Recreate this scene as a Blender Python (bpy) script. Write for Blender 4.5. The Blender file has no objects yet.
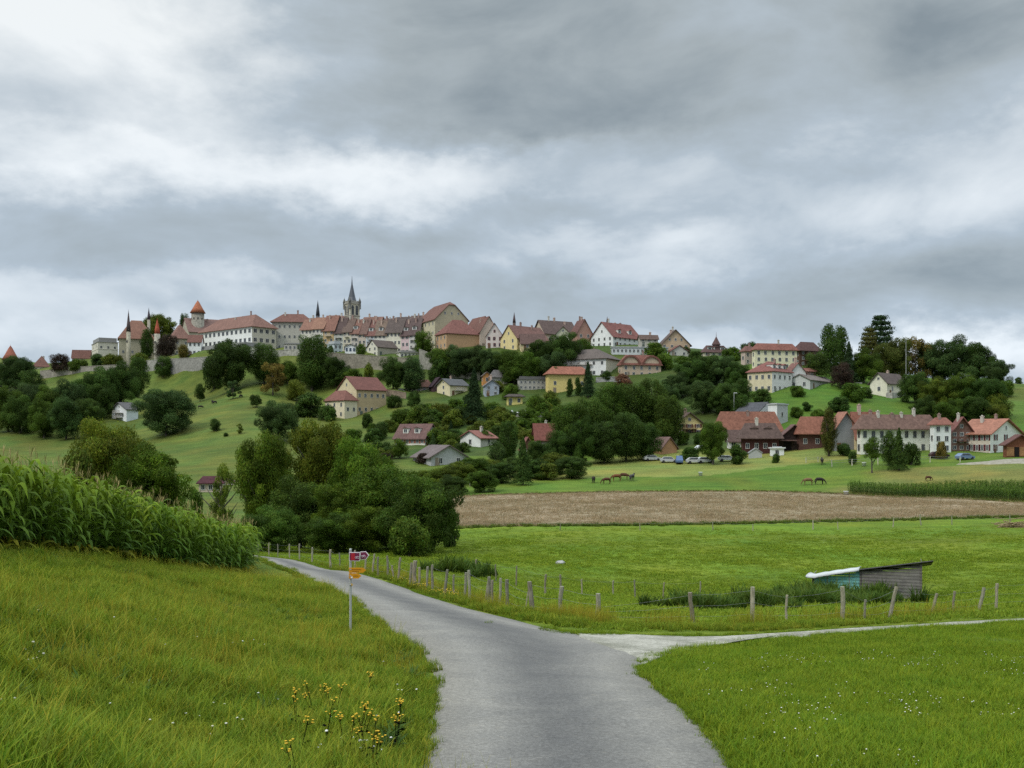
import bpy, bmesh, math, random
import numpy as np
from mathutils import Vector, Matrix
R = math.radians
random.seed(7)
rng = np.random.default_rng(7)
sc = bpy.context.scene
COL = sc.collection

# ------------------------------------------------------------------ camera
FPX, HOR = 1000.0, 440.0            # focal length in pixels, row of the eye level
cam_d = bpy.data.cameras.new('camera')
cam_d.sensor_width = 36.0
cam_d.lens = 36.0 * FPX / 1024.0
cam_d.shift_y = (HOR - 384.0) / 1024.0
cam_d.clip_start, cam_d.clip_end = 0.1, 12000
cam = bpy.data.objects.new('camera', cam_d)
cam.rotation_euler = (R(90), 0, 0)
COL.objects.link(cam)
sc.camera = cam

# ------------------------------------------------------------------ sky and sun
SUN_EL, SUN_AZ = 46, -128           # azimuth from +Y (the way we look), clockwise: sun behind the left shoulder
w = bpy.data.worlds.new('World')
sc.world = w
w.use_nodes = True
nt = w.node_tree
nt.nodes.clear()
def wn(t, **k):
    n = nt.nodes.new(t)
    for a, b in k.items():
        setattr(n, a, b)
    return n
def wmath(op, a, b=None, clamp=False):
    n = wn('ShaderNodeMath', operation=op, use_clamp=clamp)
    for i, v in enumerate((a, b)):
        if v is None: continue
        if isinstance(v, (int, float)): n.inputs[i].default_value = v
        else: nt.links.new(v, n.inputs[i])
    return n.outputs[0]
sky = wn('ShaderNodeTexSky', sky_type='NISHITA', sun_disc=False, sun_elevation=R(SUN_EL), sun_rotation=R(SUN_AZ))
bg1 = wn('ShaderNodeBackground'); bg1.inputs[1].default_value = 0.1
nt.links.new(sky.outputs[0], bg1.inputs[0])
tc = wn('ShaderNodeTexCoord')
sep = wn('ShaderNodeSeparateXYZ'); nt.links.new(tc.outputs['Generated'], sep.inputs[0])
gx, gy, gz = sep.outputs
az = wmath('ARCTAN2', gx, gy)
el = wmath('ARCSINE', gz)
comb = wn('ShaderNodeCombineXYZ')
nt.links.new(az, comb.inputs[0]); nt.links.new(wmath('MULTIPLY', el, 1.7), comb.inputs[1]); comb.inputs[2].default_value = 3.7
# slow warp of the cloud layout
warp = wn('ShaderNodeTexNoise'); warp.inputs['Scale'].default_value = 6.0; warp.inputs['Detail'].default_value = 7; warp.inputs['Roughness'].default_value = .6
nt.links.new(comb.outputs[0], warp.inputs['Vector'])
wsep = wn('ShaderNodeSeparateColor'); nt.links.new(warp.outputs['Color'], wsep.inputs[0])
azw = wmath('ADD', az, wmath('MULTIPLY', wmath('SUBTRACT', wsep.outputs[0], .5), .30))
elw = wmath('ADD', el, wmath('MULTIPLY', wmath('SUBTRACT', wsep.outputs[1], .5), .13))
# banks of brighter and darker cloud: (px, py, half width px, half height px, amount)
BANKS = [(40, 5, 185, 78, .52), (210, 75, 130, 40, .20), (470, 10, 150, 60, -.12), (560, 120, 230, 40, -.13), (760, 60, 190, 75, -.14), (930, 20, 120, 50, -.16),
         (250, 170, 190, 27, .34), (60, 150, 120, 30, .26), (420, 180, 150, 22, .30), (560, 162, 80, 16, .20), (330, 105, 150, 40, -.16), (30, 110, 90, 16, -.10),
         (960, 125, 120, 26, .22), (740, 120, 60, 25, .06), (980, 190, 130, 40, .24), (830, 205, 120, 36, .22), (700, 180, 90, 20, .10), (130, 235, 240, 32, -.14), (420, 228, 160, 26, -.06),
         (550, 245, 95, 24, .32), (690, 260, 120, 26, .20), (640, 215, 130, 16, -.12), (760, 285, 220, 26, -.07), (960, 300, 180, 36, -.16), (80, 290, 150, 16, .24), (300, 283, 80, 12, .16), (60, 335, 200, 24, .36),
         (200, 305, 120, 10, -.12), (560, 305, 160, 24, -.05), (880, 356, 200, 14, .50), (1010, 345, 110, 30, .34), (680, 338, 90, 9, .18)]
acc = None
for (bx, by, sx_, sy_, am) in BANKS:
    a0 = math.atan((bx - 512) / FPX); e0 = math.atan((HOR - by) / FPX * math.cos(a0))
    dx = wmath('MULTIPLY', wmath('SUBTRACT', azw, a0), FPX / sx_)
    dy = wmath('MULTIPLY', wmath('SUBTRACT', elw, e0), FPX / sy_)
    q = wmath('ADD', wmath('MULTIPLY', dx, dx), wmath('MULTIPLY', dy, dy))
    g = wmath('MULTIPLY', wmath('EXPONENT', wmath('MULTIPLY', q, -.75)), am * 1.18)
    acc = g if acc is None else wmath('ADD', acc, g)
n1 = wn('ShaderNodeTexNoise'); n1.inputs['Scale'].default_value = 5.0; n1.inputs['Detail'].default_value = 9; n1.inputs['Roughness'].default_value = .55; n1.inputs['Distortion'].default_value = .35
mp = wn('ShaderNodeMapping'); mp.inputs['Scale'].default_value = (1, 1.25, 1); mp.inputs['Location'].default_value = (2.1, .4, 0)
nt.links.new(comb.outputs[0], mp.inputs[0]); nt.links.new(mp.outputs[0], n1.inputs['Vector'])
dens = wmath('ADD', wmath('ADD', acc, .40), wmath('MULTIPLY', wmath('SUBTRACT', n1.outputs[0], .5), 1.25))
ramp = wn('ShaderNodeValToRGB')
cr = ramp.color_ramp
cr.elements[0].position = 0.0; cr.elements[0].color = (.235, .275, .305, 1)
cr.elements[1].position = 1.0; cr.elements[1].color = (.86, .875, .89, 1)
for p_, c_ in ((.26, (.37, .41, .435, 1)), (.50, (.45, .505, .56, 1)), (.74, (.66, .695, .73, 1))):
    e_ = cr.elements.new(p_); e_.color = c_
dens = wmath('ADD', wmath('MULTIPLY', dens, .86), .085)
nt.links.new(dens, ramp.inputs[0])
# an overcast sky is brightest overhead
zen = wmath('ADD', 1.0, wmath('MULTIPLY', wmath('SMOOTH_MIN', wmath('MAXIMUM', wmath('SUBTRACT', gz, .42), 0.0), 1.0), 6.5))
# cloud seen low over the land through more air is bluer
tn = wn('ShaderNodeMix', data_type='RGBA', blend_type='MULTIPLY'); tn.inputs[0].default_value = 1.0
lo_ = wn('ShaderNodeMapRange'); lo_.inputs['From Min'].default_value = .02; lo_.inputs['From Max'].default_value = .36; nt.links.new(gz, lo_.inputs['Value'])
lr = wn('ShaderNodeValToRGB'); lr.color_ramp.elements[0].color = (.93, 1.0, 1.07, 1); lr.color_ramp.elements[1].color = (.99, 1.012, 1.005, 1); nt.links.new(lo_.outputs[0], lr.inputs[0])
nt.links.new(ramp.outputs[0], tn.inputs[6]); nt.links.new(lr.outputs[0], tn.inputs[7])
bg2 = wn('ShaderNodeBackground')
nt.links.new(tn.outputs[2], bg2.inputs[0]); nt.links.new(zen, bg2.inputs[1])
mix = wn('ShaderNodeMixShader'); mix.inputs[0].default_value = .93
nt.links.new(bg1.outputs[0], mix.inputs[1]); nt.links.new(bg2.outputs[0], mix.inputs[2])
wo = wn('ShaderNodeOutputWorld'); nt.links.new(mix.outputs[0], wo.inputs[0])

sun_d = bpy.data.lights.new('sun', 'SUN')
sun_d.energy = 1.5; sun_d.angle = R(14); sun_d.color = (1, .965, .9)
sun = bpy.data.objects.new('sun', sun_d); COL.objects.link(sun)
sdir = Vector((math.sin(R(SUN_AZ)) * math.cos(R(SUN_EL)), math.cos(R(SUN_AZ)) * math.cos(R(SUN_EL)), math.sin(R(SUN_EL))))
sun.rotation_euler = sdir.to_track_quat('Z', 'Y').to_euler()

sc.view_settings.view_transform = 'Standard'
sc.view_settings.look = 'None'
sc.view_settings.gamma = 1
sc.view_settings.exposure = 0.12
sc.cycles.use_denoising = False
sc.cycles.max_bounces = 5
sc.cycles.diffuse_bounces = 3
sc.cycles.transparent_max_bounces = 4

# ------------------------------------------------------------------ materials
def new_mat(name):
    m = bpy.data.materials.new(name); m.use_nodes = True
    t = m.node_tree; b = t.nodes['Principled BSDF']
    return m, t, b
def L(t, a, b): t.links.new(a, b)
def noise(t, scale, detail=4, rough=.6, vec=None, dist=0):
    n = t.nodes.new('ShaderNodeTexNoise'); n.inputs['Scale'].default_value = scale; n.inputs['Detail'].default_value = detail
    n.inputs['Roughness'].default_value = rough; n.inputs['Distortion'].default_value = dist
    if vec is not None: L(t, vec, n.inputs['Vector'])
    return n
def rampn(t, fac, stops):
    r = t.nodes.new('ShaderNodeValToRGB'); e = r.color_ramp.elements
    e[0].position, e[0].color = stops[0][0], (*stops[0][1], 1)
    e[1].position, e[1].color = stops[-1][0], (*stops[-1][1], 1)
    for p, c in stops[1:-1]:
        k = e.new(p); k.color = (*c, 1)
    L(t, fac, r.inputs[0]); return r
def mixc(t, a, b, fac, mode='MIX'):
    m = t.nodes.new('ShaderNodeMix'); m.data_type = 'RGBA'; m.blend_type = mode
    for v, i in ((fac, 0), (a, 6), (b, 7)):
        if isinstance(v, (int, float)): m.inputs[i].default_value = v
        elif isinstance(v, tuple): m.inputs[i].default_value = (*v, 1)
        else: L(t, v, m.inputs[i])
    return m.outputs[2]
def bump(t, b, h, strength, dist):
    n = t.nodes.new('ShaderNodeBump'); n.inputs['Strength'].default_value = strength; n.inputs['Distance'].default_value = dist
    L(t, h, n.inputs['Height']); L(t, n.outputs[0], b.inputs['Normal'])
def pos(t):
    return t.nodes.new('ShaderNodeNewGeometry').outputs['Position']
def objc(t):
    return t.nodes.new('ShaderNodeTexCoord').outputs['Object']
def grey(v): return (v, v, v)
def tinted(name, scale, lo, hi, rough=.85, bump_s=0, spec=.3, lines=None):
    """a material whose base colour is the object's own colour, mottled"""
    m, t, b = new_mat(name)
    oi = t.nodes.new('ShaderNodeObjectInfo')
    v = objc(t)
    n = noise(t, scale, 5, .65, v)
    r = rampn(t, n.outputs[0], [(.28, grey(lo)), (.72, grey(hi))])
    c = mixc(t, oi.outputs['Color'], r.outputs[0], 1.0, 'MULTIPLY')
    n2 = noise(t, scale * .17, 3, .6, v)
    r2 = rampn(t, n2.outputs[0], [(.3, grey(lo ** .5)), (.7, grey(1.0))])
    c = mixc(t, c, r2.outputs[0], 1.0, 'MULTIPLY')
    if lines:
        wv = t.nodes.new('ShaderNodeTexWave'); wv.bands_direction = lines[0]; wv.inputs['Scale'].default_value = lines[1]; wv.inputs['Distortion'].default_value = lines[3]
        L(t, v, wv.inputs['Vector'])
        r3 = rampn(t, wv.outputs[0], [(.0, grey(lines[2])), (.35, grey(1))])
        c = mixc(t, c, r3.outputs[0], 1.0, 'MULTIPLY')
    L(t, c, b.inputs['Base Color']); b.inputs['Roughness'].default_value = rough; b.inputs['Specular IOR Level'].default_value = spec
    if bump_s: bump(t, b, n.outputs[0], bump_s, .05)
    return m
M = {}
M['wall'] = tinted('rendered_wall', .9, .90, 1.16, .9)
M['roof'] = tinted('clay_tiles', 1.6, .62, 1.25, .85, .3, .2, ('Z', 2.2, .78, 1.2))
M['stone'] = tinted('rubble_stone', 1.3, .50, 1.25, .92, .6)
M['wood'] = tinted('weathered_boards', 2.2, .60, 1.2, .85, .3, .2, ('Z', 1.6, .55, .6))
M['paint'] = tinted('paint', 2.0, .9, 1.03, .55)
M['metal'] = tinted('metal', 3.0, .82, 1.05, .35, 0, .5)
m, t, b = new_mat('window_glass'); b.inputs['Base Color'].default_value = (.035, .042, .05, 1); b.inputs['Roughness'].default_value = .12; M['glass'] = m
m, t, b = new_mat('old_fence_wood'); v = objc(t)
mp_ = t.nodes.new('ShaderNodeMapping'); mp_.inputs['Scale'].default_value = (9, 9, .9); L(t, v, mp_.inputs[0])
n = noise(t, 3.5, 6, .7, mp_.outputs[0]); oi = t.nodes.new('ShaderNodeObjectInfo')
r = rampn(t, n.outputs[0], [(.25, (.11, .10, .075)), (.5, (.27, .255, .20)), (.8, (.42, .40, .33))])
L(t, mixc(t, r.outputs[0], oi.outputs['Color'], .999, 'MULTIPLY'), b.inputs['Base Color']); b.inputs['Roughness'].default_value = .95; bump(t, b, n.outputs[0], .6, .02); M['post'] = m

def leaf_mat(name, shade=1.0, trans=.35, hue=(1, 1, 1), nscale=.9):
    m, t, b = new_mat(name)
    oi = t.nodes.new('ShaderNodeObjectInfo')
    ge = t.nodes.new('ShaderNodeNewGeometry')
    n = noise(t, nscale, 3, .6, ge.outputs['Position'])
    r = rampn(t, n.outputs[0], [(.3, (.72, .80, .68)), (.7, (1.65, 1.55, 1.15))])
    c = mixc(t, oi.outputs['Color'], r.outputs[0], 1.0, 'MULTIPLY')
    at = t.nodes.new('ShaderNodeAttribute'); at.attribute_name = 'tone'
    c = mixc(t, c, at.outputs['Color'], 1.0, 'MULTIPLY')
    L(t, c, b.inputs['Base Color']); b.inputs['Roughness'].default_value = .65; b.inputs['Specular IOR Level'].default_value = .10
    tr = t.nodes.new('ShaderNodeBsdfTranslucent'); L(t, c, tr.inputs[0])
    ms = t.nodes.new('ShaderNodeMixShader'); ms.inputs[0].default_value = trans
    L(t, b.outputs[0], ms.inputs[1]); L(t, tr.outputs[0], ms.inputs[2]); L(t, ms.outputs[0], t.nodes['Material Output'].inputs[0])
    return m
M['leaf'] = leaf_mat('foliage')
m, t, b = new_mat('bark'); n = noise(t, 4, 5, .7, objc(t)); r = rampn(t, n.outputs[0], [(.3, (.04, .032, .025)), (.7, (.13, .11, .09))]); L(t, r.outputs[0], b.inputs['Base Color']); b.inputs['Roughness'].default_value = .95; M['bark'] = m

# ------------------------------------------------------------------ helpers
def P(px, py, D):
    return Vector(((px - 512) / FPX * D, D, (HOR - py) / FPX * D))
def tag(o, label=None, cat=None, group=None, kind=None):
    if label: o['label'] = label
    if cat: o['category'] = cat
    if group: o['group'] = group
    if kind: o['kind'] = kind
    return o
def empty(name, loc, rz=0.0):
    o = bpy.data.objects.new(name, None); o.empty_display_size = .3
    o.location = loc; o.rotation_euler = (0, 0, rz); COL.objects.link(o); return o
def link(name, me, parent=None, loc=(0, 0, 0), color=None, rot=None, scale=None):
    o = bpy.data.objects.new(name, me); COL.objects.link(o); o.location = loc
    if parent is not None: o.parent = parent
    if color: o.color = (*color, 1)
    if rot: o.rotation_euler = rot
    if scale: o.scale = scale
    return o
class MB:
    def __init__(s): s.v = []; s.f = []; s.m = []; s.sm = []
    def add(s, vs, fs, mi=0, smooth=False):
        k = len(s.v); s.v += [tuple(v) for v in vs]
        for f in fs: s.f.append(tuple(i + k for i in f)); s.m.append(mi); s.sm.append(smooth)
    def box(s, x0, x1, y0, y1, z0, z1, mi=0, T=None):
        vs = [(x, y, z) for z in (z0, z1) for y in (y0, y1) for x in (x0, x1)]
        if T is not None: vs = [T @ Vector(v) for v in vs]
        s.add(vs, [(0, 2, 3, 1), (4, 5, 7, 6), (0, 1, 5, 4), (2, 6, 7, 3), (0, 4, 6, 2), (1, 3, 7, 5)], mi)
    def tube(s, pts, rad, n=8, mi=0, cap=True, smooth=True):
        pts = [Vector(p) for p in pts]; rings = []
        for i, p in enumerate(pts):
            d = (pts[min(i + 1, len(pts) - 1)] - pts[max(i - 1, 0)]).normalized()
            u = d.orthogonal().normalized() if i == 0 else (u - d * u.dot(d)).normalized()
            v = d.cross(u); r = rad[i] if hasattr(rad, '__len__') else rad
            rings.append([p + (u * math.cos(2 * math.pi * k / n) + v * math.sin(2 * math.pi * k / n)) * r for k in range(n)])
        vs = [q for r_ in rings for q in r_]; fs = []
        for i in range(len(pts) - 1):
            for k in range(n):
                a, b_ = i * n + k, i * n + (k + 1) % n
                fs.append((a, b_, b_ + n, a + n))
        s.add(vs, fs, mi, smooth)
        if cap:
            s.add(rings[0], [tuple(range(n - 1, -1, -1))], mi); s.add(rings[-1], [tuple(range(n))], mi)
    def lathe(s, prof, n=16, mi=0, c=(0, 0), smooth=True, rot=0):
        vs = [(c[0] + r * math.cos(2 * math.pi * k / n + rot), c[1] + r * math.sin(2 * math.pi * k / n + rot), z) for r, z in prof for k in range(n)]
        fs = [(i * n + k, i * n + (k + 1) % n, (i + 1) * n + (k + 1) % n, (i + 1) * n + k) for i in range(len(prof) - 1) for k in range(n)]
        s.add(vs, fs, mi, smooth)
    def mesh(s, name, mats):
        me = bpy.data.meshes.new(name); me.from_pydata(s.v, [], s.f)
        for m_ in mats: me.materials.append(m_)
        me.polygons.foreach_set('material_index', s.m); me.polygons.foreach_set('use_smooth', s.sm)
        me.update(); return me
    def obj(s, name, mats, parent=None, color=None, loc=(0, 0, 0)):
        if not isinstance(mats, (list, tuple)): mats = [mats]
        return link(name, s.mesh(name, mats), parent, loc, color)
def np_mesh(name, V, Fq, mat=None, smooth=False, tone=None):
    """V (n,3); Fq (m,k) faces all with k corners"""
    me = bpy.data.meshes.new(name); V = np.asarray(V, np.float32); Fq = np.asarray(Fq, np.int32)
    me.vertices.add(len(V)); me.vertices.foreach_set('co', V.ravel())
    k = Fq.shape[1]; me.loops.add(Fq.size); me.loops.foreach_set('vertex_index', Fq.ravel())
    me.polygons.add(len(Fq)); me.polygons.foreach_set('loop_start', np.arange(0, Fq.size, k, dtype=np.int32))
    try: me.polygons.foreach_set('loop_total', np.full(len(Fq), k, np.int32))
    except Exception: pass
    if smooth: me.polygons.foreach_set('use_smooth', np.ones(len(Fq), bool))
    if mat is not None: me.materials.append(mat)
    if tone is not None:
        a = me.color_attributes.new('tone', 'FLOAT_COLOR', 'POINT')
        c = np.ones((len(V), 4), np.float32); tone = np.asarray(tone, np.float32)
        c[:, :3] = tone if tone.ndim == 2 else tone[:, None]
        a.data.foreach_set('color', c.ravel())
    me.update(calc_edges=True); return me

# ------------------------------------------------------------------ terrain: heights measured at points, smooth in between
COLS = {   # bearing (as picture column): [(distance, row where the ground shows)]
 -330: [(7, 720), (14, 590), (24, 535), (40, 520), (60, 530), (90, 548), (150, 530), (230, 488), (320, 440), (380, 415), (440, 385), (500, 362), (560, 358)],
 -120: [(7, 745), (14, 605), (24, 545), (40, 530), (60, 540), (90, 552), (150, 530), (230, 490), (320, 452), (380, 420), (440, 388), (500, 362), (560, 358)],
 0: [(6.5, 768), (14, 612), (24, 553), (40, 540), (60, 550), (90, 556), (150, 530), (230, 492), (320, 455), (375, 427), (430, 392), (485, 372), (520, 362), (560, 358)],
 120: [(8, 770), (15, 640), (31, 563), (60, 566), (95, 556), (150, 532), (230, 492), (320, 452), (375, 425), (430, 388), (485, 371), (505, 362), (560, 356)],
 250: [(9.5, 770), (17, 655), (30, 600), (45, 578), (60, 566), (84, 556), (110, 548), (150, 532), (230, 488), (300, 448), (360, 412), (410, 388), (438, 374), (456, 353), (540, 345)],
 350: [(10, 770), (17, 680), (24, 640), (37, 594), (54, 572), (85, 557), (125, 538), (180, 508), (230, 480), (300, 446), (358, 417), (385, 401), (415, 380), (428, 372), (440, 353), (480, 345)],
 450: [(41, 599), (60, 574), (90, 553), (125, 527), (165, 508), (205, 489), (240, 468), (290, 444), (340, 418), (365, 401), (385, 387), (402, 372), (418, 352), (460, 340)],
 550: [(11, 760), (20, 668), (30, 628), (42, 606), (60, 587), (90, 553), (122, 527), (160, 507), (195, 493), (230, 474), (290, 441), (330, 419), (355, 401), (370, 391), (387, 376), (412, 348), (450, 340)],
 650: [(11, 760), (20, 668), (32, 628), (42, 611), (60, 597), (90, 554), (124, 526), (160, 506), (196, 492), (240, 467), (285, 439), (325, 412), (358, 386), (382, 374), (412, 350), (450, 346)],
 780: [(11, 755), (20, 668), (32, 627), (42, 612), (60, 599), (90, 555), (128, 524), (165, 505), (198, 491), (235, 463), (262, 448), (290, 424), (320, 396), (350, 374), (380, 362), (420, 357)],
 900: [(10, 765), (20, 667), (31, 626), (42, 610), (62, 600), (92, 552), (132, 521), (165, 504), (195, 492), (225, 460), (250, 450), (280, 425), (300, 413), (325, 397), (350, 388), (390, 378), (430, 374)],
 1024: [(10, 768), (20, 665), (31, 624), (42, 606), (62, 590), (92, 550), (137, 517), (172, 503), (198, 478), (222, 458), (245, 452), (285, 424), (320, 405), (352, 389), (400, 384), (440, 390)],
 1250: [(10, 775), (20, 665), (32, 620), (42, 600), (62, 582), (92, 548), (140, 515), (172, 502), (198, 478), (225, 458), (250, 450), (285, 430), (320, 415), (352, 402), (400, 400), (440, 405)],
 1500: [(10, 785), (20, 665), (32, 618), (42, 598), (62, 580), (92, 548), (140, 515), (172, 502), (200, 478), (250, 455), (320, 425), (400, 410), (440, 412)],
}
CP = []          # X, Y, Z, slack
for px, rows in COLS.items():
    for D, py in rows:
        p = P(px, py, D); CP.append((p.x, p.y, p.z, 3e-4))
ROAD_R = [(766, 790, 9.6), (748, 768, 10.5), (726, 740, 12.2), (700, 712, 14.2), (670, 690, 16.8), (649, 676, 19.0), (646, 664, 20.8), (668, 652, 23.6)]   # near right edge, up to the track mouth
ROAD_T = [(620, 634.5, 28.6), (560, 631, 29.5), (520, 620, 32), (480, 611, 35), (439, 599, 40), (405, 587, 46), (381, 579, 50), (334, 570.5, 58), (287, 559, 76), (250, 553, 88), (215, 550.5, 98)]  # far (fence) side
ROAD_L = [(404, 790, 9.6), (409, 768, 10.5), (422, 725, 13.2), (429, 692, 15.8), (428, 675, 17.5), (423, 656, 20), (400, 640, 22.6), (381, 627, 25.5), (350, 599, 34), (310, 581, 45), (285, 569, 56), (262, 559.5, 70), (235, 555, 82), (205, 552, 93)]
TRK_A = [(668, 652, 23.6), (720, 643.5, 26), (800, 636, 27.6), (900, 630, 29), (1024, 623, 31), (1200, 615, 34)]     # near edge of the gravel track
TRK_B = [(620, 634.5, 28.6), (700, 636, 28.2), (800, 632.3, 29.3), (900, 626.6, 31), (1024, 619.5, 33.4), (1200, 611, 37)]
for l in (ROAD_R, ROAD_T, ROAD_L, TRK_A, TRK_B):
    for px, py, D in l:
        p = P(px, py, D); CP.append((p.x, p.y, p.z, 2e-5))
for px, py, D in ((215, 350.5, 478), (235, 349, 500), (200, 352, 482), (215, 349, 525), (185, 352, 510), (260, 347, 520)):
    p = P(px, py, D); CP.append((p.x, p.y, p.z, 1e-4))
for x, y, z in ((0, 0, -1.62), (0, 4, -2.3), (-3, 3, -1.9), (3, 3, -2.2), (-8, -5, -.5), (8, -5, -1.2), (0, -12, -.6), (-14, 4, -1.9), (14, 4, -2.6), (-25, 10, -2.1), (25, 10, -3.6), (-30, -10, -.6), (30, -10, -1.6)):
    CP.append((x, y, z, 1e-4))
for px in (-330, -120, 100, 300, 500, 700, 900, 1100, 1300, 1500):
    for D, Z in ((720, 8), (1000, -8), (1600, -20), (2600, -30), (4500, -40)):
        CP.append(((px - 512) / FPX * D, D, Z, 1e-4))
BASES = []       # building bases join in here before the surface is fitted
def fit_terrain():
    global _cq, _cw, _ca
    A = np.array(CP + BASES)
    Y = A[:, 1] + 20; q = np.stack([A[:, 0] / Y * 1.6, np.log(Y)], 1); zz = A[:, 2] / Y
    n = len(A); r2 = ((q[:, None] - q[None]) ** 2).sum(-1); K = .5 * r2 * np.log(r2 + 1e-12)
    K[np.diag_indices(n)] += A[:, 3]
    Pm = np.concatenate([np.ones((n, 1)), q], 1)
    S = np.zeros((n + 3, n + 3)); S[:n, :n] = K; S[:n, n:] = Pm; S[n:, :n] = Pm.T
    s = np.linalg.solve(S, np.concatenate([zz, np.zeros(3)])); _cq, _cw, _ca = q, s[:n], s[n:]
def Hn(X, Y):
    X = np.asarray(X, float).ravel(); Y = np.asarray(Y, float).ravel() ; out = np.empty(len(X))
    for i in range(0, len(X), 20000):
        Yy = Y[i:i + 20000] + 20; q = np.stack([X[i:i + 20000] / Yy * 1.6, np.log(Yy)], 1)
        r2 = ((q ** 2).sum(1)[:, None] + (_cq ** 2).sum(1)[None] - 2 * q @ _cq.T).clip(1e-12)
        out[i:i + 20000] = ((.5 * r2 * np.log(r2)) @ _cw + _ca[0] + q @ _ca[1:]) * Yy
    return out
def H(x, y): return float(Hn([x], [y])[0])

# ------------------------------------------------------------------ the houses: outline rows and columns read at each house's distance
BL = []
def B(name, label, cat, xl, xc, xr, base, eave, ridge, D, g='L', wall=(.55, .5, .42), roof=(.30, .13, .085), wl=(2, 3), wr=(2, 3), ratio=1.0, chim=1, group=None,
      over=.55, dorm=0, shut=None, wall2=None, attic=1, extra=None, frame=(.6, .58, .54), mat='wall', fix=True, clip=0.0, deep=4.0, th=None, dep=None, wsz=(1.05, 1.45)):
    BL.append(dict(locals()))
RED, ORG, BRN, DRK, SLT = (.235, .098, .07), (.32, .145, .09), (.17, .105, .08), (.115, .078, .066), (.10, .10, .11)
CRM, WHT, TAN, STN, YEL, PNK = (.62, .56, .44), (.74, .74, .72), (.50, .40, .28), (.36, .33, .27), (.70, .56, .25), (.60, .46, .40)
# ---- castle end of the ridge
B('house', 'red hip-roofed house just right of the far left round tower', 'house', 27, 33, 49, 372, 366.5, 356, 520, 'H', CRM, RED, (1, 1), (1, 3), chim=1)
B('house', 'low red roof showing between purple tree and pale rounded castle block', 'house', 70, 72, 90, 362, 356.5, 350, 530, 'L', STN, RED, (1, 1), (1, 2), ratio=.7, chim=0)
B('villa', 'pale three-storey block with flat parapet at the left end of the castle', 'villa', 86, 98, 118, 363, 342, 339.5, 512, 'F', (.56, .53, .44), (.30, .29, .27), (3, 2), (2, 3), chim=2, extra='bands')
B('castle_hall', 'tall stone castle hall with steep orange-red roof and slim corner turret', 'castle', 112, 119, 154, 366, 338, 320.5, 500, 'H', (.40, .36, .26), ORG, (1, 2), (1, 4), ratio=.5, chim=0, over=.7, attic=0)
B('gatehouse', 'stone tower house with pointed red hip roof beside the keep', 'castle', 164, 173, 190, 357, 338, 325, 495, 'H', (.36, .32, .24), (.30, .14, .10), (2, 1), (2, 2), chim=0)
B('castle_wing', 'stone castle wing with pale gable standing under the round keep', 'castle', 178, 189, 226, 350, 331, 319, 512, 'L', (.42, .38, .29), (.27, .14, .11), (1, 1), (1, 4), ratio=.5, chim=1, fix=False)
B('house', 'small white house with red roof left of the long school', 'house', 188, 188, 201, 356, 341, 335, 470, 'L', WHT, RED, (1, 1), (2, 3), ratio=.8, chim=0)
# ---- the long school
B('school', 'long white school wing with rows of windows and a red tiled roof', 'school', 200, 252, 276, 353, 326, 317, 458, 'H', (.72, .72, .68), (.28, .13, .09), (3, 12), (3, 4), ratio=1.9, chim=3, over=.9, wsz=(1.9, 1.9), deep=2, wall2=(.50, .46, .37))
B('school', 'grey-beige rear block of the school under a higher red hip roof', 'school', 272, 272, 312, 352, 321.5, 314, 470, 'H', (.42, .40, .35), RED, (3, 3), (3, 8), ratio=.5, chim=2, over=.9)
B('school_annex', 'low pale terrace storey projecting below the long white school', 'school', 199, 244, 262, 357.5, 346, 345, 449, 'F', (.58, .55, .46), (.30, .29, .27), (1, 9), (1, 2), ratio=2.2, chim=0)
B('terrace_building', 'flat-roofed dark-windowed building in front of the rear school block', 'building', 284, 284, 305, 351, 344, 343.3, 452, 'F', (.40, .38, .33), (.28, .27, .25), (1, 1), (1, 5), ratio=.5, chim=0)
# ---- the old row: one line of party-wall houses
B('row_house', 'leftmost white row house under an orange roof, by the dark flèche', 'house', 301, 312, 316, 350, 328.5, 319.5, 452.0, 'R', (.64, .60, .52), ORG, (3, 3), (1, 1), chim=1, attic=0, group='old row houses on the ridge', extra=None, dorm=0, th=14, dep=10.5, over=.8)
B('row_house', 'white row house with brighter orange roof, second from the left end', 'house', 312, 323, 327, 351, 327.5, 317.5, 450.8, 'R', (.66, .63, .56), (.36, .17, .10), (3, 3), (1, 1), chim=1, attic=0, group='old row houses on the ridge', extra='balc', dorm=0, th=14, dep=10.5, over=.8)
B('row_house', 'tan and yellow row house under a broad orange-red roof', 'house', 323, 334, 338, 352, 329, 315.5, 449.6, 'R', (.50, .36, .19), (.30, .13, .085), (3, 2), (1, 1), chim=2, attic=0, group='old row houses on the ridge', extra='balc', dorm=0, th=14, dep=10.5, over=.8)
B('row_house', 'grey-white balconied row house under a dark roof left of the church tower', 'house', 334, 343, 347, 352, 331.5, 317.5, 448.6, 'R', (.50, .50, .45), (.13, .08, .07), (4, 2), (1, 1), chim=1, attic=0, group='old row houses on the ridge', extra='balc', dorm=0, th=14, dep=10.5, over=.8)
B('row_house', 'cream row house directly below the church tower', 'house', 343, 351, 355, 352, 330.5, 318.5, 447.7, 'R', (.60, .55, .42), (.19, .12, .09), (3, 2), (1, 1), chim=2, attic=0, group='old row houses on the ridge', extra='balc', dorm=0, th=14, dep=10.5, over=.8)
B('row_house', 'narrow beige row house just right below the church tower', 'house', 351, 358, 362, 352, 332, 319.5, 446.9, 'R', (.56, .50, .44), (.28, .13, .09), (4, 2), (1, 1), chim=1, attic=0, group='old row houses on the ridge', extra='balc', dorm=1, th=14, dep=10.5, over=.8)
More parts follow.
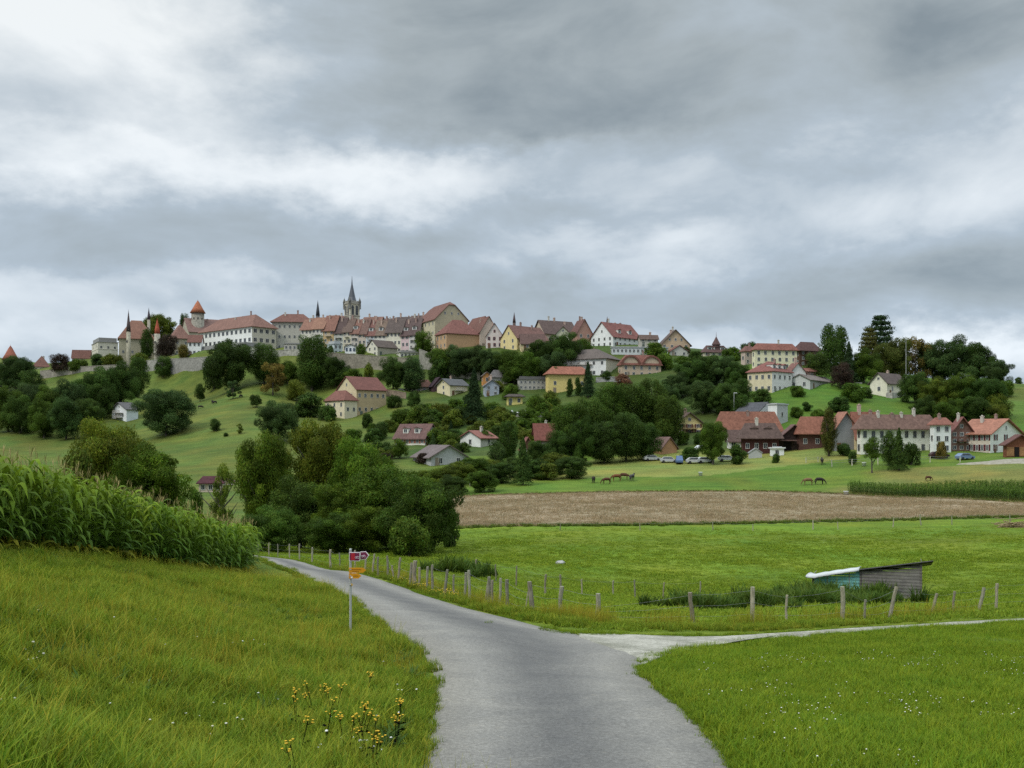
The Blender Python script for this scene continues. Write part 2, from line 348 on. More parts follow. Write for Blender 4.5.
B('row_house', 'pinkish row house with brown roof above the white pavilion', 'house', 358, 366, 370, 352, 332.5, 319, 446.1, 'R', (.52, .44, .37), (.22, .12, .09), (3, 2), (1, 1), chim=2, attic=0, group='old row houses on the ridge', extra=None, dorm=0, th=14, dep=10.5, over=.8)
B('row_house', 'bluish white row house with red-brown roof above the small gabled cottage', 'house', 366, 374, 378, 352, 334, 321, 445.2, 'R', (.54, .58, .63), (.25, .105, .08), (3, 2), (1, 1), chim=1, attic=0, group='old row houses on the ridge', extra='balc', dorm=1, th=14, dep=10.5, over=.8)
B('row_house', 'white row house with tan-brown roof above the grey side of the cottage', 'house', 374, 386, 390, 352, 333.5, 320.5, 443.9, 'R', (.63, .60, .54), (.24, .16, .11), (3, 3), (1, 1), chim=2, attic=0, group='old row houses on the ridge', extra=None, dorm=1, th=14, dep=10.5, over=.8)
B('row_house', 'cream row house under a wide dark brown roof', 'house', 386, 401, 405, 354, 331, 319, 442.2, 'R', (.66, .62, .50), (.14, .10, .085), (3, 4), (1, 1), chim=3, attic=0, group='old row houses on the ridge', extra=None, dorm=0, th=14, dep=10.5, over=.8)
B('row_house', 'pink row house with dark roof near the huge cream building', 'house', 401, 409, 413, 355, 334, 319.5, 441.3, 'R', (.62, .47, .47), (.16, .095, .085), (3, 2), (1, 1), chim=1, attic=0, group='old row houses on the ridge', extra=None, dorm=1, th=14, dep=10.5, over=.8)
B('row_house', 'white row house with dark roof touching the huge cream building', 'house', 409, 418, 422, 356, 333, 318, 440.3, 'R', (.62, .60, .56), (.15, .095, .085), (4, 2), (1, 1), chim=1, attic=0, group='old row houses on the ridge', extra='balc', dorm=1, th=14, dep=10.5, over=.8)
B('row_house', 'red-orange roofed house behind the leftmost row houses', 'house', 300, 318, 322, 345, 326, 318, 471.3, 'R', (.5, .44, .36), ORG, (2, 3), (1, 1), chim=1, attic=0, group='houses behind the old row', th=14, dep=12, over=.7, fix=False)
B('row_house', 'red-roofed house behind the row, close left of the church tower', 'house', 326, 342, 346, 345, 325, 316, 468.7, 'R', (.5, .44, .36), (.24, .10, .075), (2, 3), (1, 1), chim=2, attic=0, group='houses behind the old row', th=14, dep=12, over=.7, fix=False)
B('row_house', 'rust-roofed house behind the row, close right of the church tower', 'house', 360, 378, 382, 345, 327, 317, 464.7, 'R', (.5, .44, .36), (.27, .13, .09), (2, 3), (1, 1), chim=3, attic=0, group='houses behind the old row', th=14, dep=12, over=.7, fix=False)
B('row_house', 'brown-roofed house behind the middle of the row', 'house', 378, 392, 396, 345, 327, 318.5, 463.2, 'R', (.5, .44, .36), (.18, .11, .09), (2, 3), (1, 1), chim=2, attic=0, group='houses behind the old row', th=14, dep=12, over=.7, fix=False)
B('row_house', 'dark-roofed house behind the wide dark brown roof', 'house', 392, 408, 412, 345, 325, 317, 461.4, 'R', (.5, .44, .36), (.12, .085, .075), (2, 3), (1, 1), chim=3, attic=0, group='houses behind the old row', th=14, dep=12, over=.7, fix=False)
B('row_house', 'long brown roof rising behind the row beside the huge cream building', 'house', 408, 424, 428, 345, 324, 315.5, 459.7, 'R', (.5, .44, .36), (.17, .11, .09), (2, 3), (1, 1), chim=3, attic=0, group='houses behind the old row', th=14, dep=12, over=.7, fix=False)
B('garden_pavilion', 'pale bluish two-storey pavilion low on the ridge wall', 'pavilion', 327, 334, 342, 355, 344, 341.5, 434, 'F', (.50, .55, .55), (.45, .47, .46), (1, 2), (2, 2), chim=0, fix=False)
B('garden_pavilion', 'small white pavilion with blue windows on the terrace wall', 'pavilion', 344, 345, 356, 353.5, 346, 344, 433, 'R', (.78, .78, .77), (.3, .28, .26), (1, 1), (1, 3), chim=0, frame=(.16, .22, .36), fix=False)
B('cottage', 'small cottage with white gable and long grey side on the terrace', 'cottage', 367, 377.5, 397, 356, 346, 340.5, 430, 'L', (.66, .63, .52), (.15, .11, .09), (2, 2), (0, 0), ratio=.55, chim=0, wall2=(.36, .33, .26))
B('outbuilding', 'low white arcaded outbuilding in front of the dark roofs', 'outbuilding', 396, 400, 419, 358, 352.5, 351, 428, 'F', (.62, .60, .50), (.35, .33, .30), (1, 1), (1, 5), ratio=.5, chim=0)
# ---- centre of the ridge
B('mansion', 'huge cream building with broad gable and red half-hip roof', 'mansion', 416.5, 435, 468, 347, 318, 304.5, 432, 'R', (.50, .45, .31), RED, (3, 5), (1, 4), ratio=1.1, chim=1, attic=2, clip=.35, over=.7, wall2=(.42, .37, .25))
B('hall', 'tan hall with steep red hip roof in front of the broad gable', 'hall', 436, 446.5, 479, 349, 333, 320, 418, 'H', (.50, .33, .19), (.27, .10, .075), (2, 3), (0, 0), ratio=.6, chim=0, wall2=(.44, .27, .15))
B('house', 'house with pinkish gable under red roof, right of the tan hall', 'house', 470, 480, 498, 348, 331, 318, 424, 'R', (.52, .42, .34), RED, (2, 1), (1, 1), ratio=1.5, chim=1, attic=0)
B('house', 'house behind the tan hall with a broad rust red roof', 'house', 466, 478, 492, 340, 326, 317.5, 440, 'R', (.50, .42, .33), RED, (2, 2), (1, 2), ratio=1.5, chim=1, attic=1)
B('house', 'pale pink house with four red-framed windows', 'house', 485, 486, 503, 348, 335.5, 323, 420, 'R', (.62, .54, .50), (.25, .11, .10), (1, 1), (2, 3), ratio=1.0, chim=1, frame=(.30, .08, .07))
B('house', 'yellow gabled house with red-brown roof on the ridge edge', 'house', 500.5, 517, 548, 350, 337, 326.5, 412, 'L', (.66, .54, .27), (.24, .11, .085), (2, 2), (1, 2), ratio=.6, chim=2)
B('house', 'low brown-roofed house right of the yellow gable', 'house', 518, 521, 545, 350, 342, 334, 408, 'L', (.58, .47, .26), (.20, .11, .09), (1, 1), (1, 2), ratio=.9, chim=0, attic=0)
B('house', 'dark-roofed house with light tan gable facing left', 'house', 533, 545, 577, 345, 332, 321, 432, 'L', (.55, .46, .36), (.15, .095, .08), (2, 2), (1, 3), ratio=.7, chim=3, over=.8)
B('house', 'house with small half-hipped gable facing down the slope', 'house', 554, 556, 570, 345, 333, 326.5, 424, 'R', (.48, .46, .34), (.15, .09, .08), (1, 1), (1, 2), ratio=1.3, chim=0)
B('house', 'brick pink house with red roof next to the large white building', 'house', 570, 577, 592, 347, 332, 320, 428, 'R', (.38, .22, .17), (.22, .095, .075), (2, 1), (2, 2), ratio=1.3, chim=2, attic=0)
B('white_building', 'large white building with steep red roof and windowed gable', 'building', 591, 613, 641, 346.5, 335.5, 323.5, 420, 'L', WHT, (.27, .09, .07), (2, 4), (2, 6), ratio=.85, chim=3, dorm=2, wall2=(.62, .62, .60), over=.7)
B('house', 'low house with brown roof between white building and tan gable', 'house', 638, 640, 658, 347, 338, 335, 418, 'L', (.50, .46, .40), BRN, (1, 1), (2, 3), ratio=.7, chim=1, attic=0)
B('chalet', 'tan house with wide asymmetrical gable and brown roof', 'house', 656, 661, 690, 352, 344, 330.5, 408, 'R', (.48, .36, .24), (.15, .10, .08), (1, 1), (2, 4), ratio=1.8, chim=2, attic=2, over=.9)
B('annex', 'small annex with red lean roof and pale porch under the tan gable', 'annex', 667, 670, 689, 356, 351, 345.5, 398, 'R', (.50, .48, .43), (.26, .10, .08), (1, 1), (1, 2), ratio=.8, chim=0, attic=0)
B('greenhouse', 'long low white terrace building below the large white building', 'building', 612, 612, 668, 354, 347.5, 347, 402, 'F', (.56, .58, .58), (.5, .5, .5), (1, 1), (1, 14), ratio=.12, chim=0, wsz=(1.6, 1.2))
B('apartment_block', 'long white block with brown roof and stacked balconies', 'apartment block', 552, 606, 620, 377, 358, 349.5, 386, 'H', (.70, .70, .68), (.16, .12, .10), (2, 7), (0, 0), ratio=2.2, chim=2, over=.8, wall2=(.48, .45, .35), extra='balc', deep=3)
B('house', 'bright yellow house under a flat-looking orange roof', 'house', 545, 548.5, 589, 393, 373.5, 366.5, 368, 'H', (.66, .52, .20), (.42, .14, .075), (0, 0), (1, 3), ratio=.4, chim=0, over=.9)
B('villa', 'pink-beige villa with twin curved gables and red roof', 'villa', 618, 622, 661, 377, 364.5, 355, 378, 'H', (.50, .38, .28), (.29, .105, .07), (1, 1), (2, 5), ratio=.4, chim=1, extra='twin')
B('villa', 'brown mansard villa with three white dormers and pointed turret', 'villa', 701, 704, 729, 356.5, 352, 345.5, 402, 'H', (.60, .55, .40), (.17, .09, .08), (1, 1), (1, 4), ratio=.6, chim=0, dorm=3, extra='turret')
B('apartment_block', 'cream apartment block with low red roof on the skyline', 'apartment block', 752, 755, 797, 369, 349.5, 343.5, 372, 'H', (.72, .66, .46), (.32, .11, .075), (2, 1), (3, 6), ratio=.35, chim=1)
B('house', 'small pinkish house left of the cream apartment block', 'house', 741, 745, 756, 365, 351, 346, 388, 'H', (.48, .38, .32), (.28, .12, .09), (1, 1), (2, 2), ratio=.7, chim=1)
B('chalet', 'dark brown wooden chalet right of the cream apartment block', 'chalet', 795, 800, 819, 366, 350, 342, 374, 'H', (.15, .085, .06), (.15, .07, .06), (2, 1), (3, 3), ratio=.6, chim=0, mat='wood', over=1.1, extra='balc')
B('house', 'large cream and white house with red mansard roof above the meadow', 'house', 747.5, 772, 792, 394, 371, 361.5, 338, 'H', (.62, .54, .36), (.30, .10, .075), (2, 4), (2, 4), ratio=1.3, chim=1, dorm=3, wall2=(.68, .65, .62))
B('house', 'white gabled house squeezed between red mansard and grey shed', 'house', 784, 790, 806, 386, 372, 363, 346, 'R', (.62, .62, .58), (.28, .12, .09), (1, 1), (1, 1), ratio=1.4, chim=1, attic=0)
B('garage', 'small house with flat rust roof behind the grey shed', 'outbuilding', 796, 799, 816, 380, 371, 368, 352, 'H', (.30, .22, .17), (.30, .11, .075), (1, 1), (1, 2), ratio=.6, chim=0)
B('shed_building', 'long low grey shed on the meadow edge', 'shed', 789, 810, 834, 389, 379, 375.5, 336, 'L', (.50, .50, .48), (.24, .19, .16), (1, 2), (0, 0), ratio=.7, chim=0, wall2=(.36, .35, .33), attic=0)
B('house', 'white house with dark brown roof alone on the right hill', 'house', 870, 887, 907, 396, 381.5, 373.5, 330, 'L', (.72, .68, .54), (.14, .10, .085), (1, 1), (1, 2), ratio=.9, chim=1, wall2=(.60, .57, .44), extra='plinth', over=.8)
# ---- slope below the old town
B('workshop', 'big cream stepped house with dark red roof on the meadow slope', 'house', 337, 356.5, 386, 416.5, 388.5, 377, 364, 'L', (.62, .53, .34), (.22, .075, .055), (2, 2), (2, 5), ratio=.75, chim=0, wall2=(.42, .32, .19), over=.6)
B('house_wing', 'lower cream wing with lean-to roof joined to the stepped house', 'house', 325, 344.5, 357, 419, 400, 390.5, 352, 'H', (.68, .60, .42), (.27, .10, .07), (2, 3), (1, 2), ratio=1.5, chim=0, wall2=(.56, .50, .36), deep=5)
B('house', 'white house with red-brown roof and two dormers above the trees', 'house', 395, 425, 438, 446, 436, 424, 300, 'R', (.66, .62, .54), (.20, .10, .085), (1, 6), (2, 2), ratio=1.7, chim=0, dorm=2, wall2=(.42, .42, .38), shut=(.30, .12, .08), over=.8)
B('barn', 'grey barn with wide pale gable and mauve-brown roof', 'barn', 413, 431, 466.5, 466, 456, 445, 284, 'R', (.40, .40, .40), (.20, .15, .14), (1, 1), (1, 2), ratio=1.2, chim=0, attic=0, over=.9)
B('house', 'small white house with orange-red roof beside the tall fir', 'house', 460, 480.5, 496.5, 447, 437, 430.5, 300, 'L', (.72, .72, .68), (.34, .12, .085), (1, 1), (1, 1), ratio=1.1, chim=1, wall2=(.46, .45, .38), over=.8)
B('house', 'cream house with grey roof left of the tall fir', 'house', 437, 450, 467.5, 396, 384, 379, 368, 'L', (.66, .58, .38), (.13, .13, .13), (2, 1), (0, 0), ratio=.9, chim=1, over=.9, extra='balc')
B('barn', 'barn with very dark purple roof behind the cream grey-roofed house', 'barn', 428, 433, 446, 392, 385, 377.5, 376, 'R', (.12, .07, .07), (.07, .035, .045), (0, 0), (0, 0), ratio=1.2, chim=0, mat='wood', attic=0)
B('house', 'long low house with rusty roof left of the dark purple barn', 'house', 404, 406, 432, 391, 386.5, 379.5, 378, 'H', (.45, .38, .32), (.27, .12, .08), (1, 1), (1, 5), ratio=.3, chim=1)
B('garden_shed', 'tiny grey hut among bushes left of the rusty low house', 'hut', 394, 396, 405, 397, 391, 388.5, 372, 'R', (.34, .34, .32), (.25, .25, .25), (0, 0), (1, 1), chim=0, attic=0, fix=False)
B('garden_house', 'tiny bright yellow house with dark roof on the garden terraces', 'house', 506, 507, 522.5, 405, 396, 394, 350, 'H', (.72, .60, .22), (.10, .075, .06), (0, 0), (1, 2), ratio=.5, chim=0, over=1.0)
B('house', 'small orange-walled house above the fir', 'house', 481, 483, 491, 384, 375, 372, 384, 'R', (.55, .26, .09), (.16, .13, .11), (1, 1), (1, 1), chim=0, attic=0)
B('house', 'grey and blue-white house peeping from right side of the fir', 'house', 482, 485, 499, 396, 385, 380, 372, 'R', (.34, .37, .42), (.22, .20, .19), (1, 1), (2, 2), chim=1, attic=1)
B('house', 'grey long-roofed house below the ridge trees right of the fir', 'house', 489, 491, 508, 386, 377, 370, 388, 'H', (.36, .34, .30), (.20, .18, .17), (1, 1), (1, 3), ratio=.5, chim=0)
B('warehouse', 'long grey warehouse with flat dark roof beside the bright yellow house', 'warehouse', 517, 519, 549, 390, 379.5, 376.5, 376, 'F', (.38, .36, .32), (.16, .15, .14), (1, 1), (2, 7), ratio=.3, chim=0, wsz=(1.8, 1.0))
# ---- foot of the slope, centre
B('house', 'tree-hidden house with bright rust roof slope', 'house', 533, 536, 554, 446, 435, 423.5, 262, 'L', (.40, .35, .30), (.33, .10, .07), (1, 1), (1, 2), ratio=.7, chim=1, over=.8)
B('outbuilding', 'low rust-roofed outbuilding almost hidden by dark trees', 'outbuilding', 519, 522, 534, 455, 447, 437, 250, 'R', (.24, .12, .09), (.28, .09, .07), (1, 1), (1, 2), ratio=1.2, chim=0, mat='wood', attic=0)
B('house', 'yellow chalet with broad gable, balcony and brown roof', 'chalet', 673, 676, 703, 434.5, 423, 412.5, 290, 'R', (.70, .59, .28), (.16, .10, .075), (1, 1), (2, 3), ratio=1.6, chim=1, over=1.3, extra='balc', shut=(.2, .09, .06))
B('barn', 'small tan brick barn end among trees left of the yellow chalet', 'barn', 650, 662, 677, 455, 447, 437, 256, 'R', (.40, .22, .12), (.22, .12, .10), (0, 0), (0, 0), ratio=1.5, chim=0, attic=0)
# ---- farm cluster
B('farmhouse', 'farmhouse under a huge orange half-hipped roof', 'farmhouse', 716, 718, 779, 440, 430.5, 411.5, 266, 'H', (.40, .30, .24), (.38, .14, .08), (1, 1), (1, 6), ratio=.55, chim=1, over=1.2, dorm=1)
B('modern_house', 'modern house with slate roof and bright white gable behind the farm', 'house', 735, 757, 777, 424, 412, 402.5, 300, 'R', (.72, .72, .71), SLT, (1, 2), (1, 1), ratio=1.3, chim=0, attic=0)
B('modern_house', 'white cubic house with a grey side behind the farm roofs', 'house', 768, 777, 787.5, 425, 404.5, 404, 296, 'F', (.72, .72, .70), (.5, .5, .5), (0, 0), (1, 1), ratio=1, chim=0, wall2=(.42, .42, .41))
B('farm_annex', 'white-walled annex with brown roof and dormers at the farm front', 'farmhouse', 727, 729, 748, 449, 437.5, 430, 252, 'L', (.72, .70, .66), (.20, .12, .10), (1, 1), (1, 2), ratio=1, chim=0, wsz=(1.3, 1.6), attic=0)
B('wooden_barn', 'brown-roofed wooden barn with dark red boards and dormer band', 'barn', 741, 743, 779, 455, 437.5, 423, 256, 'H', (.10, .038, .034), (.19, .115, .095), (0, 0), (1, 4), ratio=.45, chim=1, mat='wood', over=1.0, dorm=2)
B('wooden_barn', 'dark open-fronted barn with pointed gable in mid farm', 'barn', 776, 778, 810, 451, 438, 424.5, 248, 'R', (.065, .042, .036), (.20, .10, .085), (0, 0), (0, 0), ratio=1.3, chim=0, mat='wood', over=1.1, attic=0, extra='barndoor')
B('farmhouse', 'farm building with wide bright orange roof right of the open barn', 'farmhouse', 797, 799, 835, 450, 433, 416.5, 260, 'H', (.16, .08, .065), (.42, .15, .085), (0, 0), (1, 3), ratio=.5, chim=0, mat='wood', over=1.0)
B('farm_building', 'orange-roofed building with tall blank grey gable', 'barn', 828, 834.5, 857, 451, 428, 412, 258, 'R', (.25, .25, .25), (.42, .17, .10), (0, 0), (0, 0), ratio=1.6, chim=0, attic=0, over=.9)
B('garden_shed', 'small pale grey garden hut in front of the farm', 'hut', 748.5, 749, 762, 458.5, 452, 448, 240, 'R', (.42, .42, .41), (.40, .40, .40), (0, 0), (0, 0), chim=0, attic=0, over=.2, fix=False)
B('porch', 'white stepped garden porch beside the garden hut', 'porch', 770, 771, 784, 456, 448.5, 447.5, 242, 'F', (.78, .78, .78), (.75, .75, .75), (0, 0), (1, 1), ratio=.5, chim=0, fix=False)
B('house', 'house with orange tiled roof behind the cream farmhouse', 'house', 849, 856, 881, 450, 432, 412, 248, 'L', (.60, .48, .28), (.40, .14, .08), (1, 1), (1, 2), ratio=1.5, chim=2, over=.8, dorm=1)
B('farmhouse', 'broad cream farmhouse with shallow brown hip roof behind dark bushes', 'farmhouse', 857, 861, 935, 454.5, 428, 414.5, 236, 'H', (.76, .74, .64), (.25, .135, .10), (2, 1), (2, 9), ratio=.22, chim=4, over=1.1, wsz=(1.0, 1.7), frame=(.34, .33, .29))
B('house', 'white house with orange roof tucked behind the cream farmhouse', 'house', 930, 934, 951, 453, 424.5, 417.5, 246, 'H', (.72, .72, .70), (.36, .13, .085), (1, 1), (3, 2), ratio=1.2, chim=1)
B('chalet', 'brown chalet gable with pink wall and red roof', 'chalet', 949, 951, 972, 451, 431, 417, 242, 'R', (.30, .17, .14), (.28, .10, .08), (0, 0), (3, 3), ratio=1.6, chim=1, mat='wood', over=1.3, extra='balc')
B('house', 'long white house with bright orange roof and dark red shutters', 'house', 959, 990, 1021, 453, 432.5, 419, 228, 'R', (.56, .48, .40), (.44, .165, .09), (2, 6), (2, 3), ratio=1.25, chim=2, over=1.0, wall2=(.72, .70, .66), shut=(.12, .025, .03), wsz=(.95, 1.5))
B('wooden_hut', 'red-brown wooden hut with dark doorway beside the gravel yard', 'hut', 1003, 1006, 1034, 457.5, 443, 434.5, 206, 'R', (.26, .10, .055), (.17, .07, .055), (0, 0), (0, 0), ratio=.9, chim=0, mat='wood', over=.9, attic=0, extra='hutdoor')
B('cabin', 'white weekend cabin with gabled balcony alone on the left meadow', 'cabin', 112, 126.5, 138, 422, 408.5, 402.5, 372, 'L', (.74, .76, .76), (.14, .13, .13), (1, 2), (0, 0), ratio=1.1, chim=0, over=.8, extra='balc', wall2=(.58, .62, .63))
B('house', 'half-hidden house with dark red roof down behind the maize', 'house', 197, 199, 222, 492, 483, 476, 215, 'H', (.55, .45, .35), (.12, .035, .045), (1, 1), (1, 3), ratio=.5, chim=0)
B('house', 'low pale-walled house behind the sapling left of the big dark trees', 'house', 196, 199, 234, 486, 481, 476.5, 236, 'R', (.62, .48, .35), (.16, .085, .07), (1, 1), (1, 5), ratio=.5, chim=0, attic=0)

# ---- stone walls: label, (column, foot row, distance), head rows
WL = []
def SW(label, pts, top, **k):
    WL.append((label, pts, top, k))
    for (px, py, D), ty in zip(pts, top):
        if py - ty > 4:
            p = P(px, py, D - .5); BASES.append((p.x, p.y, p.z, 1e-4)); q = P(px, ty + 1.0, D + 5); BASES.append((q.x, q.y, q.z, 1e-4))
SW('tall rubble retaining wall below the school, seen above the meadow', [(170, 374.5, 466), (190, 374, 458), (214, 373, 450), (240, 372, 442)], [359, 358, 356.5, 355], color=(.36, .34, .31))
SW('long low castle wall running below the pale rounded block', [(40, 380, 500), (70, 375, 494), (95, 372, 490), (125, 370, 488), (150, 371, 486)], [371, 367.5, 366, 364.5, 363], color=(.38, .34, .29))
SW('short bright wall between the castle trees', [(143, 374, 478), (152, 373, 474), (172, 373, 468)], [361, 360, 359], color=(.42, .40, .36))
SW('pale wall below the rear school block', [(258, 360, 455), (276, 359, 452), (300, 358, 448)], [351, 350.5, 349.5], color=(.46, .44, .38))
SW('long grey-tan retaining wall carrying the old row', [(303, 373, 432), (326, 373, 427), (350, 372, 424), (372, 371.5, 422), (396, 371, 420), (424, 371, 416)], [352, 352.5, 354, 356, 357.5, 359], color=(.35, .31, .24), down=7)
SW('short pale terrace wall above the bend right of the old row', [(419, 372, 412), (427, 372, 410), (440, 378, 404)], [349, 352, 370], color=(.33, .31, .26), down=6)
SW('tumbled pale rock wall on the slope under the tan hall', [(432, 384, 398), (448, 382, 396), (466, 380, 396), (480, 382, 394)], [371, 368, 366, 371], color=(.42, .38, .30), down=5)
SW('small tan wall beside the grey hut', [(386, 398, 374), (396, 399, 372), (406, 399, 371)], [390, 391, 393], color=(.36, .27, .20))
SW('grey wall above the blossoming garden', [(596, 383, 372), (612, 383, 370), (630, 383, 370)], [378, 377, 378], color=(.45, .44, .42))
SW('long low pale garden wall under the cemetery plots', [(500, 417, 336), (522, 416, 334), (548, 415.5, 333)], [414, 413.2, 412.5], color=(.46, .44, .38))
SW('short white wall near the white house on the right hill', [(848, 386, 350), (862, 386, 348)], [383, 383], color=(.55, .54, .5))

_keep, BASES = BASES, []
fit_terrain()
def row_dist(px, row, d0, lo=.72, hi=1.2):
    """distance near d0 at which the ground of column px shows at this row"""
    ds = np.linspace(d0 * lo, d0 * hi, 160); z = Hn((px - 512) / FPX * ds, ds); rw_ = HOR - z / ds * FPX
    k = np.nonzero((rw_[:-1] - row) * (rw_[1:] - row) <= 0)[0]
    return float(ds[k[np.argmin(abs(ds[k] - d0))]]) if len(k) else None
for b in BL:
    if b['D'] < 400 and b['base'] < 475:
        q = row_dist(b['xc'], b['base'], b['D'])
        if q and abs(q - b['D']) < 62: b['D'] = q
BASES = _keep
for b in BL:
    if b['fix']: p = P(b['xc'], b['base'], b['D']); BASES.append((p.x, p.y, p.z, 8e-4))
fit_terrain()
# ------------------------------------------------------------------ builders for houses
def face_map(which, Lr, Ll):
    """local matrix: x runs along the face, z up, -y out of the face"""
    if which == 'R': return Matrix.Identity(4)
    return Matrix.Translation((0, Ll, 0)) @ Matrix.Rotation(R(-90), 4, 'Z')
_wc = {}
def window_mesh(w_, h_):
    k = (round(w_, 2), round(h_, 2))
    if k not in _wc:
        mb = MB(); t_ = .09
        mb.box(-w_ / 2, w_ / 2, -.07, .02, -h_ / 2, -h_ / 2 + t_, 0); mb.box(-w_ / 2, w_ / 2, -.07, .02, h_ / 2 - t_, h_ / 2, 0)
        mb.box(-w_ / 2, -w_ / 2 + t_, -.07, .02, -h_ / 2 + t_, h_ / 2 - t_, 0); mb.box(w_ / 2 - t_, w_ / 2, -.07, .02, -h_ / 2 + t_, h_ / 2 - t_, 0)
        mb.box(-.03, .03, -.055, .02, -h_ / 2 + t_, h_ / 2 - t_, 0)
        mb.add([(-w_ / 2 + t_, -.03, -h_ / 2 + t_), (w_ / 2 - t_, -.03, -h_ / 2 + t_), (w_ / 2 - t_, -.03, h_ / 2 - t_), (-w_ / 2 + t_, -.03, h_ / 2 - t_)], [(0, 1, 2, 3)], 1)
        _wc[k] = mb.mesh('window', [M['paint'], M['glass']])
    return _wc[k]
_sc = {}
def shutter_mesh(w_, h_):
    k = (round(w_, 2), round(h_, 2))
    if k not in _sc:
        mb = MB(); mb.box(-w_ / 2, w_ / 2, -.06, -.01, -h_ / 2, h_ / 2)
        for i in range(5): z = -h_ / 2 + h_ * (i + .5) / 5; mb.box(-w_ / 2 + .05, w_ / 2 - .05, -.08, -.055, z - h_ * .06, z + h_ * .06)
        _sc[k] = mb.mesh('shutter', [M['paint']])
    return _sc[k]
def put(me, name, parent, T, color=None):
    o = link(name, me, parent, color=color); o.matrix_local = T; return o
def build_house(b):
    s = b['D'] / FPX; wl_, wr_ = (b['xc'] - b['xl']) * s, (b['xr'] - b['xc']) * s
    if wl_ < .5 * s: th = R(88)
    else: th = math.atan2(wr_ * b['ratio'], wl_)
    th = min(max(th, R(6)), R(86))
    tl, tr = (b['xl'] - 512) / FPX, (b['xr'] - 512) / FPX
    Lr = wr_ / max(math.sin(th) - tr * math.cos(th), .3 * math.sin(th)); Ll = Lr * b['ratio'] if wl_ < .5 * s else wl_ / max(math.cos(th) + tl * math.sin(th), .3)
    if Ll > Lr * max(b['ratio'], .2) * 1.6 and wl_ <= 7 * s and b['ratio'] < 2: Ll = Lr * b['ratio']
    if b['th'] is not None: th = R(b['th']); Lr = b['dep']; Ll = wl_ / (math.cos(th) + tl * math.sin(th))
    z0 = (HOR - b['base']) * s; ze = (b['base'] - b['eave']) * s; zr = (b['base'] - b['ridge']) * s
    # the ridge stands further back than the near corner: raise it so that its height is right at its own distance
    back = (Ll / 2 * math.sin(th) + Lr / 2 * math.cos(th))
    zr = (HOR - b['ridge']) / FPX * (b['D'] + back) - z0
    root = empty(b['name'], ((b['xc'] - 512) * s, b['D'], z0), math.atan2(math.cos(th), math.sin(th)))
    tag(root, b['label'], b['cat'], b['group'])
    g, wall, roofc, o = b['g'], b['wall'], b['roof'], b['over']
    lum = sum(roofc) / 3; roofc = tuple((c_ * .80 + lum * .20) * .90 for c_ in roofc)
    z_ = -b['deep']
    rise = max(zr - ze, .15); zr = ze + rise
    half = (Ll if g == 'L' else Lr) / 2
    # ---- walls (the right-hand side may take a second colour, mostly painted shade)
    def wallbox(mb):
        if g in 'HF':
            top = ze if g == 'H' else ze
            mb.box(0, Lr, 0, Ll, z_, top)
        else:
            A, Bn = (Lr, Ll) if g == 'L' else (Ll, Lr)      # A along ridge, Bn across
            zc = ze + rise * (1 - b['clip'] * .55)
            yk = half * (zc - ze) / rise
            prof = [(0, z_), (Bn, z_), (Bn, ze)] + ([(Bn - yk, zc), (yk, zc)] if b['clip'] else [(half, zr - .12)]) + [(0, ze)]
            n = len(prof)
            if g == 'L': vs = [(0, y, z) for y, z in prof] + [(A, y, z) for y, z in prof]
            else: vs = [(x, A, z) for x, z in prof] + [(x, 0, z) for x, z in prof]
            mb.add(vs, [tuple(range(n)), tuple(range(2 * n - 1, n - 1, -1))] + [((i + 1) % n, i, i + n, (i + 1) % n + n) for i in range(n)])
    mb = MB(); wallbox(mb)
    wo_ = mb.obj('wall', M[b['mat']], root, wall)
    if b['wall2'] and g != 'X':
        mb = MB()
        # the second wall colour: a skin 6 cm thick on the side facing the right
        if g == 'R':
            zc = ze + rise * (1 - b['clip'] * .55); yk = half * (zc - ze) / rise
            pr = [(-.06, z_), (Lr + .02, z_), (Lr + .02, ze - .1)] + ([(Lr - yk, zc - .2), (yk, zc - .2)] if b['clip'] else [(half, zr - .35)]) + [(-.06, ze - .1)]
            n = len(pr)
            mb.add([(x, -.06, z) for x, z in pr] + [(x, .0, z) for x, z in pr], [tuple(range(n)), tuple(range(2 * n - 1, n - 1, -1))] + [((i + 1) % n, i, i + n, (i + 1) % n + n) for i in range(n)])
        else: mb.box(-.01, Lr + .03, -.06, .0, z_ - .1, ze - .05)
        mb.obj('side_wall', M[b['mat']], root, b['wall2'])  # mostly the wall colour darkened to paint in shade, another paint on some
    # ---- roof
    mb = MB(); th_ = .24
    if g == 'F':
        mb.box(-.3, Lr + .3, -.3, Ll + .3, ze, ze + .32); mb.box(.5, Lr - .5, .5, Ll - .5, ze + .32, max(ze + rise, ze + .45))
    elif g == 'H':
        inset = min(Lr, Ll) / 2 * (1 if b['clip'] == 0 else b['clip'])
        k = rise / max(min(Lr, Ll) / 2, .1); dz = min(o * k, o * .9)
        e = [(-o, -o), (Lr + o, -o), (Lr + o, Ll + o), (-o, Ll + o)]
        if Lr >= Ll: rd = [(inset, Ll / 2), (Lr - inset + .01, Ll / 2)]
        else: rd = [(Lr / 2, inset), (Lr / 2, Ll - inset + .01)]
        vs = [(x, y, ze - dz * .4) for x, y in e] + [(x, y, ze - dz * .4 + .2) for x, y in e] + [(x, y, zr) for x, y in rd]
        fs = [(3, 2, 1, 0), (0, 1, 5, 4), (1, 2, 6, 5), (2, 3, 7, 6), (3, 0, 4, 7)]
        if Lr >= Ll: fs += [(4, 5, 9, 8), (5, 6, 9), (6, 7, 8, 9), (7, 4, 8)]
        else: fs += [(4, 5, 8), (5, 6, 9, 8), (6, 7, 9), (7, 4, 8, 9)]
        mb.add(vs, fs)
    else:
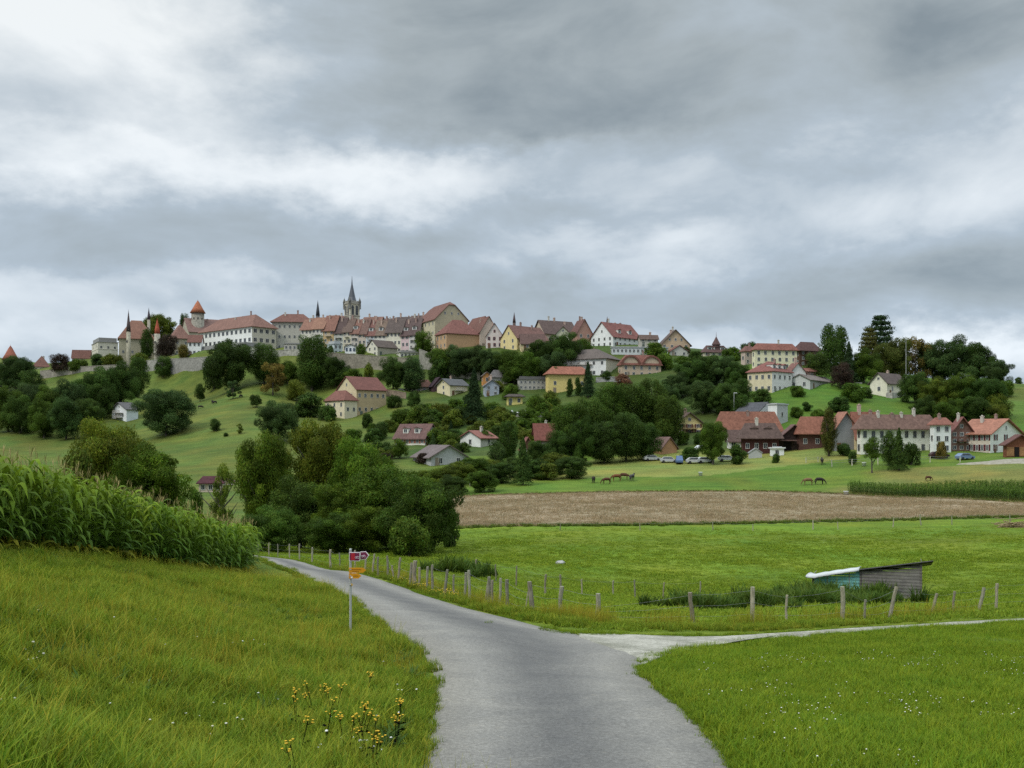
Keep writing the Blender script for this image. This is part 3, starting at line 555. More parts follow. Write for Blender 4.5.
        A, Bn = (Lr, Ll) if g == 'L' else (Ll, Lr)
        k = rise / half; c = b['clip']
        def V(a, y, z): return (a, y, z) if g == 'L' else (y, a, z)
        go = o * .8
        lo, hi = ze - o * k * .8, zr + .06
        cx = half * .55 * c                                   # how far the ridge end is clipped back
        zc = zr - rise * .55 * c; yc = half * .55 * c
        for sgn in (0, 1):
            def Y(y): return y if sgn == 0 else Bn - y
            if c: top = [(-go, -o * .8, lo), (A + go, -o * .8, lo), (A + go, half - yc, zc + .06), (A - cx * 1.2, half, hi), (cx * 1.2, half, hi), (-go, half - yc, zc + .06)]
            else: top = [(-go, -o * .8, lo), (A + go, -o * .8, lo), (A + go, half, hi), (-go, half, hi)]
            n = len(top)
            vs = [V(a, Y(y), z) for a, y, z in top] + [V(a, Y(y), z - th_) for a, y, z in top]
            f1 = tuple(range(n)); f2 = tuple(range(2 * n - 1, n - 1, -1))
            fs = [f1, f2] + [((i + 1) % n, i, i + n, (i + 1) % n + n) for i in range(n)]
            mb.add(vs, fs)
        if c:
            for e_ in (0, 1):
                def A_(a): return a if e_ == 0 else A - a
                tri = [(-go, half - yc, zc + .07), (-go, half + yc, zc + .07), (cx * 1.2, half, hi + .01)]
                vs = [V(A_(a), y, z) for a, y, z in tri] + [V(A_(a), y, z - th_) for a, y, z in tri]
                mb.add(vs, [(0, 1, 2), (5, 4, 3), (1, 0, 3, 4), (2, 1, 4, 5), (0, 2, 5, 3)])
    rf = mb.obj('roof', M['roof'] if g != 'F' else M['paint'], root, roofc)
    # ---- chimneys (sub-parts of the roof)
    rr = random.Random(int(b['xc'] * 7 + b['D']))
    def roof_z(x, y):
        if g == 'F': return ze + .3
        if g == 'L': return zr - rise * abs(y - Ll / 2) / half
        if g == 'R': return zr - rise * abs(x - Lr / 2) / half
        return ze + rise * min(1, min(x, Lr - x, y, Ll - y) / (min(Lr, Ll) / 2))
    for i in range(b['chim']):
        f = (i + .5 + rr.uniform(-.2, .2)) / b['chim']
        if (g == 'L') or (g in 'HF' and Lr >= Ll): x, y = Lr * (.15 + .7 * f), Ll * rr.choice((.38, .5, .6))
        else: x, y = Lr * rr.choice((.38, .5, .6)), Ll * (.15 + .7 * f)
        z = roof_z(x, y); hh = rr.uniform(.9, 1.7); q = rr.uniform(.28, .42)
        mb = MB(); mb.box(x - q, x + q, y - q * .8, y + q * .8, z - .8, z + hh); mb.box(x - q - .08, x + q + .08, y - q * .8 - .08, y + q * .8 + .08, z + hh, z + hh + .14)
        mb.box(x - q * .4, x + q * .4, y - q * .4, y + q * .4, z + hh + .14, z + hh + .4)
        mb.obj('chimney', M['wall'], rf, rr.choice([(.45, .33, .27), (.5, .46, .4), (.3, .2, .17)]))
    # ---- windows
    ww, wh = b['wsz']
    for face, spec, Lf in (('L', b['wl'], Ll), ('R', b['wr'], Lr)):
        rows, cols = spec
        T0 = face_map(face, Lr, Ll)
        off = -.075 if (face == 'R' and b['wall2']) else -.012
        if rows and cols:
            w_ = min(ww, Lf / cols * .55); h_ = min(wh, ze / rows * .6)
            for r_ in range(rows):
                for c_ in range(cols):
                    x = Lf * (c_ + .5 + rr.uniform(-.04, .04)) / cols; z = ze * (r_ + .52) / rows
                    wi = put(window_mesh(w_, h_), 'window', root, T0 @ Matrix.Translation((x, off, z)), b['frame'])
                    if b['shut']:
                        for sg in (-1, 1): put(shutter_mesh(w_ * .5, h_), 'shutter', wi, Matrix.Translation((sg * w_ * .78, 0, 0)), b['shut'])
        if b['attic'] and g == face and rise > 2:
            n = b['attic']; h_ = min(wh * .8, rise * .3)
            for i in range(n + (1 if n == 2 else 0)):
                x = Lf / 2 + (0 if n == 1 else (i - 1) * Lf * .2)
                put(window_mesh(min(ww * .8, 1.0), h_), 'window', root, T0 @ Matrix.Translation((x, off, ze + rise * (.32 if n > 1 else .35))), b['frame'])
    # a door on the side that faces down the slope
    if b['mat'] == 'wall' and g != 'F' and wr_ > 5:
        mb = MB(); x = Lr * .12 + .5; yo = -.075 if b['wall2'] else -.012
        mb.box(x - .55, x + .55, yo - .05, yo, .0, 2.05); mb.box(x - .45, x + .45, yo - .08, yo - .05, .1, 1.0)
        mb.obj('door', M['paint'], root, rr.choice([(.16, .09, .05), (.1, .12, .1), (.25, .2, .15)]))
    # ---- dormers
    for i in range(b['dorm']):
        f = (i + .5) / b['dorm']
        if g == 'R' or (g == 'H' and Ll > Lr): Lf, run = Ll, min(half if g != 'H' else Lr / 2, 99); face = 'L'
        else: Lf, run = Lr, (half if g != 'H' else Ll / 2); face = 'R'
        if g == 'R' and b['xc'] - b['xl'] < 6: face, Lf = 'L', Ll
        T0 = face_map(face, Lr, Ll); x = Lf * (.12 + .76 * f); y = run * .22; z = ze + rise * .22; dh = min(1.5, rise * .5); dw = min(1.0, Lf / b['dorm'] * .3)
        mb = MB(); mb.box(x - dw, x + dw, y, y + run * .5, z - .2, z + dh, 0, T0); dm = mb.obj('dormer', M['wall'], rf, (.66, .64, .6))
        mb = MB(); mb.add([T0 @ Vector(v) for v in ((x - dw - .2, y - .3, z + dh), (x + dw + .2, y - .3, z + dh), (x, y - .3, z + dh + .55), (x - dw - .2, y + run * .6, z + dh), (x + dw + .2, y + run * .6, z + dh), (x, y + run * .6, z + dh + .55))],
                          [(0, 1, 2), (5, 4, 3), (1, 0, 3, 4), (2, 1, 4, 5), (0, 2, 5, 3)])
        mb.obj('dormer_roof', M['roof'], rf, roofc)
        put(window_mesh(dw * 1.4, dh * .75), 'window', root, T0 @ Matrix.Translation((x, y - .01, z + dh * .5)), (.7, .68, .64))
    # ---- special features
    ex = b['extra']
    if ex == 'balc':
        face, Lf = ('R', Lr) if wr_ >= wl_ else ('L', Ll)
        T0 = face_map(face, Lr, Ll)
        for zf in ((.36, .7) if ze > 5 else (.5,)):
            mb = MB(); x0, x1, z = Lf * .25, Lf * .75, ze * zf
            mb.box(x0, x1, -1.3, -.08, z - .15, z, 0, T0)
            mb.box(x0, x1, -1.33, -1.27, z + .85, z + .95, 0, T0)
            n = max(4, int((x1 - x0) / .35))
            for i in range(n + 1): xx = x0 + (x1 - x0) * i / n; mb.box(xx - .06, xx + .06, -1.32, -1.28, z, z + .85, 0, T0)
            mb.obj('balcony', M['wood'] if b['mat'] == 'wood' or b['cat'] == 'chalet' else M['paint'], root, (.17, .09, .06) if b['cat'] == 'chalet' else (.45, .42, .38))
    if ex == 'bands':
        for f in (.34, .67):
            mb = MB(); mb.box(-.15, Lr + .15, -.15, Ll + .15, ze * f, ze * f + .3); mb.obj('cornice', M['wall'], root, (.62, .58, .5))
    if ex == 'plinth':
        mb = MB(); mb.box(-.8, Lr + .3, -2.2, -.07, -3, ze * .22); mb.obj('terrace', M['stone'], root, (.45, .42, .38))
    if ex == 'turret':
        mb = MB(); cx, cy = Lr * .55, Ll * .5; mb.lathe([(1.6, ze), (1.6, zr + .3), (2.0, zr + .3), (1.1, zr + 1.8), (.12, zr + 3.6), (.03, zr + 5.5)], 6, 0, (cx, cy), False); mb.obj('turret', M['roof'], root, roofc)
    if ex == 'twin':
        for f in (.22, .76):
            T0 = face_map('R', Lr, Ll); x = Lr * f; r_ = Lr * .2
            arc = [(x + r_ * math.cos(R(a)), ze + rise * .75 * math.sin(R(a))) for a in range(0, 181, 20)]
            mb = MB(); n = len(arc)
            mb.add([(px_, -.10, z) for px_, z in arc] + [(px_, Ll * .4, z) for px_, z in arc], [tuple(range(n))[::-1], tuple(range(n, 2 * n))] + [(i, i + 1, i + 1 + n, i + n) for i in range(n - 1)] + [(n - 1, 0, n, 2 * n - 1)])
            mb.obj('gable', M['wall'], root, wall)
            mb = MB(); arc2 = [(x + (r_ + .9) * math.cos(R(a)), ze - .3 + (rise * .75 + 1.0) * math.sin(R(a))) for a in range(0, 181, 20)]
            mb.add([(px_, -.5, z) for px_, z in arc2] + [(px_, Ll * .4, z) for px_, z in arc2] + [(px_, -.5, z) for px_, z in arc] + [(px_, Ll * .4, z) for px_, z in arc],
                   [(i, i + 1, i + 1 + n, i + n) for i in range(n - 1)] + [(i + 2 * n + 1, i + 2 * n, i + 3 * n, i + 3 * n + 1) for i in range(n - 1)] + [(i + 1, i, i + 2 * n, i + 2 * n + 1) for i in range(n - 1)])
            mb.obj('gable_roof', M['roof'], root, roofc)
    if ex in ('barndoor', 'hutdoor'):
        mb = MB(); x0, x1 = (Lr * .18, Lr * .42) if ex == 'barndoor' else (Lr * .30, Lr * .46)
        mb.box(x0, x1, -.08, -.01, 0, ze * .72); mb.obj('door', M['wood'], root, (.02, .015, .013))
        if ex == 'hutdoor':
            mb = MB()
            for f0, f1 in ((.02, .28), (.48, .96)): mb.box(Lr * f0, Lr * f1, -.1, -.01, ze * .1, ze * .72)
            mb.obj('shutter_panel', M['wood'], root, (.42, .22, .10))
        else:
            mb = MB(); mb.box(-.3, Lr * .5, -2.2, -.02, ze * .78, ze * .86); mb.obj('canopy', M['roof'], root, roofc)
    return root
for b in BL: build_house(b)

# ------------------------------------------------------------------ castle towers, church, spires
def turret_tower(name, label, cat, px, base, top_wall, tip, rad_px, D, wallc, roofc, n=16, slim=False, over=1.25, bell=False):
    s = D / FPX; root = empty(name, P(px, base, D)); tag(root, label, cat)
    r_ = rad_px * s; h = (base - top_wall) * s; H_ = (base - tip) * s
    mb = MB(); mb.lathe([(r_ * 1.03, -6), (r_ * 1.02, 0), (r_, h), (.01, h)], n); mb.obj('wall', M['stone'], root, wallc)
    mb = MB(); mb.lathe([(.01, h - .01), (r_ * over, h - .3), (r_ * .78, h + (H_ - h) * .32), (r_ * .3, h + (H_ - h) * .74), (.07, h + (H_ - h) * .93), (.03, H_)], n); rf = mb.obj('roof', M['roof'], root, roofc)
    for k in range(4 if not slim else 2):
        a = R(-90 + (k - 1.5) * 38); q = put(window_mesh(.8, 1.1), 'window', root, Matrix.Translation((math.cos(a) * (r_ + .0), math.sin(a) * (r_ + .0), h * (.8 if not slim else .7))) @ Matrix.Rotation(a + R(90), 4, 'Z'), (.3, .26, .2))
    return root
turret_tower('round_tower', 'round corner tower with red cone roof at the far left', 'tower', 10.5, 376, 359.5, 344.5, 6.6, 518, (.36, .32, .25), (.34, .12, .08))
turret_tower('castle_keep', 'big round castle keep with orange cone roof, highest tower of the castle', 'tower', 197.8, 345, 312.5, 299.5, 6.2, 520, (.36, .33, .27), (.42, .15, .08))
turret_tower('stair_turret', 'slim pale turret with needle spire on the castle hall front', 'turret', 128.5, 366, 331, 309.5, 2.1, 496, (.42, .38, .28), (.12, .09, .09), 10, True, 1.1)
turret_tower('stair_turret', 'needle spire rising behind the right end of the castle hall roof', 'turret', 148.8, 350, 319, 307.5, 1.5, 512, (.40, .36, .28), (.10, .08, .09), 10, True, 1.1)
turret_tower('watch_turret', 'tiny turret with thin bright red spire among castle trees', 'turret', 157.2, 362, 334, 318, 3.0, 492, (.46, .42, .33), (.45, .11, .06), 10, True, .9)
turret_tower('small_spire', 'dark slender spire above the left end of the old row', 'spire', 317.8, 345, 315, 300, 1.9, 476, (.10, .10, .11), (.07, .075, .085), 8, True, 1.1)
turret_tower('small_spire', 'short dark spire behind the red roofs in mid ridge', 'spire', 514.2, 340, 322, 312, 1.5, 446, (.14, .10, .09), (.12, .08, .08), 8, True, 1.1)
turret_tower('small_spire', 'thin spire on the ridge of the large white building', 'spire', 607.2, 340, 321, 316.5, .8, 432, (.12, .08, .08), (.12, .08, .08), 8, True, 1.1)
def church():
    D = 458; s = D / FPX; root = empty('church_tower', P(352, 350, D), R(38)); tag(root, 'square Gothic church tower with dark needle spire and corner pinnacles', 'church tower')
    a = 5.6 * s; h = (350 - 304.5) * s; tip = (350 - 276) * s
    mb = MB(); mb.box(-a, a, -a, a, -5, h); mb.obj('wall', M['stone'], root, (.68, .62, .48))
    mb = MB(); mb.box(-a - .35, a + .35, -a - .35, a + .35, h, h + .7)
    mb.box(-a - .2, a + .2, -a - .2, a + .2, h - 5.6, h - 5.2); mb.obj('cornice', M['stone'], root, (.40, .37, .31))
    mb = MB()
    for i in range(7):
        for e in (-1, 1):
            u = -a + (i + .5) * 2 * a / 7
            mb.box(u - .2, u + .2, e * a - .12, e * a + .12, h + .7, h + 1.5); mb.box(e * a - .12, e * a + .12, u - .2, u + .2, h + .7, h + 1.5)
    mb.obj('parapet', M['stone'], root, (.42, .39, .33))
    mb = MB(); mb.lathe([(a * .92, h + .7), (a * .62, h + 3.2), (a * .34, h + 6.5), (.3, h + (tip - h) * .72), (.09, tip - .8), (.05, tip)], 8, 0, (0, 0), False, R(22.5)); mb.obj('spire', M['metal'], root, (.075, .08, .095))
    mb = MB()
    mb.lathe([(.85, -1), (.85, .01)], 8, 0)
    pin = MB(); pin.lathe([(.6, -2.2), (.6, .9), (.75, 1.0), (.08, 2.9), (.03, 3.4)], 8)
    pm = pin.mesh('pinnacle', [M['stone']])
    for x in (-a, a):
        for y in (-a, a): link('pinnacle', pm, root, (x, y, h), (.30, .29, .26))
    ow = MB(); n = 10; W_, Hh = .62, 4.2
    arc = [(-W_, 0), (W_, 0), (W_, Hh - .9)] + [(W_ * math.cos(R(t_)) , Hh - .9 + 1.1 * math.sin(R(t_))) for t_ in range(20, 161, 20)] + [(-W_, Hh - .9)]
    ow.add([(x, -.04, z) for x, z in arc], [tuple(range(len(arc)))], 1); 
    for i in range(5): ow.box(-W_, W_, -.12, -.05, .3 + i * .8, .45 + i * .8, 0)
    om = ow.mesh('belfry_opening', [M['stone'], M['glass']])
    for k in range(4):
        for dx in (-1.05, 1.05):
            put(om, 'belfry_opening', root, Matrix.Rotation(R(90 * k), 4, 'Z') @ Matrix.Translation((dx, -a, h - 5.0)), (.2, .19, .17))
church()

# ------------------------------------------------------------------ stone terrace walls
def stone_wall(label, pts, top, thick=.8, color=(.36, .34, .29), cat='wall', name='retaining_wall', down=5.0, mat='stone'):
    """pts: (px, base row, D); top: rows of the wall head at the same points"""
    mb = MB(); n = len(pts); V_ = []
    for (px, py, D), ty in zip(pts, top):
        p = P(px, py, D); zt = P(px, ty, D).z
        V_ += [(p.x, p.y, p.z - down), (p.x, p.y, zt), (p.x, p.y + thick, zt), (p.x, p.y + thick, p.z - down)]
    c0 = Vector(V_[0]); V_ = [tuple(Vector(v) - c0) for v in V_]
    fs = []
    for i in range(n - 1):
        a = i * 4; fs += [(a, a + 4, a + 5, a + 1), (a + 1, a + 5, a + 6, a + 2), (a + 2, a + 6, a + 7, a + 3)]
    fs += [(0, 1, 2, 3), tuple(4 * (n - 1) + k for k in (3, 2, 1, 0))]
    mb.add(V_, fs); o = mb.obj(name, M[mat], None, color, c0); tag(o, label, cat)
    # a capping course
    cb = MB(); V2 = []
    for i in range(n):
        x, y, z = V_[i * 4 + 1]; V2 += [(x, y - .12, z - .02), (x, y - .12, z + .16), (x, y + thick + .1, z + .16), (x, y + thick + .1, z - .02)]
    fs2 = []
    for i in range(n - 1):
        a = i * 4; fs2 += [(a, a + 4, a + 5, a + 1), (a + 1, a + 5, a + 6, a + 2), (a + 2, a + 6, a + 7, a + 3), (a + 3, a + 7, a + 4, a)]
    fs2 += [(0, 1, 2, 3), tuple(4 * (n - 1) + k for k in (3, 2, 1, 0))]
    cb.add(V2, fs2); cb.obj('coping', M[mat], o, tuple(min(.7, c * 1.25) for c in color))
for l_, p_, t_, k_ in WL: stone_wall(l_, p_, t_, **k_)
for i, (px, py, hh) in enumerate(((503, 410.5, 1.7), (512, 411, 2.3), (518, 412, 1.2), (526, 411, 1.8), (533, 409.5, 2.5), (539, 412, 1.5))):
    p = P(px, py, 340); hh *= .6; mb = MB(); w_ = .3 + .14 * (i % 3); mb.box(-w_, w_, -.15, .15, -1, hh * .8); mb.lathe([(w_, hh * .8 - .3), (w_ * .6, hh * .95), (.01, hh)], 8); mb.box(-w_ - .3, w_ + .3, -.5, .6, -1.2, .2)
    o = mb.obj('gravestone', M['paint'], None, (.5, .5, .48), (p.x, p.y, H(p.x, p.y))); tag(o, 'grey stone slab standing in the walled garden below the tiny yellow house', 'gravestone', 'grey slabs in the walled garden')

# ------------------------------------------------------------------ ground sheet
def pip(px_, py_, poly):
    inside = np.zeros(len(px_), bool); n = len(poly)
    for i in range(n):
        x0, y0 = poly[i]; x1, y1 = poly[(i + 1) % n]
        c = ((y0 > py_) != (y1 > py_)) & (px_ < (x1 - x0) * (py_ - y0) / (y1 - y0 + 1e-12) + x0)
        inside ^= c
    return inside
def xy(l): return [((px - 512) / FPX * D, D) for px, D in l]
def vnoise(x, y, sc_, seed=0):
    """smooth value noise for land-cover patches"""
    x = x / sc_; y = y / sc_; xi = np.floor(x).astype(int); yi = np.floor(y).astype(int); xf = x - xi; yf = y - yi
    u = xf * xf * (3 - 2 * xf); v = yf * yf * (3 - 2 * yf)
    def h(a, b): 
        k = (a * 374761393 + b * 668265263 + seed * 974711) & 0x7fffffff; k = ((k ^ (k >> 13)) * 1274126177) & 0x7fffffff
        return (k ^ (k >> 16)) / 0x7fffffff % 1.0
    return (h(xi, yi) * (1 - u) + h(xi + 1, yi) * u) * (1 - v) + (h(xi, yi + 1) * (1 - u) + h(xi + 1, yi + 1) * u) * v
def strip_poly(a, b): return [((px - 512) / FPX * D, D) for px, py, D in a] + [((px - 512) / FPX * D, D) for px, py, D in b][::-1]
ROADPOLY = strip_poly(ROAD_R + ROAD_T, ROAD_L)
TRKPOLY = strip_poly(TRK_A, TRK_B)
rows = np.concatenate([np.arange(-18, 8, 1.0), np.exp(np.arange(math.log(8 + 6), math.log(150), .0085)) - 6, np.exp(np.arange(math.log(150), math.log(620), .0075)), np.exp(np.arange(math.log(620), math.log(2600), .06))])
us = np.concatenate([np.arange(-1.35, -.62, .012), np.arange(-.62, .62, .0034), np.arange(.62, 1.36, .012)])
GX = us[None, :] * (rows[:, None] + 24); GY = np.repeat(rows[:, None], len(us), 1)
gxf, gyf = GX.ravel(), GY.ravel()
gz_ = Hn(gxf, gyf)
near = np.clip(1 - gyf / 120, 0, 1)
bumpy = (vnoise(gxf, gyf, 1.3, 1) - .5) * .10 + (vnoise(gxf, gyf, 4, 2) - .5) * .16
on_road = np.zeros(len(gxf), bool)
for dx_ in (-.5, 0, .5):
    for dy_ in (-.7, 0, .7): on_road |= pip(gxf + dx_, gyf + dy_, ROADPOLY) | pip(gxf + dx_, gyf + dy_, TRKPOLY)
far_b = (vnoise(gxf, gyf, 9, 3) - .5) * .9 * np.clip((gyf - 240) / 60, 0, 1)
gz_ = gz_ + np.where(on_road, -.03, bumpy * near) + far_b
# land cover: real differences of sward between fields
c = np.zeros((len(gxf), 3))
def setc(mask, col): c[mask] = col
c[:] = (.050, .078, .016)
left_meadow = (gyf < 130) & (gxf < -1.5)
pasture = (gyf < 132)
setc(pasture, (.125, .195, .016))
setc(left_meadow & (gyf < 75), (.115, .165, .018))
lawn = pip(gxf, gyf, [(2.2, 3), (2.2, 10), (2.6, 19), (4.1, 24), (16, 31), (60, 37), (60, 3)])
setc(lawn, (.12, .20, .016))
far_mead = (gyf >= 132) & (gyf < 262)
setc(far_mead, (.090, .155, .020))
px_ = gxf / np.maximum(gyf, 1) * FPX + 512
jt = (vnoise(gxf, gyf, 14, 61) - .5) * 2; jy = gyf + 9 * jt
def blend(wt, col):
    wt = np.clip(wt, 0, 1)[:, None]; c[:] = c * (1 - wt) + np.array(col)[None] * wt
def ss(x, a, b_): f = np.clip((x - a) / (b_ - a), 0, 1); return f * f * (3 - 2 * f)
mown = pip(gxf, gyf, xy([(440, 212), (620, 224), (700, 222), (760, 228), (860, 236), (860, 262), (700, 268), (600, 256), (500, 232)])); setc(mown, (.175, .210, .052))
dry = (gyf > 172) & (gyf < 215); blend(dry * ss(px_ + 30 * jt, 835, 875), (.140, .155, .040))
blend((gyf >= 132) * (1 - ss(px_ + 40 * jt, 370, 470)), (.088, .125, .024))
hill = ss(jy, 256, 272)
blend(hill * ss(px_ + 60 * jt, 360, 450), (.052, .086, .018))
blend(ss(jy, 268, 282) * ss(px_ + 20 * jt, 735, 765), (.070, .140, .017))
blend(ss(jy, 300, 330) * ss(px_ + 30 * jt, 930, 1000), (.090, .130, .024))
pn = vnoise(gxf, gyf, 11, 5) * .5 + vnoise(gxf, gyf, 3.1, 6) * .5
pn2 = vnoise(gxf, gyf * 3, 40, 8)
c *= (.78 + .44 * pn)[:, None]; c *= (.9 + .2 * pn2)[:, None]
c[:, 0] *= .85 + .4 * vnoise(gxf, gyf, 6, 9)
nR, nC = GX.shape
idx = np.arange(nR * nC).reshape(nR, nC)
F4 = np.stack([idx[:-1, :-1], idx[:-1, 1:], idx[1:, 1:], idx[1:, :-1]], -1).reshape(-1, 4)
m, t, b = new_mat('meadow')
at = t.nodes.new('ShaderNodeAttribute'); at.attribute_name = 'tone'
pp = pos(t)
n1_ = noise(t, 3.2, 8, .72, pp); r1 = rampn(t, n1_.outputs[0], [(.3, (.55, .6, .5)), (.5, (1, 1, 1)), (.72, (1.45, 1.3, 1.2))])
mpn = t.nodes.new('ShaderNodeMapping'); mpn.inputs['Scale'].default_value = (.25, 1.1, 1); L(t, pp, mpn.inputs[0])
n2_ = noise(t, .35, 5, .65, mpn.outputs[0]); r2 = rampn(t, n2_.outputs[0], [(.3, (.72, .78, .75)), (.7, (1.25, 1.15, 1.1))])
c_ = mixc(t, at.outputs['Color'], r1.outputs[0], 1.0, 'MULTIPLY'); c_ = mixc(t, c_, r2.outputs[0], 1.0, 'MULTIPLY')
L(t, c_, b.inputs['Base Color']); b.inputs['Roughness'].default_value = .9; b.inputs['Specular IOR Level'].default_value = .15
bump(t, b, n1_.outputs[0], .8, .25); M['meadow'] = m
g_ = link('ground', np_mesh('ground', np.stack([gxf, gyf, gz_], 1), F4, m, True, c)); tag(g_, kind='structure')

# ------------------------------------------------------------------ road, gravel track, stubble field
def resample(l, n):
    p = np.array([((px - 512) / FPX * D, D) for px, py, D in l]); d = np.concatenate([[0], np.cumsum(np.hypot(*np.diff(p, axis=0).T))])
    # Catmull-Rom style smoothing
    q = np.linspace(0, d[-1], n); X = np.interp(q, d, p[:, 0]); Y = np.interp(q, d, p[:, 1])
    for _ in range(max(1, n // 40)):
        X[1:-1] = (X[:-2] + 2 * X[1:-1] + X[2:]) / 4; Y[1:-1] = (Y[:-2] + 2 * Y[1:-1] + Y[2:]) / 4
    return X, Y
def sheet(name, A, Bl, n, k, off, mat, jit=0, crown=0.0):
    ax, ay = resample(A, n); bx, by = resample(Bl, n)
    if jit:
        for arr in (ax, ay, bx, by): arr += np.interp(np.arange(n), np.arange(0, n, 3), rng.normal(0, jit, len(np.arange(0, n, 3))))
    f = np.linspace(0, 1, k)[None]; X = ax[:, None] * (1 - f) + bx[:, None] * f; Y = ay[:, None] * (1 - f) + by[:, None] * f
    Z = Hn(X, Y).reshape(X.shape) + off + crown * (1 - (2 * f - 1) ** 2)
    Z[:, 0] -= off + .05; Z[:, -1] -= off + .05; Z[0] -= off + .1; Z[-1] -= off + .1
    idx = np.arange(n * k).reshape(n, k); Fq = np.stack([idx[:-1, :-1], idx[:-1, 1:], idx[1:, 1:], idx[1:, :-1]], -1).reshape(-1, 4)
    tone = np.repeat(np.broadcast_to(f, X.shape).reshape(-1, 1), 3, 1)
    me = np_mesh(name, np.stack([X.ravel(), Y.ravel(), Z.ravel()], 1), Fq, mat, True, tone)
    return tag(link(name, me), kind='structure')
m, t, b = new_mat('worn_asphalt'); pp = pos(t)
at = t.nodes.new('ShaderNodeAttribute'); at.attribute_name = 'tone'
sp = t.nodes.new('ShaderNodeSeparateColor'); L(t, at.outputs['Color'], sp.inputs[0])
trk = rampn(t, sp.outputs[0], [(0, (.85, .80, .70)), (.05, (1.12, 1.08, 1.0)), (.22, (1.22, 1.20, 1.16)), (.44, (.70, .70, .71)), (.56, (.72, .72, .73)), (.78, (1.18, 1.16, 1.12)), (.94, (.98, .96, .92)), (1, (.80, .76, .68))])
na = noise(t, 16, 10, .85, pp); ra = rampn(t, na.outputs[0], [(.34, (.128, .122, .112)), (.5, (.200, .192, .178)), (.66, (.30, .29, .27))])
nb = noise(t, .55, 5, .6, pp, 1.2); rb = rampn(t, nb.outputs[0], [(.34, (.86, .86, .87)), (.66, (1.10, 1.09, 1.07))])
vor = t.nodes.new('ShaderNodeTexVoronoi'); vor.inputs['Scale'].default_value = 60; L(t, pp, vor.inputs['Vector'])
rv = rampn(t, vor.outputs['Distance'], [(0, (1.2, 1.2, 1.2)), (.35, (1, 1, 1)), (.7, (.72, .72, .72))])
cc = mixc(t, ra.outputs[0], trk.outputs[0], 1, 'MULTIPLY'); cc = mixc(t, cc, rb.outputs[0], 1, 'MULTIPLY'); cc = mixc(t, cc, rv.outputs[0], .7, 'MULTIPLY')
# patches, a long crack or two, crumbled margin
nv = noise(t, .35, 2, .5, pp, 2.5); rc2 = rampn(t, nv.outputs[0], [(.485, (1, 1, 1)), (.497, (.62, .62, .62)), (.503, (.62, .62, .62)), (.515, (1, 1, 1))]); cc = mixc(t, cc, rc2.outputs[0], .16, 'MULTIPLY')
ng_ = noise(t, 5, 5, .7, pp); rg_ = rampn(t, ng_.outputs[0], [(.60, (1, 1, 1)), (.72, (1.35, 1.28, 1.15))]); cc = mixc(t, cc, rg_.outputs[0], .8, 'MULTIPLY')
L(t, cc, b.inputs['Base Color']); b.inputs['Roughness'].default_value = .92; b.inputs['Specular IOR Level'].default_value = .2; b.inputs['Roughness'].default_value = .88; bump(t, b, na.outputs[0], .5, .02); M['asphalt'] = m
road = sheet('road', ROAD_L, ROAD_R + ROAD_T, 240, 13, .02, m, .035, .02)
m, t, b = new_mat('limestone_gravel'); pp = pos(t)
na = noise(t, 14, 8, .8, pp); ra = rampn(t, na.outputs[0], [(.3, (.16, .145, .115)), (.5, (.34, .32, .27)), (.68, (.52, .495, .43))])
nb = noise(t, .8, 5, .7, pp, .8); rb = rampn(t, nb.outputs[0], [(.36, (.55, .56, .50)), (.62, (1.1, 1.1, 1.08))])
L(t, mixc(t, ra.outputs[0], rb.outputs[0], 1, 'MULTIPLY'), b.inputs['Base Color']); b.inputs['Roughness'].default_value = .95; bump(t, b, na.outputs[0], .7, .03); M['gravel'] = m
MOUTH_A = [(580, 643, 26.4), (606, 655, 23.4), (638, 668, 20.4), (650, 662, 21.6)] + TRK_A; MOUTH_B = [(575, 635, 28.4)] + TRK_B
trk_o = sheet('gravel_track', MOUTH_A, MOUTH_B, 220, 9, .055, m, .04)
m, t, b = new_mat('stubble'); pp = pos(t)
mpn = t.nodes.new('ShaderNodeMapping'); mpn.inputs['Scale'].default_value = (.35, 2.2, 1); L(t, pp, mpn.inputs[0])
na = noise(t, 1.3, 8, .75, mpn.outputs[0]); ra = rampn(t, na.outputs[0], [(.32, (.16, .12, .07)), (.5, (.27, .21, .135)), (.68, (.37, .30, .20))])
nb = noise(t, .05, 4, .6, pp); rb = rampn(t, nb.outputs[0], [(.35, (.85, .88, .78)), (.65, (1.1, 1.05, 1.0))])
L(t, mixc(t, ra.outputs[0], rb.outputs[0], 1, 'MULTIPLY'), b.inputs['Base Color']); b.inputs['Roughness'].default_value = .95; bump(t, b, na.outputs[0], .7, .15)
STB_A = [(330, 527, 122), (450, 527, 122), (640, 525, 125), (840, 520, 132), (1024, 517, 137), (1300, 512, 142)]
STB_B = [(330, 498, 186), (450, 496.5, 190), (600, 492, 196), (760, 492, 198), (850, 494, 192), (1024, 503, 172), (1300, 503, 172)]
sheet('stubble_field', STB_A, STB_B, 120, 24, .12, m, .0)
YRD_A = [(955, 466, 217), (975, 466, 215.5), (1000, 464, 214), (1060, 462, 212)]; YRD_B = [(955, 461.5, 217.6), (975, 458, 219), (1000, 458, 221), (1060, 456, 223)]
m, t, b = new_mat('dirt_gravel'); na = noise(t, 1.2, 6, .7, pos(t)); L(t, rampn(t, na.outputs[0], [(.3, (.16, .14, .09)), (.7, (.34, .31, .25))]).outputs[0], b.inputs['Base Color']); b.inputs['Roughness'].default_value = .95
sheet('gravel_yard', YRD_A, YRD_B, 40, 6, .15, m, .3)
stub_poly = strip_poly(STB_A, STB_B)

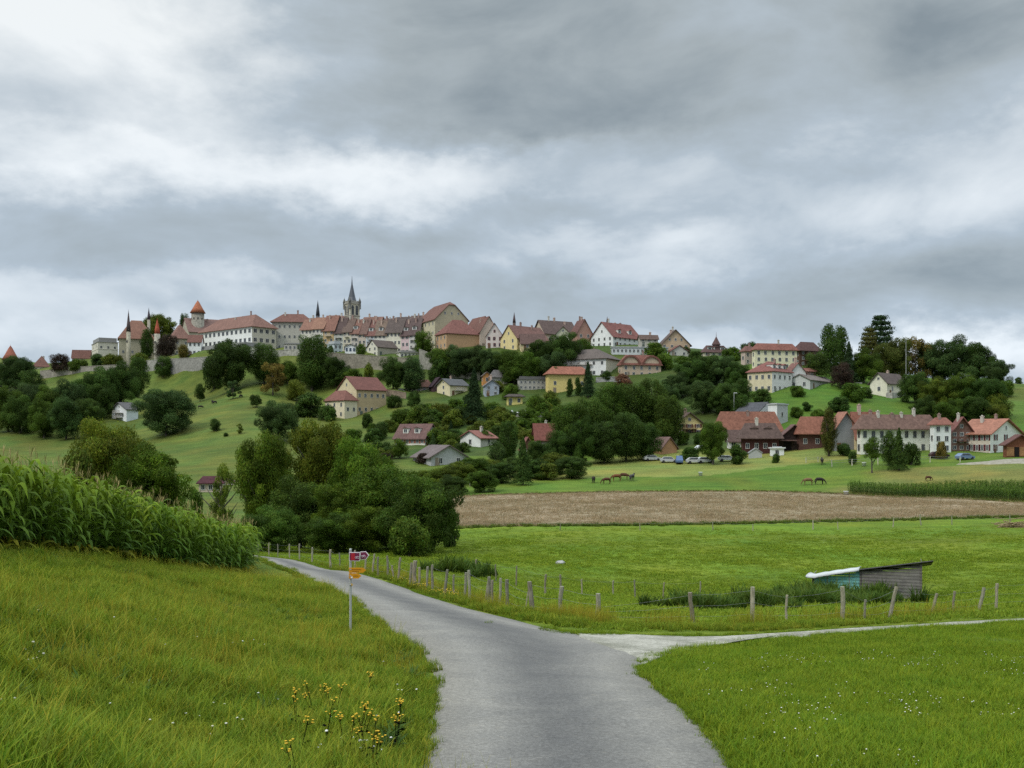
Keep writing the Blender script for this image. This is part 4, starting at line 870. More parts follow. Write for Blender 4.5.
# ------------------------------------------------------------------ scattered ground cover (one object each, uncountable)
def tuft_mesh(name, seed, nb_, rad, h0, h1, wid, lean, cols, mat, seg=3):
    r = np.random.default_rng(seed); V = []; Fs = []; T = []
    for i in range(nb_):
        a = r.uniform(0, 6.28); d = rad * math.sqrt(r.uniform()); x, y = d * math.cos(a), d * math.sin(a)
        h = r.uniform(h0, h1); an = r.uniform(0, 6.28); ln = r.uniform(*lean) * h; w0 = wid * r.uniform(.6, 1.3); fa = an + r.uniform(.9, 2.2)
        dx, dy = math.cos(an), math.sin(an); sx, sy = math.cos(fa), math.sin(fa); k = len(V); col = np.array(cols[r.integers(len(cols))])
        for s_ in range(seg + 1):
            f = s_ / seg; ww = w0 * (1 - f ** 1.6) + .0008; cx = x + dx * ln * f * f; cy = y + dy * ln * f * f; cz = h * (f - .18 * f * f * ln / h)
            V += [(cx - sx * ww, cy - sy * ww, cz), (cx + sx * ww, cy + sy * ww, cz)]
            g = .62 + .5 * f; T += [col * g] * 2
        Fs += [(k + 2 * s_, k + 2 * s_ + 1, k + 2 * s_ + 3, k + 2 * s_ + 2) for s_ in range(seg)]
    me = np_mesh(name, V, Fs, mat, False, np.array(T)); return bpy.data.objects.new(name, me)
def lib(name, objs):
    c_ = bpy.data.collections.new(name)
    for o in objs: c_.objects.link(o)
    return c_
def scatter(name, X, Y, coll, smin, smax, label=None, zoff=-.02, tilt=.15, Z=None, parent=None, scl=None):
    X = np.asarray(X); Y = np.asarray(Y); n = len(X); Z = Hn(X, Y) + zoff if Z is None else Z
    me = bpy.data.meshes.new(name); me.vertices.add(n); me.vertices.foreach_set('co', np.stack([X, Y, Z], 1).astype(np.float32).ravel())
    a = me.attributes.new('rot', 'FLOAT_VECTOR', 'POINT'); a.data.foreach_set('vector', np.stack([rng.normal(0, tilt, n), rng.normal(0, tilt, n), rng.uniform(0, 6.28, n)], 1).astype(np.float32).ravel())
    a = me.attributes.new('scl', 'FLOAT', 'POINT'); a.data.foreach_set('value', (rng.uniform(smin, smax, n) * (1 if scl is None else scl)).astype(np.float32))
    a = me.attributes.new('pick', 'INT', 'POINT'); a.data.foreach_set('value', rng.integers(0, len(coll.objects), n).astype(np.int32))
    me.update(); o = link(name, me, parent)
    ng = bpy.data.node_groups.new(name, 'GeometryNodeTree'); ng.interface.new_socket('Geometry', in_out='INPUT', socket_type='NodeSocketGeometry'); ng.interface.new_socket('Geometry', in_out='OUTPUT', socket_type='NodeSocketGeometry')
    N = ng.nodes; gi = N.new('NodeGroupInput'); go = N.new('NodeGroupOutput'); mp_ = N.new('GeometryNodeMeshToPoints'); ci = N.new('GeometryNodeCollectionInfo'); ip = N.new('GeometryNodeInstanceOnPoints')
    ci.inputs[0].default_value = coll; ci.inputs['Separate Children'].default_value = True; ci.inputs['Reset Children'].default_value = True
    def na_(nm, ty): q = N.new('GeometryNodeInputNamedAttribute'); q.data_type = ty; q.inputs[0].default_value = nm; return q.outputs[0]
    lk = ng.links.new; lk(gi.outputs[0], mp_.inputs[0]); lk(mp_.outputs[0], ip.inputs['Points']); lk(ci.outputs[0], ip.inputs['Instance']); ip.inputs['Pick Instance'].default_value = True
    lk(na_('pick', 'INT'), ip.inputs['Instance Index']); lk(na_('rot', 'FLOAT_VECTOR'), ip.inputs['Rotation']); lk(na_('scl', 'FLOAT'), ip.inputs['Scale']); lk(ip.outputs[0], go.inputs[0])
    md = o.modifiers.new('scatter', 'NODES'); md.node_group = ng
    if parent is None: tag(o, kind='stuff')
    if label: o['label'] = label
    return o
def grass_mat(name, base, dry, nsc=.5):
    m, t, b = new_mat(name); pp = pos(t); at = t.nodes.new('ShaderNodeAttribute'); at.attribute_name = 'tone'
    oi = t.nodes.new('ShaderNodeObjectInfo'); n = noise(t, nsc, 4, .65, pp, .6); r = rampn(t, n.outputs[0], [(.34, base), (.66, dry)])
    c = mixc(t, at.outputs['Color'], r.outputs[0], 1, 'MULTIPLY'); rr2 = rampn(t, oi.outputs['Random'], [(0, (.72, .76, .7)), (.5, (1, 1, 1)), (1, (1.3, 1.2, 1.1))]); c = mixc(t, c, rr2.outputs[0], 1, 'MULTIPLY')
    L(t, c, b.inputs['Base Color']); b.inputs['Roughness'].default_value = .6; b.inputs['Specular IOR Level'].default_value = .12
    tr = t.nodes.new('ShaderNodeBsdfTranslucent'); L(t, c, tr.inputs[0]); ms = t.nodes.new('ShaderNodeMixShader'); ms.inputs[0].default_value = .35
    L(t, b.outputs[0], ms.inputs[1]); L(t, tr.outputs[0], ms.inputs[2]); L(t, ms.outputs[0], t.nodes['Material Output'].inputs[0]); return m
gm1 = grass_mat('tall_meadow_grass', (.128, .215, .016), (.205, .248, .026), 1.1)
gm2 = grass_mat('lush_grass', (.142, .230, .014), (.185, .250, .018), .7)
gm3 = grass_mat('weeds', (.055, .11, .018), (.085, .13, .022), .8)
gm4 = grass_mat('pasture_grass', (.150, .240, .016), (.195, .265, .022), .35)
W3 = [(1, 1, 1), (1.15, 1.05, .9), (.8, .95, .8), (1.25, 1.1, .8)]
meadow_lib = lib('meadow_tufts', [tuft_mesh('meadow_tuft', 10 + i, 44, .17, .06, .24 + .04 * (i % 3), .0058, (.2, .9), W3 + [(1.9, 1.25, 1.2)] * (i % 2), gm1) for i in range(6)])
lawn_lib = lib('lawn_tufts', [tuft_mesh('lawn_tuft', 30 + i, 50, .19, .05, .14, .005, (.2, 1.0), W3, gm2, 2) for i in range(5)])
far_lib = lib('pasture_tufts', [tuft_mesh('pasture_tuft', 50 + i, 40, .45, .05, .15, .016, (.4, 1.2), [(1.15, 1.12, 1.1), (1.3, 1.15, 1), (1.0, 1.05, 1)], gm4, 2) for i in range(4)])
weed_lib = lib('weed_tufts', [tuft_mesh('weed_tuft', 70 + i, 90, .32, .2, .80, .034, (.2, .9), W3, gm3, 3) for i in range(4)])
def rnd_view(n, y0, y1, ua=-.62, ub=.62, p=1.0):
    Y = np.exp(rng.uniform(math.log(y0), math.log(y1), n)) if p == 0 else (rng.uniform(y0 ** p, y1 ** p, n)) ** (1 / p)
    return rng.uniform(ua, ub, n) * Y, Y
def grow(poly, d):
    a = np.array(poly); c0 = a.mean(0); return a
X, Y = rnd_view(52000, 5.5, 42, -.62, .0, 1.35)
corn_poly = [(-11.8, 12), (-12.0, 24), (-12.1, 31), (-12.0, 39), (-12.6, 48), (-14.4, 56), (-17, 62), (-24, 66), (-50, 68), (-60, 12)]
def road_ok(X, Y, pad):
    k = ~pip(X, Y, ROADPOLY) & ~pip(X, Y, TRKPOLY)
    if pad:
        for dx, dy in ((pad, 0), (-pad, 0), (0, pad * 2), (0, -pad * 2)): k &= ~pip(X + dx, Y + dy, ROADPOLY)
    return k
roadcx = np.interp(Y, [9.6, 15, 20, 26, 34, 45, 56, 70, 93], [-.2, -.2, -.9, -1.5, -4.5, -7.2, -11, -16, -28])
k = road_ok(X, Y, .07) & (X < roadcx) & ~pip(X, Y, corn_poly); X, Y = X[k], Y[k]
scl = .45 + .5 * vnoise(X, Y, 2.2, 21) + .6 * vnoise(X, Y, .55, 24) ; scl *= np.where(road_ok(X, Y, .45), 1, .55)
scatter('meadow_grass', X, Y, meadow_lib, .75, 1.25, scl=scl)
broad_lib = lib('broad_weeds', [tuft_mesh('broad_weed', 110 + i, 16, .10, .10, .26, .028, (.5, 1.3), [(1, 1, 1), (.75, .95, .9), (1.1, 1.0, .9)], gm3, 3) for i in range(4)])
Xb, Yb = rnd_view(2400, 9.5, 36, -.62, .0, 1.3); rc_ = np.interp(Yb, [9.6, 15, 20, 26, 34, 45], [-.2, -.2, -.9, -1.5, -4.5, -7.2])
k = road_ok(Xb, Yb, .2) & (Xb < rc_) & (vnoise(Xb, Yb, 1.7, 51) > .55); scatter('meadow_weeds', Xb[k], Yb[k], broad_lib, .6, 1.1, zoff=.02)
seed_lib = lib('seed_heads', [tuft_mesh('seed_stalk', 120 + i, 7, .25, .35, .62, .003, (.1, .4), [(2.0, 1.35, 1.6), (1.6, 1.15, 1.2), (2.2, 1.3, 1.5)], gm1, 3) for i in range(4)])
Xb, Yb = rnd_view(5200, 6, 45, -.62, .0, 1.4); rc_ = np.interp(Yb, [9.6, 15, 20, 26, 34, 45], [-.2, -.2, -.9, -1.5, -4.5, -7.2])
k = road_ok(Xb, Yb, .2) & (Xb < rc_) & ~pip(Xb, Yb, corn_poly) & (vnoise(Xb, Yb, 2.6, 52) > .4); scatter('meadow_seed_heads', Xb[k], Yb[k], seed_lib, .8, 1.2)
X, Y = rnd_view(42000, 6, 33, .02, .62, 1.3)
k = road_ok(X, Y, .05) & pip(X, Y, [(2.0, 3), (2.0, 10), (2.4, 19), (4.0, 24), (16, 31.5), (60, 38), (60, 3)]); X, Y = X[k], Y[k]
scatter('lawn_grass', X, Y, lawn_lib, .7, 1.25, scl=.8 + .5 * vnoise(X, Y, 1.5, 22))
X, Y = rnd_view(50000, 28, 126, -.30, .62, 1.0)
fy = np.interp(X, [-40, -12, -10.1, -6.5, -2.9, -.9, 1.4, 3.4, 20, 60], [90, 66, 60, 52, 42.5, 37, 31.2, 30, 35.5, 42])
k = road_ok(X, Y, .1) & (Y > fy) & (Y < 121 - 45 * rng.uniform(0, 1, len(Y)) ** 2); X, Y = X[k], Y[k]
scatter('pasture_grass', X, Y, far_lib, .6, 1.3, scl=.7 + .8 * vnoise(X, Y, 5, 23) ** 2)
# verge between road and fence, rougher and taller
X = []; Y = []
for (ax, ay), (bx, by), n, wd in (((-18, 72), (-10.2, 59), 500, 1.2), ((-10.2, 59), (-6.2, 51.5), 700, 1.2), ((-6.2, 51.5), (-2.4, 42), 1000, 1.2), ((-2.4, 42), (0, 34.5), 1000, 1.3), ((0, 34.5), (3.5, 31.8), 900, 1.3), ((3.5, 31.8), (9, 32), 900, 1.0), ((9, 32), (16.5, 36), 700, .9), ((16.5, 36), (26, 42), 500, 1.0)):
    f = rng.uniform(0, 1, n); X += list(ax + (bx - ax) * f + rng.normal(0, wd * .55, n)); Y += list(ay + (by - ay) * f + rng.normal(0, wd * .55, n))
X, Y = np.array(X), np.array(Y); k = road_ok(X, Y, .25); X, Y = X[k], Y[k]
scatter('verge_grass', X, Y, meadow_lib, .6, 1.25, scl=np.where(X > 2.5, .75, 1) * (.6 + .8 * vnoise(X, Y, .9, 27)))
# grass and crumbs creeping over the tarmac edge
for nm_, Lst in (('edge_growth', ROAD_L), ('edge_growth_far', ROAD_R), ('edge_growth_far', TRK_A), ('edge_growth_far', ROAD_T), ('edge_growth_far', TRK_B)):
    ex, ey = resample(Lst, 1800); ex = ex + rng.normal(0, .07, 1800) * (1 + ey / 40); ey = ey + rng.normal(0, .12, 1800) * (1 + ey / 40); k = vnoise(ex, ey, .8, 81) > .38
    scatter(nm_.replace('_far', ''), ex[k], ey[k], meadow_lib if Lst is ROAD_L else lawn_lib, .35, .8)
X = rng.normal(2.6, 1.1, 130); Y = 28.6 - .16 * X + rng.normal(0, .38, 130); k = vnoise(X, Y, .7, 91) > .5; scatter('junction_tufts', X[k], Y[k], lawn_lib, .4, .9, zoff=.05)
X = []; Y = []
for (ax, ay), (bx, by), n in (((-10.2, 59.4), (-6.2, 52), 160), ((-6.2, 52), (-2.4, 42.6), 260), ((-2.4, 42.6), (0, 35.2), 420), ((0, 35.2), (3.5, 32.6), 520), ((3.5, 32.6), (9, 33), 300), ((9, 33), (17, 37), 260)):
    f_ = rng.uniform(0, 1, n); X += list(ax + (bx - ax) * f_ + rng.normal(0, .45, n)); Y += list(ay + (by - ay) * f_ + rng.normal(0, .5, n))
X, Y = np.array(X), np.array(Y); k = road_ok(X, Y, .3) & (vnoise(X, Y, 1.3, 93) > .4); scatter('verge_seed_heads', X[k], Y[k], seed_lib, .9, 1.4)
# nettles in front of the shelter and along the hollow
X = []; Y = []
for cx, cy, rx, ry, n in ((15.4, 52.5, 3.0, 1.0, 260), (18.6, 54.5, 2.2, .9, 170), (11.5, 48.5, 1.6, 1.0, 60), (19.6, 60.9, 2.4, .5, 190), (18.0, 58, 1.6, .8, 60), (8.2, 45.5, 1.8, .9, 70), (-3, 62, 1.5, 1.2, 40)):
    X += list(rng.normal(cx, rx * .6, n)); Y += list(rng.normal(cy, ry * .95, n))
X, Y = np.array(X), np.array(Y); k = vnoise(X, Y, 1.4, 71) > .36; X, Y = X[k], Y[k]; scatter('nettles', X, Y, weed_lib, .5, 1.4, scl=np.where(Y > 57, 1.35, 1.0) * (.7 + .6 * vnoise(X, Y, 2.1, 72)))
edge_lib = lib('edge_tufts', [tuft_mesh('edge_tuft', 170 + i, 60, .4, .12, .5, .03, (.3, 1.1), W3, grass_mat('edge_grass', (.085, .14, .018), (.12, .16, .025), .5), 3) for i in range(3)])
sm_ = grass_mat('dry_stubble', (.34, .26, .155), (.39, .305, .20), .15)
stub_lib = lib('stubble_tufts', [tuft_mesh('stubble_tuft', 90 + i, 26, .6, .10, .38, .02, (.1, .6), [(1, 1, 1), (1.15, 1.12, 1.1), (.8, .88, .7), (.95, .92, .9)], sm_, 2) for i in range(4)])
Y = rng.uniform(121, 197, 34000); X = rng.uniform(-.10, .56, 34000) * Y; k = pip(X, Y, stub_poly); X, Y = X[k], Y[k]
scatter('stubble', X, Y, stub_lib, .7, 1.3, scl=.8 + .4 * vnoise(X, Y, 7, 41))
eX, eY = resample(STB_A, 900); scatter('field_edge_grass', eX + rng.normal(0, .6, 900), eY + rng.normal(0, .7, 900), edge_lib, .5, 1.2)
eX, eY = resample(STB_B, 900); scatter('field_margin_grass', eX + rng.normal(0, .4, 900), eY + rng.normal(0, .6, 900), edge_lib, .5, 1.0)
# clover and daisies in the near grass: white heads; small yellow heads in the verge
def flower_mesh(name, col, r_, h_, seed):
    mb = MB(); rr3 = random.Random(seed)
    for i in range(3):
        x, y = rr3.uniform(-.12, .12), rr3.uniform(-.12, .12); h = h_ * rr3.uniform(.7, 1.1)
        mb.tube([(x, y, 0), (x * 1.1, y * 1.1, h)], .002, 4, 1, False); mb.lathe([(.001, h - r_ * .4), (r_, h), (r_ * .6, h + r_ * .5), (.001, h + r_ * .6)], 7, 0, (x * 1.1, y * 1.1))
    m_, t_, b_ = new_mat(name); b_.inputs['Base Color'].default_value = (*col, 1); b_.inputs['Roughness'].default_value = .7
    return bpy.data.objects.new(name, mb.mesh(name, [m_, gm2]))
wl_lib = lib('white_heads', [flower_mesh('clover_head', (.62, .60, .50), .011, .15, 1), flower_mesh('daisy_head', (.72, .70, .66), .012, .16, 2)])
yl_lib = lib('yellow_heads', [flower_mesh('dandelion_head', (.62, .42, .02), .018, .30, 3)])
X, Y = rnd_view(420, 8, 22, .1, .6, 1); k = road_ok(X, Y, .2) & (X > 2.4) & (vnoise(X, Y, 2.0, 31) > .42) & pip(X, Y, [(2.0, 3), (2.4, 19), (4.0, 24), (16, 31.5), (60, 38), (60, 3)])
scatter('clover_flowers', X[k], Y[k], wl_lib, .6, 1.1)
X, Y = rnd_view(60, 8, 18, -.6, -.05, 1); k = road_ok(X, Y, .3); scatter('meadow_flowers', X[k], Y[k], wl_lib, 1.1, 1.6)
X = rng.normal(0, 1, 90) * .35; f = rng.uniform(.1, .75, 90); X, Y = X + (-6.2 + 5.2 * f), 48.5 - 12.5 * f + rng.normal(0, .5, 90) + .9
k = road_ok(X, Y, .2); scatter('verge_flowers', X[k], Y[k], yl_lib, 1.0, 1.5)

# ------------------------------------------------------------------ maize
cm = grass_mat('maize_leaf', (.080, .160, .016), (.120, .190, .022), .35)
m, t, b = new_mat('maize_tassel'); b.inputs['Base Color'].default_value = (.34, .27, .10, 1); b.inputs['Roughness'].default_value = .8; M['tassel'] = m
def maize(seed):
    r = random.Random(seed); V = []; Fs = []; T = []; mi = []
    def ribbon(pts, wid, up, col, mat_i):
        k = len(V); n = len(pts)
        for i, p in enumerate(pts):
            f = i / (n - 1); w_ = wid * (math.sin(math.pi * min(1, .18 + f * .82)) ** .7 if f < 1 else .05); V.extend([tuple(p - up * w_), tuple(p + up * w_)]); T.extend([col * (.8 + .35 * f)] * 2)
        for i in range(n - 1): Fs.append((k + 2 * i, k + 2 * i + 1, k + 2 * i + 3, k + 2 * i + 2)); mi.append(mat_i)
    h = r.uniform(2.0, 2.35); az0 = r.uniform(0, 6.28)
    col = np.array((1., 1., 1.))
    for a in (0, 1.57): ribbon([Vector((0, 0, h * i / 3)) for i in range(4)], .016, Vector((math.cos(a), math.sin(a), 0)), col * np.array((1.1, 1.05, .9)), 0)
    nl = 13
    for i in range(nl):
        z = .12 + (h - .35) * i / nl; a = az0 + math.pi * (i % 2) + r.uniform(-.5, .5); ln = r.uniform(.55, .85) * (1 - .35 * abs(i / nl - .55)); d = Vector((math.cos(a), math.sin(a), 0)); sd = Vector((-math.sin(a), math.cos(a), .0)); sd = (sd + Vector((0, 0, r.uniform(-.5, .5)))).normalized()
        rise_ = r.uniform(.25, .5) if i < nl * .6 else r.uniform(.55, .95); pts = [Vector((0, 0, z)) + d * ln * f * (1 - .12 * f) + Vector((0, 0, ln * (rise_ * 1.9 * f - 1.75 * rise_ * f * f - .25 * f ** 3))) for f in (0, .2, .4, .6, .8, 1)]
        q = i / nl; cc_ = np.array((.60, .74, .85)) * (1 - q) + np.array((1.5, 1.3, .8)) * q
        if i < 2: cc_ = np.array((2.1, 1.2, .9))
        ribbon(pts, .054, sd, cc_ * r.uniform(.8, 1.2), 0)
    for i in range(6 if seed % 2 else 2):
        a = r.uniform(0, 6.28); ln = r.uniform(.12, .24); e = Vector((math.cos(a) * .45, math.sin(a) * .45, 1)).normalized() if i else Vector((0, 0, 1))
        ribbon([Vector((0, 0, h - .05)), Vector((0, 0, h)) + e * ln * .6, Vector((0, 0, h)) + e * ln + Vector((0, 0, -.02))], .0055, Vector((math.sin(a), -math.cos(a), 0)), col, 1)
    me = np_mesh('maize_plant', V, Fs, cm, False, np.array(T)); me.materials.append(M['tassel']); me.polygons.foreach_set('material_index', np.array(mi, np.int32)); return bpy.data.objects.new('maize_plant', me)
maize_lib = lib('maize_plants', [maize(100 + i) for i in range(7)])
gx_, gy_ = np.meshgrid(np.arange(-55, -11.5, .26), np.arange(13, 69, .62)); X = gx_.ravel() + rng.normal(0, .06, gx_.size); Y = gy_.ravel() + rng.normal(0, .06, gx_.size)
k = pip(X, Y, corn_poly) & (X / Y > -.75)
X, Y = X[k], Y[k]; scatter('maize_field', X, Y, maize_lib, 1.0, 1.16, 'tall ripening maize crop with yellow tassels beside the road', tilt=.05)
dm_ = grass_mat('dark_maize_leaf', (.050, .105, .016), (.065, .12, .018), .35)
dark_lib = lib('dark_maize', [bpy.data.objects.new('maize_plant', o.data.copy()) for o in maize_lib.objects])
for o in dark_lib.objects: o.data.materials[0] = dm_; o.data.materials[1] = dm_
# the far block of maize beyond the stubble
gx_, gy_ = np.meshgrid(np.arange(60, 130, .55), np.arange(171, 200, .7)); X = gx_.ravel() + rng.normal(0, .1, gx_.size); Y = gy_.ravel() + rng.normal(0, .1, gx_.size)
k = pip(X, Y, xy([(848, 193), (1024, 173.5), (1260, 173.5), (1260, 184), (1024, 187), (848, 198)])); scatter('far_maize', X[k], Y[k], dark_lib, .85, 1.0, 'strip of dark green maize behind the stubble field', tilt=.05)

# ------------------------------------------------------------------ trees
def crown_mesh(name, seed, kind, nleaf, leaf):
    """unit crown: about 1 high and 1 wide, made of small leaf-sprays gathered in lobes"""
    r = np.random.default_rng(seed); lobes = []
    if kind == 'round':
        lobes.append((0, 0, .5, .30, 1.0))
        for i in range(26):
            a = r.uniform(0, 6.28); e = math.asin(r.uniform(-.75, 1)); q = r.uniform(.24, .37); rr_ = r.uniform(.10, .19)
            lobes.append((math.cos(a) * math.cos(e) * q, math.sin(a) * math.cos(e) * q, .50 + math.sin(e) * q * 1.05, rr_, .9))
        for i in range(20):
            a = r.uniform(0, 6.28); z = r.uniform(.0, .24); q = r.uniform(.12, .40); lobes.append((math.cos(a) * q, math.sin(a) * q, z + .05, r.uniform(.11, .17), .9))
    elif kind == 'spread':
        lobes.append((0, 0, .45, .27, 1.0))
        for i in range(70):
            a = r.uniform(0, 6.28); e = math.asin(r.uniform(-1, 1)); q = r.uniform(.16, .44) * (1 - .25 * max(0, math.sin(e))); rr_ = r.uniform(.06, .15)
            lobes.append((math.cos(a) * math.cos(e) * q, math.sin(a) * math.cos(e) * q, max(.04, .46 + math.sin(e) * q * 1.15 + r.uniform(-.05, .07)), rr_, r.uniform(.6, 1.0)))
    elif kind == 'loose':
        for i in range(34):
            a = r.uniform(0, 6.28); z = r.uniform(.08, .93); q = (math.sin(math.pi * min(.98, z * .8 + .15)) ** .6) * r.uniform(.10, .40); lobes.append((math.cos(a) * q, math.sin(a) * q, z, r.uniform(.06, .13), .9))
    elif kind == 'upright':
        for i in range(64):
            z = .03 + .92 * i / 64; a = i * 2.4 + r.uniform(-.4, .4); q = .34 * (math.sin(math.pi * (.12 + z * .80)) ** .8) * r.uniform(.35, 1); lobes.append((math.cos(a) * q, math.sin(a) * q, z, r.uniform(.11, .17) * (1 - .35 * z), 1.1))
    elif kind == 'column':
        for i in range(26):
            z = .05 + .9 * i / 26; w_ = .44 * math.sin(math.pi * (z * .78 + .17)) ** .6; a = r.uniform(0, 6.28); lobes.append((math.cos(a) * w_ * .3, math.sin(a) * w_ * .3, z, w_ * .72, .35))
    elif kind == 'bush':
        for i in range(22):
            a = r.uniform(0, 6.28); q = r.uniform(0, .36); z = r.uniform(.1, .75) * (1 - q * .8); lobes.append((math.cos(a) * q, math.sin(a) * q, z, r.uniform(.12, .22), .9))
    V = np.zeros((nleaf, 4, 3)); T = np.zeros((nleaf, 3))
    if kind in ('conifer', 'cedar'):
        tiers = 26 if kind == 'conifer' else 11
        z = r.uniform(0, 1, nleaf) ** 1.25; ti = np.floor(z * tiers); fr = z * tiers - ti
        R_ = (.5 * (1 - z) ** .85 + .015) if kind == 'conifer' else .5 * np.sin(np.pi * (z * .72 + .24)) ** .7
        nbr = 9; phase = (ti * 2.4) % 6.28; bi = r.integers(0, nbr, nleaf); sc_b = .62 + .5 * (np.sin(bi * 7.3 + ti * 3.1) * .5 + .5)
        a = phase + bi * 6.283 / nbr + r.normal(0, .16, nleaf); q = r.uniform(.1, 1, nleaf) ** .7 * R_ * sc_b
        zz = (ti + .35) / tiers + (-.30 * q if kind == 'conifer' else .05 * q) + r.normal(0, .008 if kind == 'conifer' else .016, nleaf) + .02
        C = np.stack([np.cos(a) * q, np.sin(a) * q, zz], 1); out = np.stack([np.cos(a), np.sin(a), np.full(nleaf, .5)], 1); tn = r.uniform(.75, 1.15, nleaf)
    else:
        lb = np.array(lobes); wgt = lb[:, 3] ** 2; li = r.choice(len(lb), nleaf, p=wgt / wgt.sum()); lq = lb[li]
        d = r.normal(0, 1, (nleaf, 3)); d /= np.linalg.norm(d, axis=1)[:, None]
        rad = lq[:, 3] * r.uniform(.35, 1.05, nleaf) ** .45 * (1 + .12 * r.normal(0, 1, nleaf)); C = lq[:, :3] + d * rad[:, None] * np.stack([np.ones(nleaf), np.ones(nleaf), lq[:, 4]], 1); out = d; lt = r.uniform(.58, 1.35, len(lb)); tn = lt[li] * r.uniform(.8, 1.2, nleaf)
    nrm = out + r.normal(0, .55, (nleaf, 3)); nrm /= np.linalg.norm(nrm, axis=1)[:, None]
    u = np.cross(nrm, r.normal(0, 1, (nleaf, 3))); u /= np.linalg.norm(u, axis=1)[:, None]; v = np.cross(nrm, u)
    s_ = (leaf * r.uniform(.55, 1.35, nleaf))[:, None]
    V[:, 0] = C - u * s_; V[:, 1] = C - v * s_ * .6; V[:, 2] = C + u * s_; V[:, 3] = C + v * s_ * .6
    T[:] = np.repeat(tn[:, None], 3, 1) * np.stack([1 + .12 * r.normal(0, 1, nleaf), np.ones(nleaf), np.ones(nleaf) * .95], 1)
    V[..., 2] -= V[..., 2].min(); V[..., 2] /= np.percentile(V[..., 2], 99.9)
    wd = np.percentile(np.hypot(V[..., 0], V[..., 1]), 98); V[..., 0] *= .5 / wd; V[..., 1] *= .5 / wd
    return np_mesh(name, V.reshape(-1, 3), np.arange(nleaf * 4).reshape(-1, 4), M['leaf'], False, np.repeat(T, 4, 0))
def trunk_mesh(name, seed, kind):
    r = random.Random(seed); mb = MB()
    if kind in ('conifer', 'cedar', 'column'):
        mb.tube([(0, 0, -.06), (0, 0, .1), (.005, 0, .5), (0, 0, .93)], [.032, .024, .014, .003], 8)
    elif kind == 'bush':
        for i in range(5):
            a = i * 1.26; mb.tube([(0, 0, -.1), (math.cos(a) * .08, math.sin(a) * .08, .15), (math.cos(a) * .22, math.sin(a) * .22, .5)], [.02, .014, .005], 6)
    else:
        mb.tube([(0, 0, -.06), (.004, 0, .1), (.012, .01, .3), (.0, .0, .62), (.01, 0, .85)], [.04, .028, .022, .012, .003], 8)
        for i in range(8):
            a = r.uniform(0, 6.28); z = r.uniform(.2, .55); q = r.uniform(.2, .34); mb.tube([(0.005, 0, z), (math.cos(a) * q * .5, math.sin(a) * q * .5, z + .12), (math.cos(a) * q, math.sin(a) * q, z + .26)], [.013, .009, .003], 6)
    return mb.mesh(name, [M['bark']])
CR = {}
for kind, nv, nl, lf in (('round', 4, 16000, .017), ('loose', 2, 9000, .017), ('upright', 3, 15000, .016), ('column', 2, 9000, .02), ('bush', 3, 8000, .026), ('conifer', 2, 13000, .019), ('cedar', 2, 13000, .019)):
    CR[kind] = [(crown_mesh('crown', 200 + i * 7 + len(kind), kind, nl, lf), trunk_mesh('trunk', 5 + i, kind)) for i in range(nv)]
NEARCR = [crown_mesh('crown', 400 + i, 'spread', 64000, .0095) for i in range(4)]
UPCR = [crown_mesh('crown', 450 + i, 'upright', 42000, .0105) for i in range(2)]
OLV, GRN, DKG, BLG, LIM, BRZ, PUR, FIR = (.082, .105, .018), (.058, .098, .016), (.042, .074, .018), (.046, .077, .028), (.075, .125, .020), (.115, .092, .028), (.040, .028, .026), (.022, .042, .018)
RATIO = dict(round=1.0, bush=.72, upright=1.35, loose=1.2, cedar=1.25, conifer=2.2, column=2.3)
tcount = 0
def tree(px, top, wpx, D, kind, col, name, label, cat=None, group=None, base=None, skirt=.10, near=False, r_=None):
    """a tree rooted on the ground at distance D below column px, its head reaching row 'top'"""
    global tcount; tcount += 1; r = random.Random(tcount * 13 + int(px))
    if base is None and not near and D > 200:       # stand far enough down the slope for a natural height
        ds = D - np.arange(0, 64, 1.5); zz = Hn((px - 512) / FPX * ds, ds); ok = np.nonzero((HOR - zz / ds * FPX) - top >= wpx * (r_ or RATIO[kind]))[0]
        D = float(ds[ok[0]]) if len(ok) else float(ds[np.argmax(HOR - zz / ds * FPX)])
    X = (px - 512) / FPX * D; z = H(X, D); ztop = (HOR - top) / FPX * D; h = max(ztop - z, 1.0)
    if base is not None: h = (base - top) / FPX * D; z = ztop - h
    wd = wpx / FPX * D
    root = empty(name, (X, D, z - .15), r.uniform(0, 6.28)); tag(root, label, cat or 'tree', group)
    cm_, tm = CR[kind][r.randrange(len(CR[kind]))]
    if near or (kind == 'round' and wpx > 27): cm_ = NEARCR[tcount % 4]
    if kind == 'upright' and wpx > 27: cm_ = UPCR[tcount % 2]
    if near: col = (col[0] * 1.34, col[1] * 1.28, col[2] * .95)
    else: col = tuple(c_ * 1.12 for c_ in col)
    k = r.uniform(.88, 1.12); colv = tuple(c_ * k * r.uniform(.95, 1.05) for c_ in col)
    sk = 0 if kind == 'bush' else skirt
    fol = link('crown' if kind != 'bush' else 'foliage', cm_, root, (0, 0, h * sk - (.08 * h if kind == 'bush' else 0)), colv); fol.scale = (wd, wd, h * (1 - sk) * (1.06 if kind == 'bush' else 1))
    tk = link('trunk' if kind != 'bush' else 'stems', tm, root); tk.scale = (max(h * .75, wd * .6),) * 2 + (h,)
    return root
def hw(s): return s
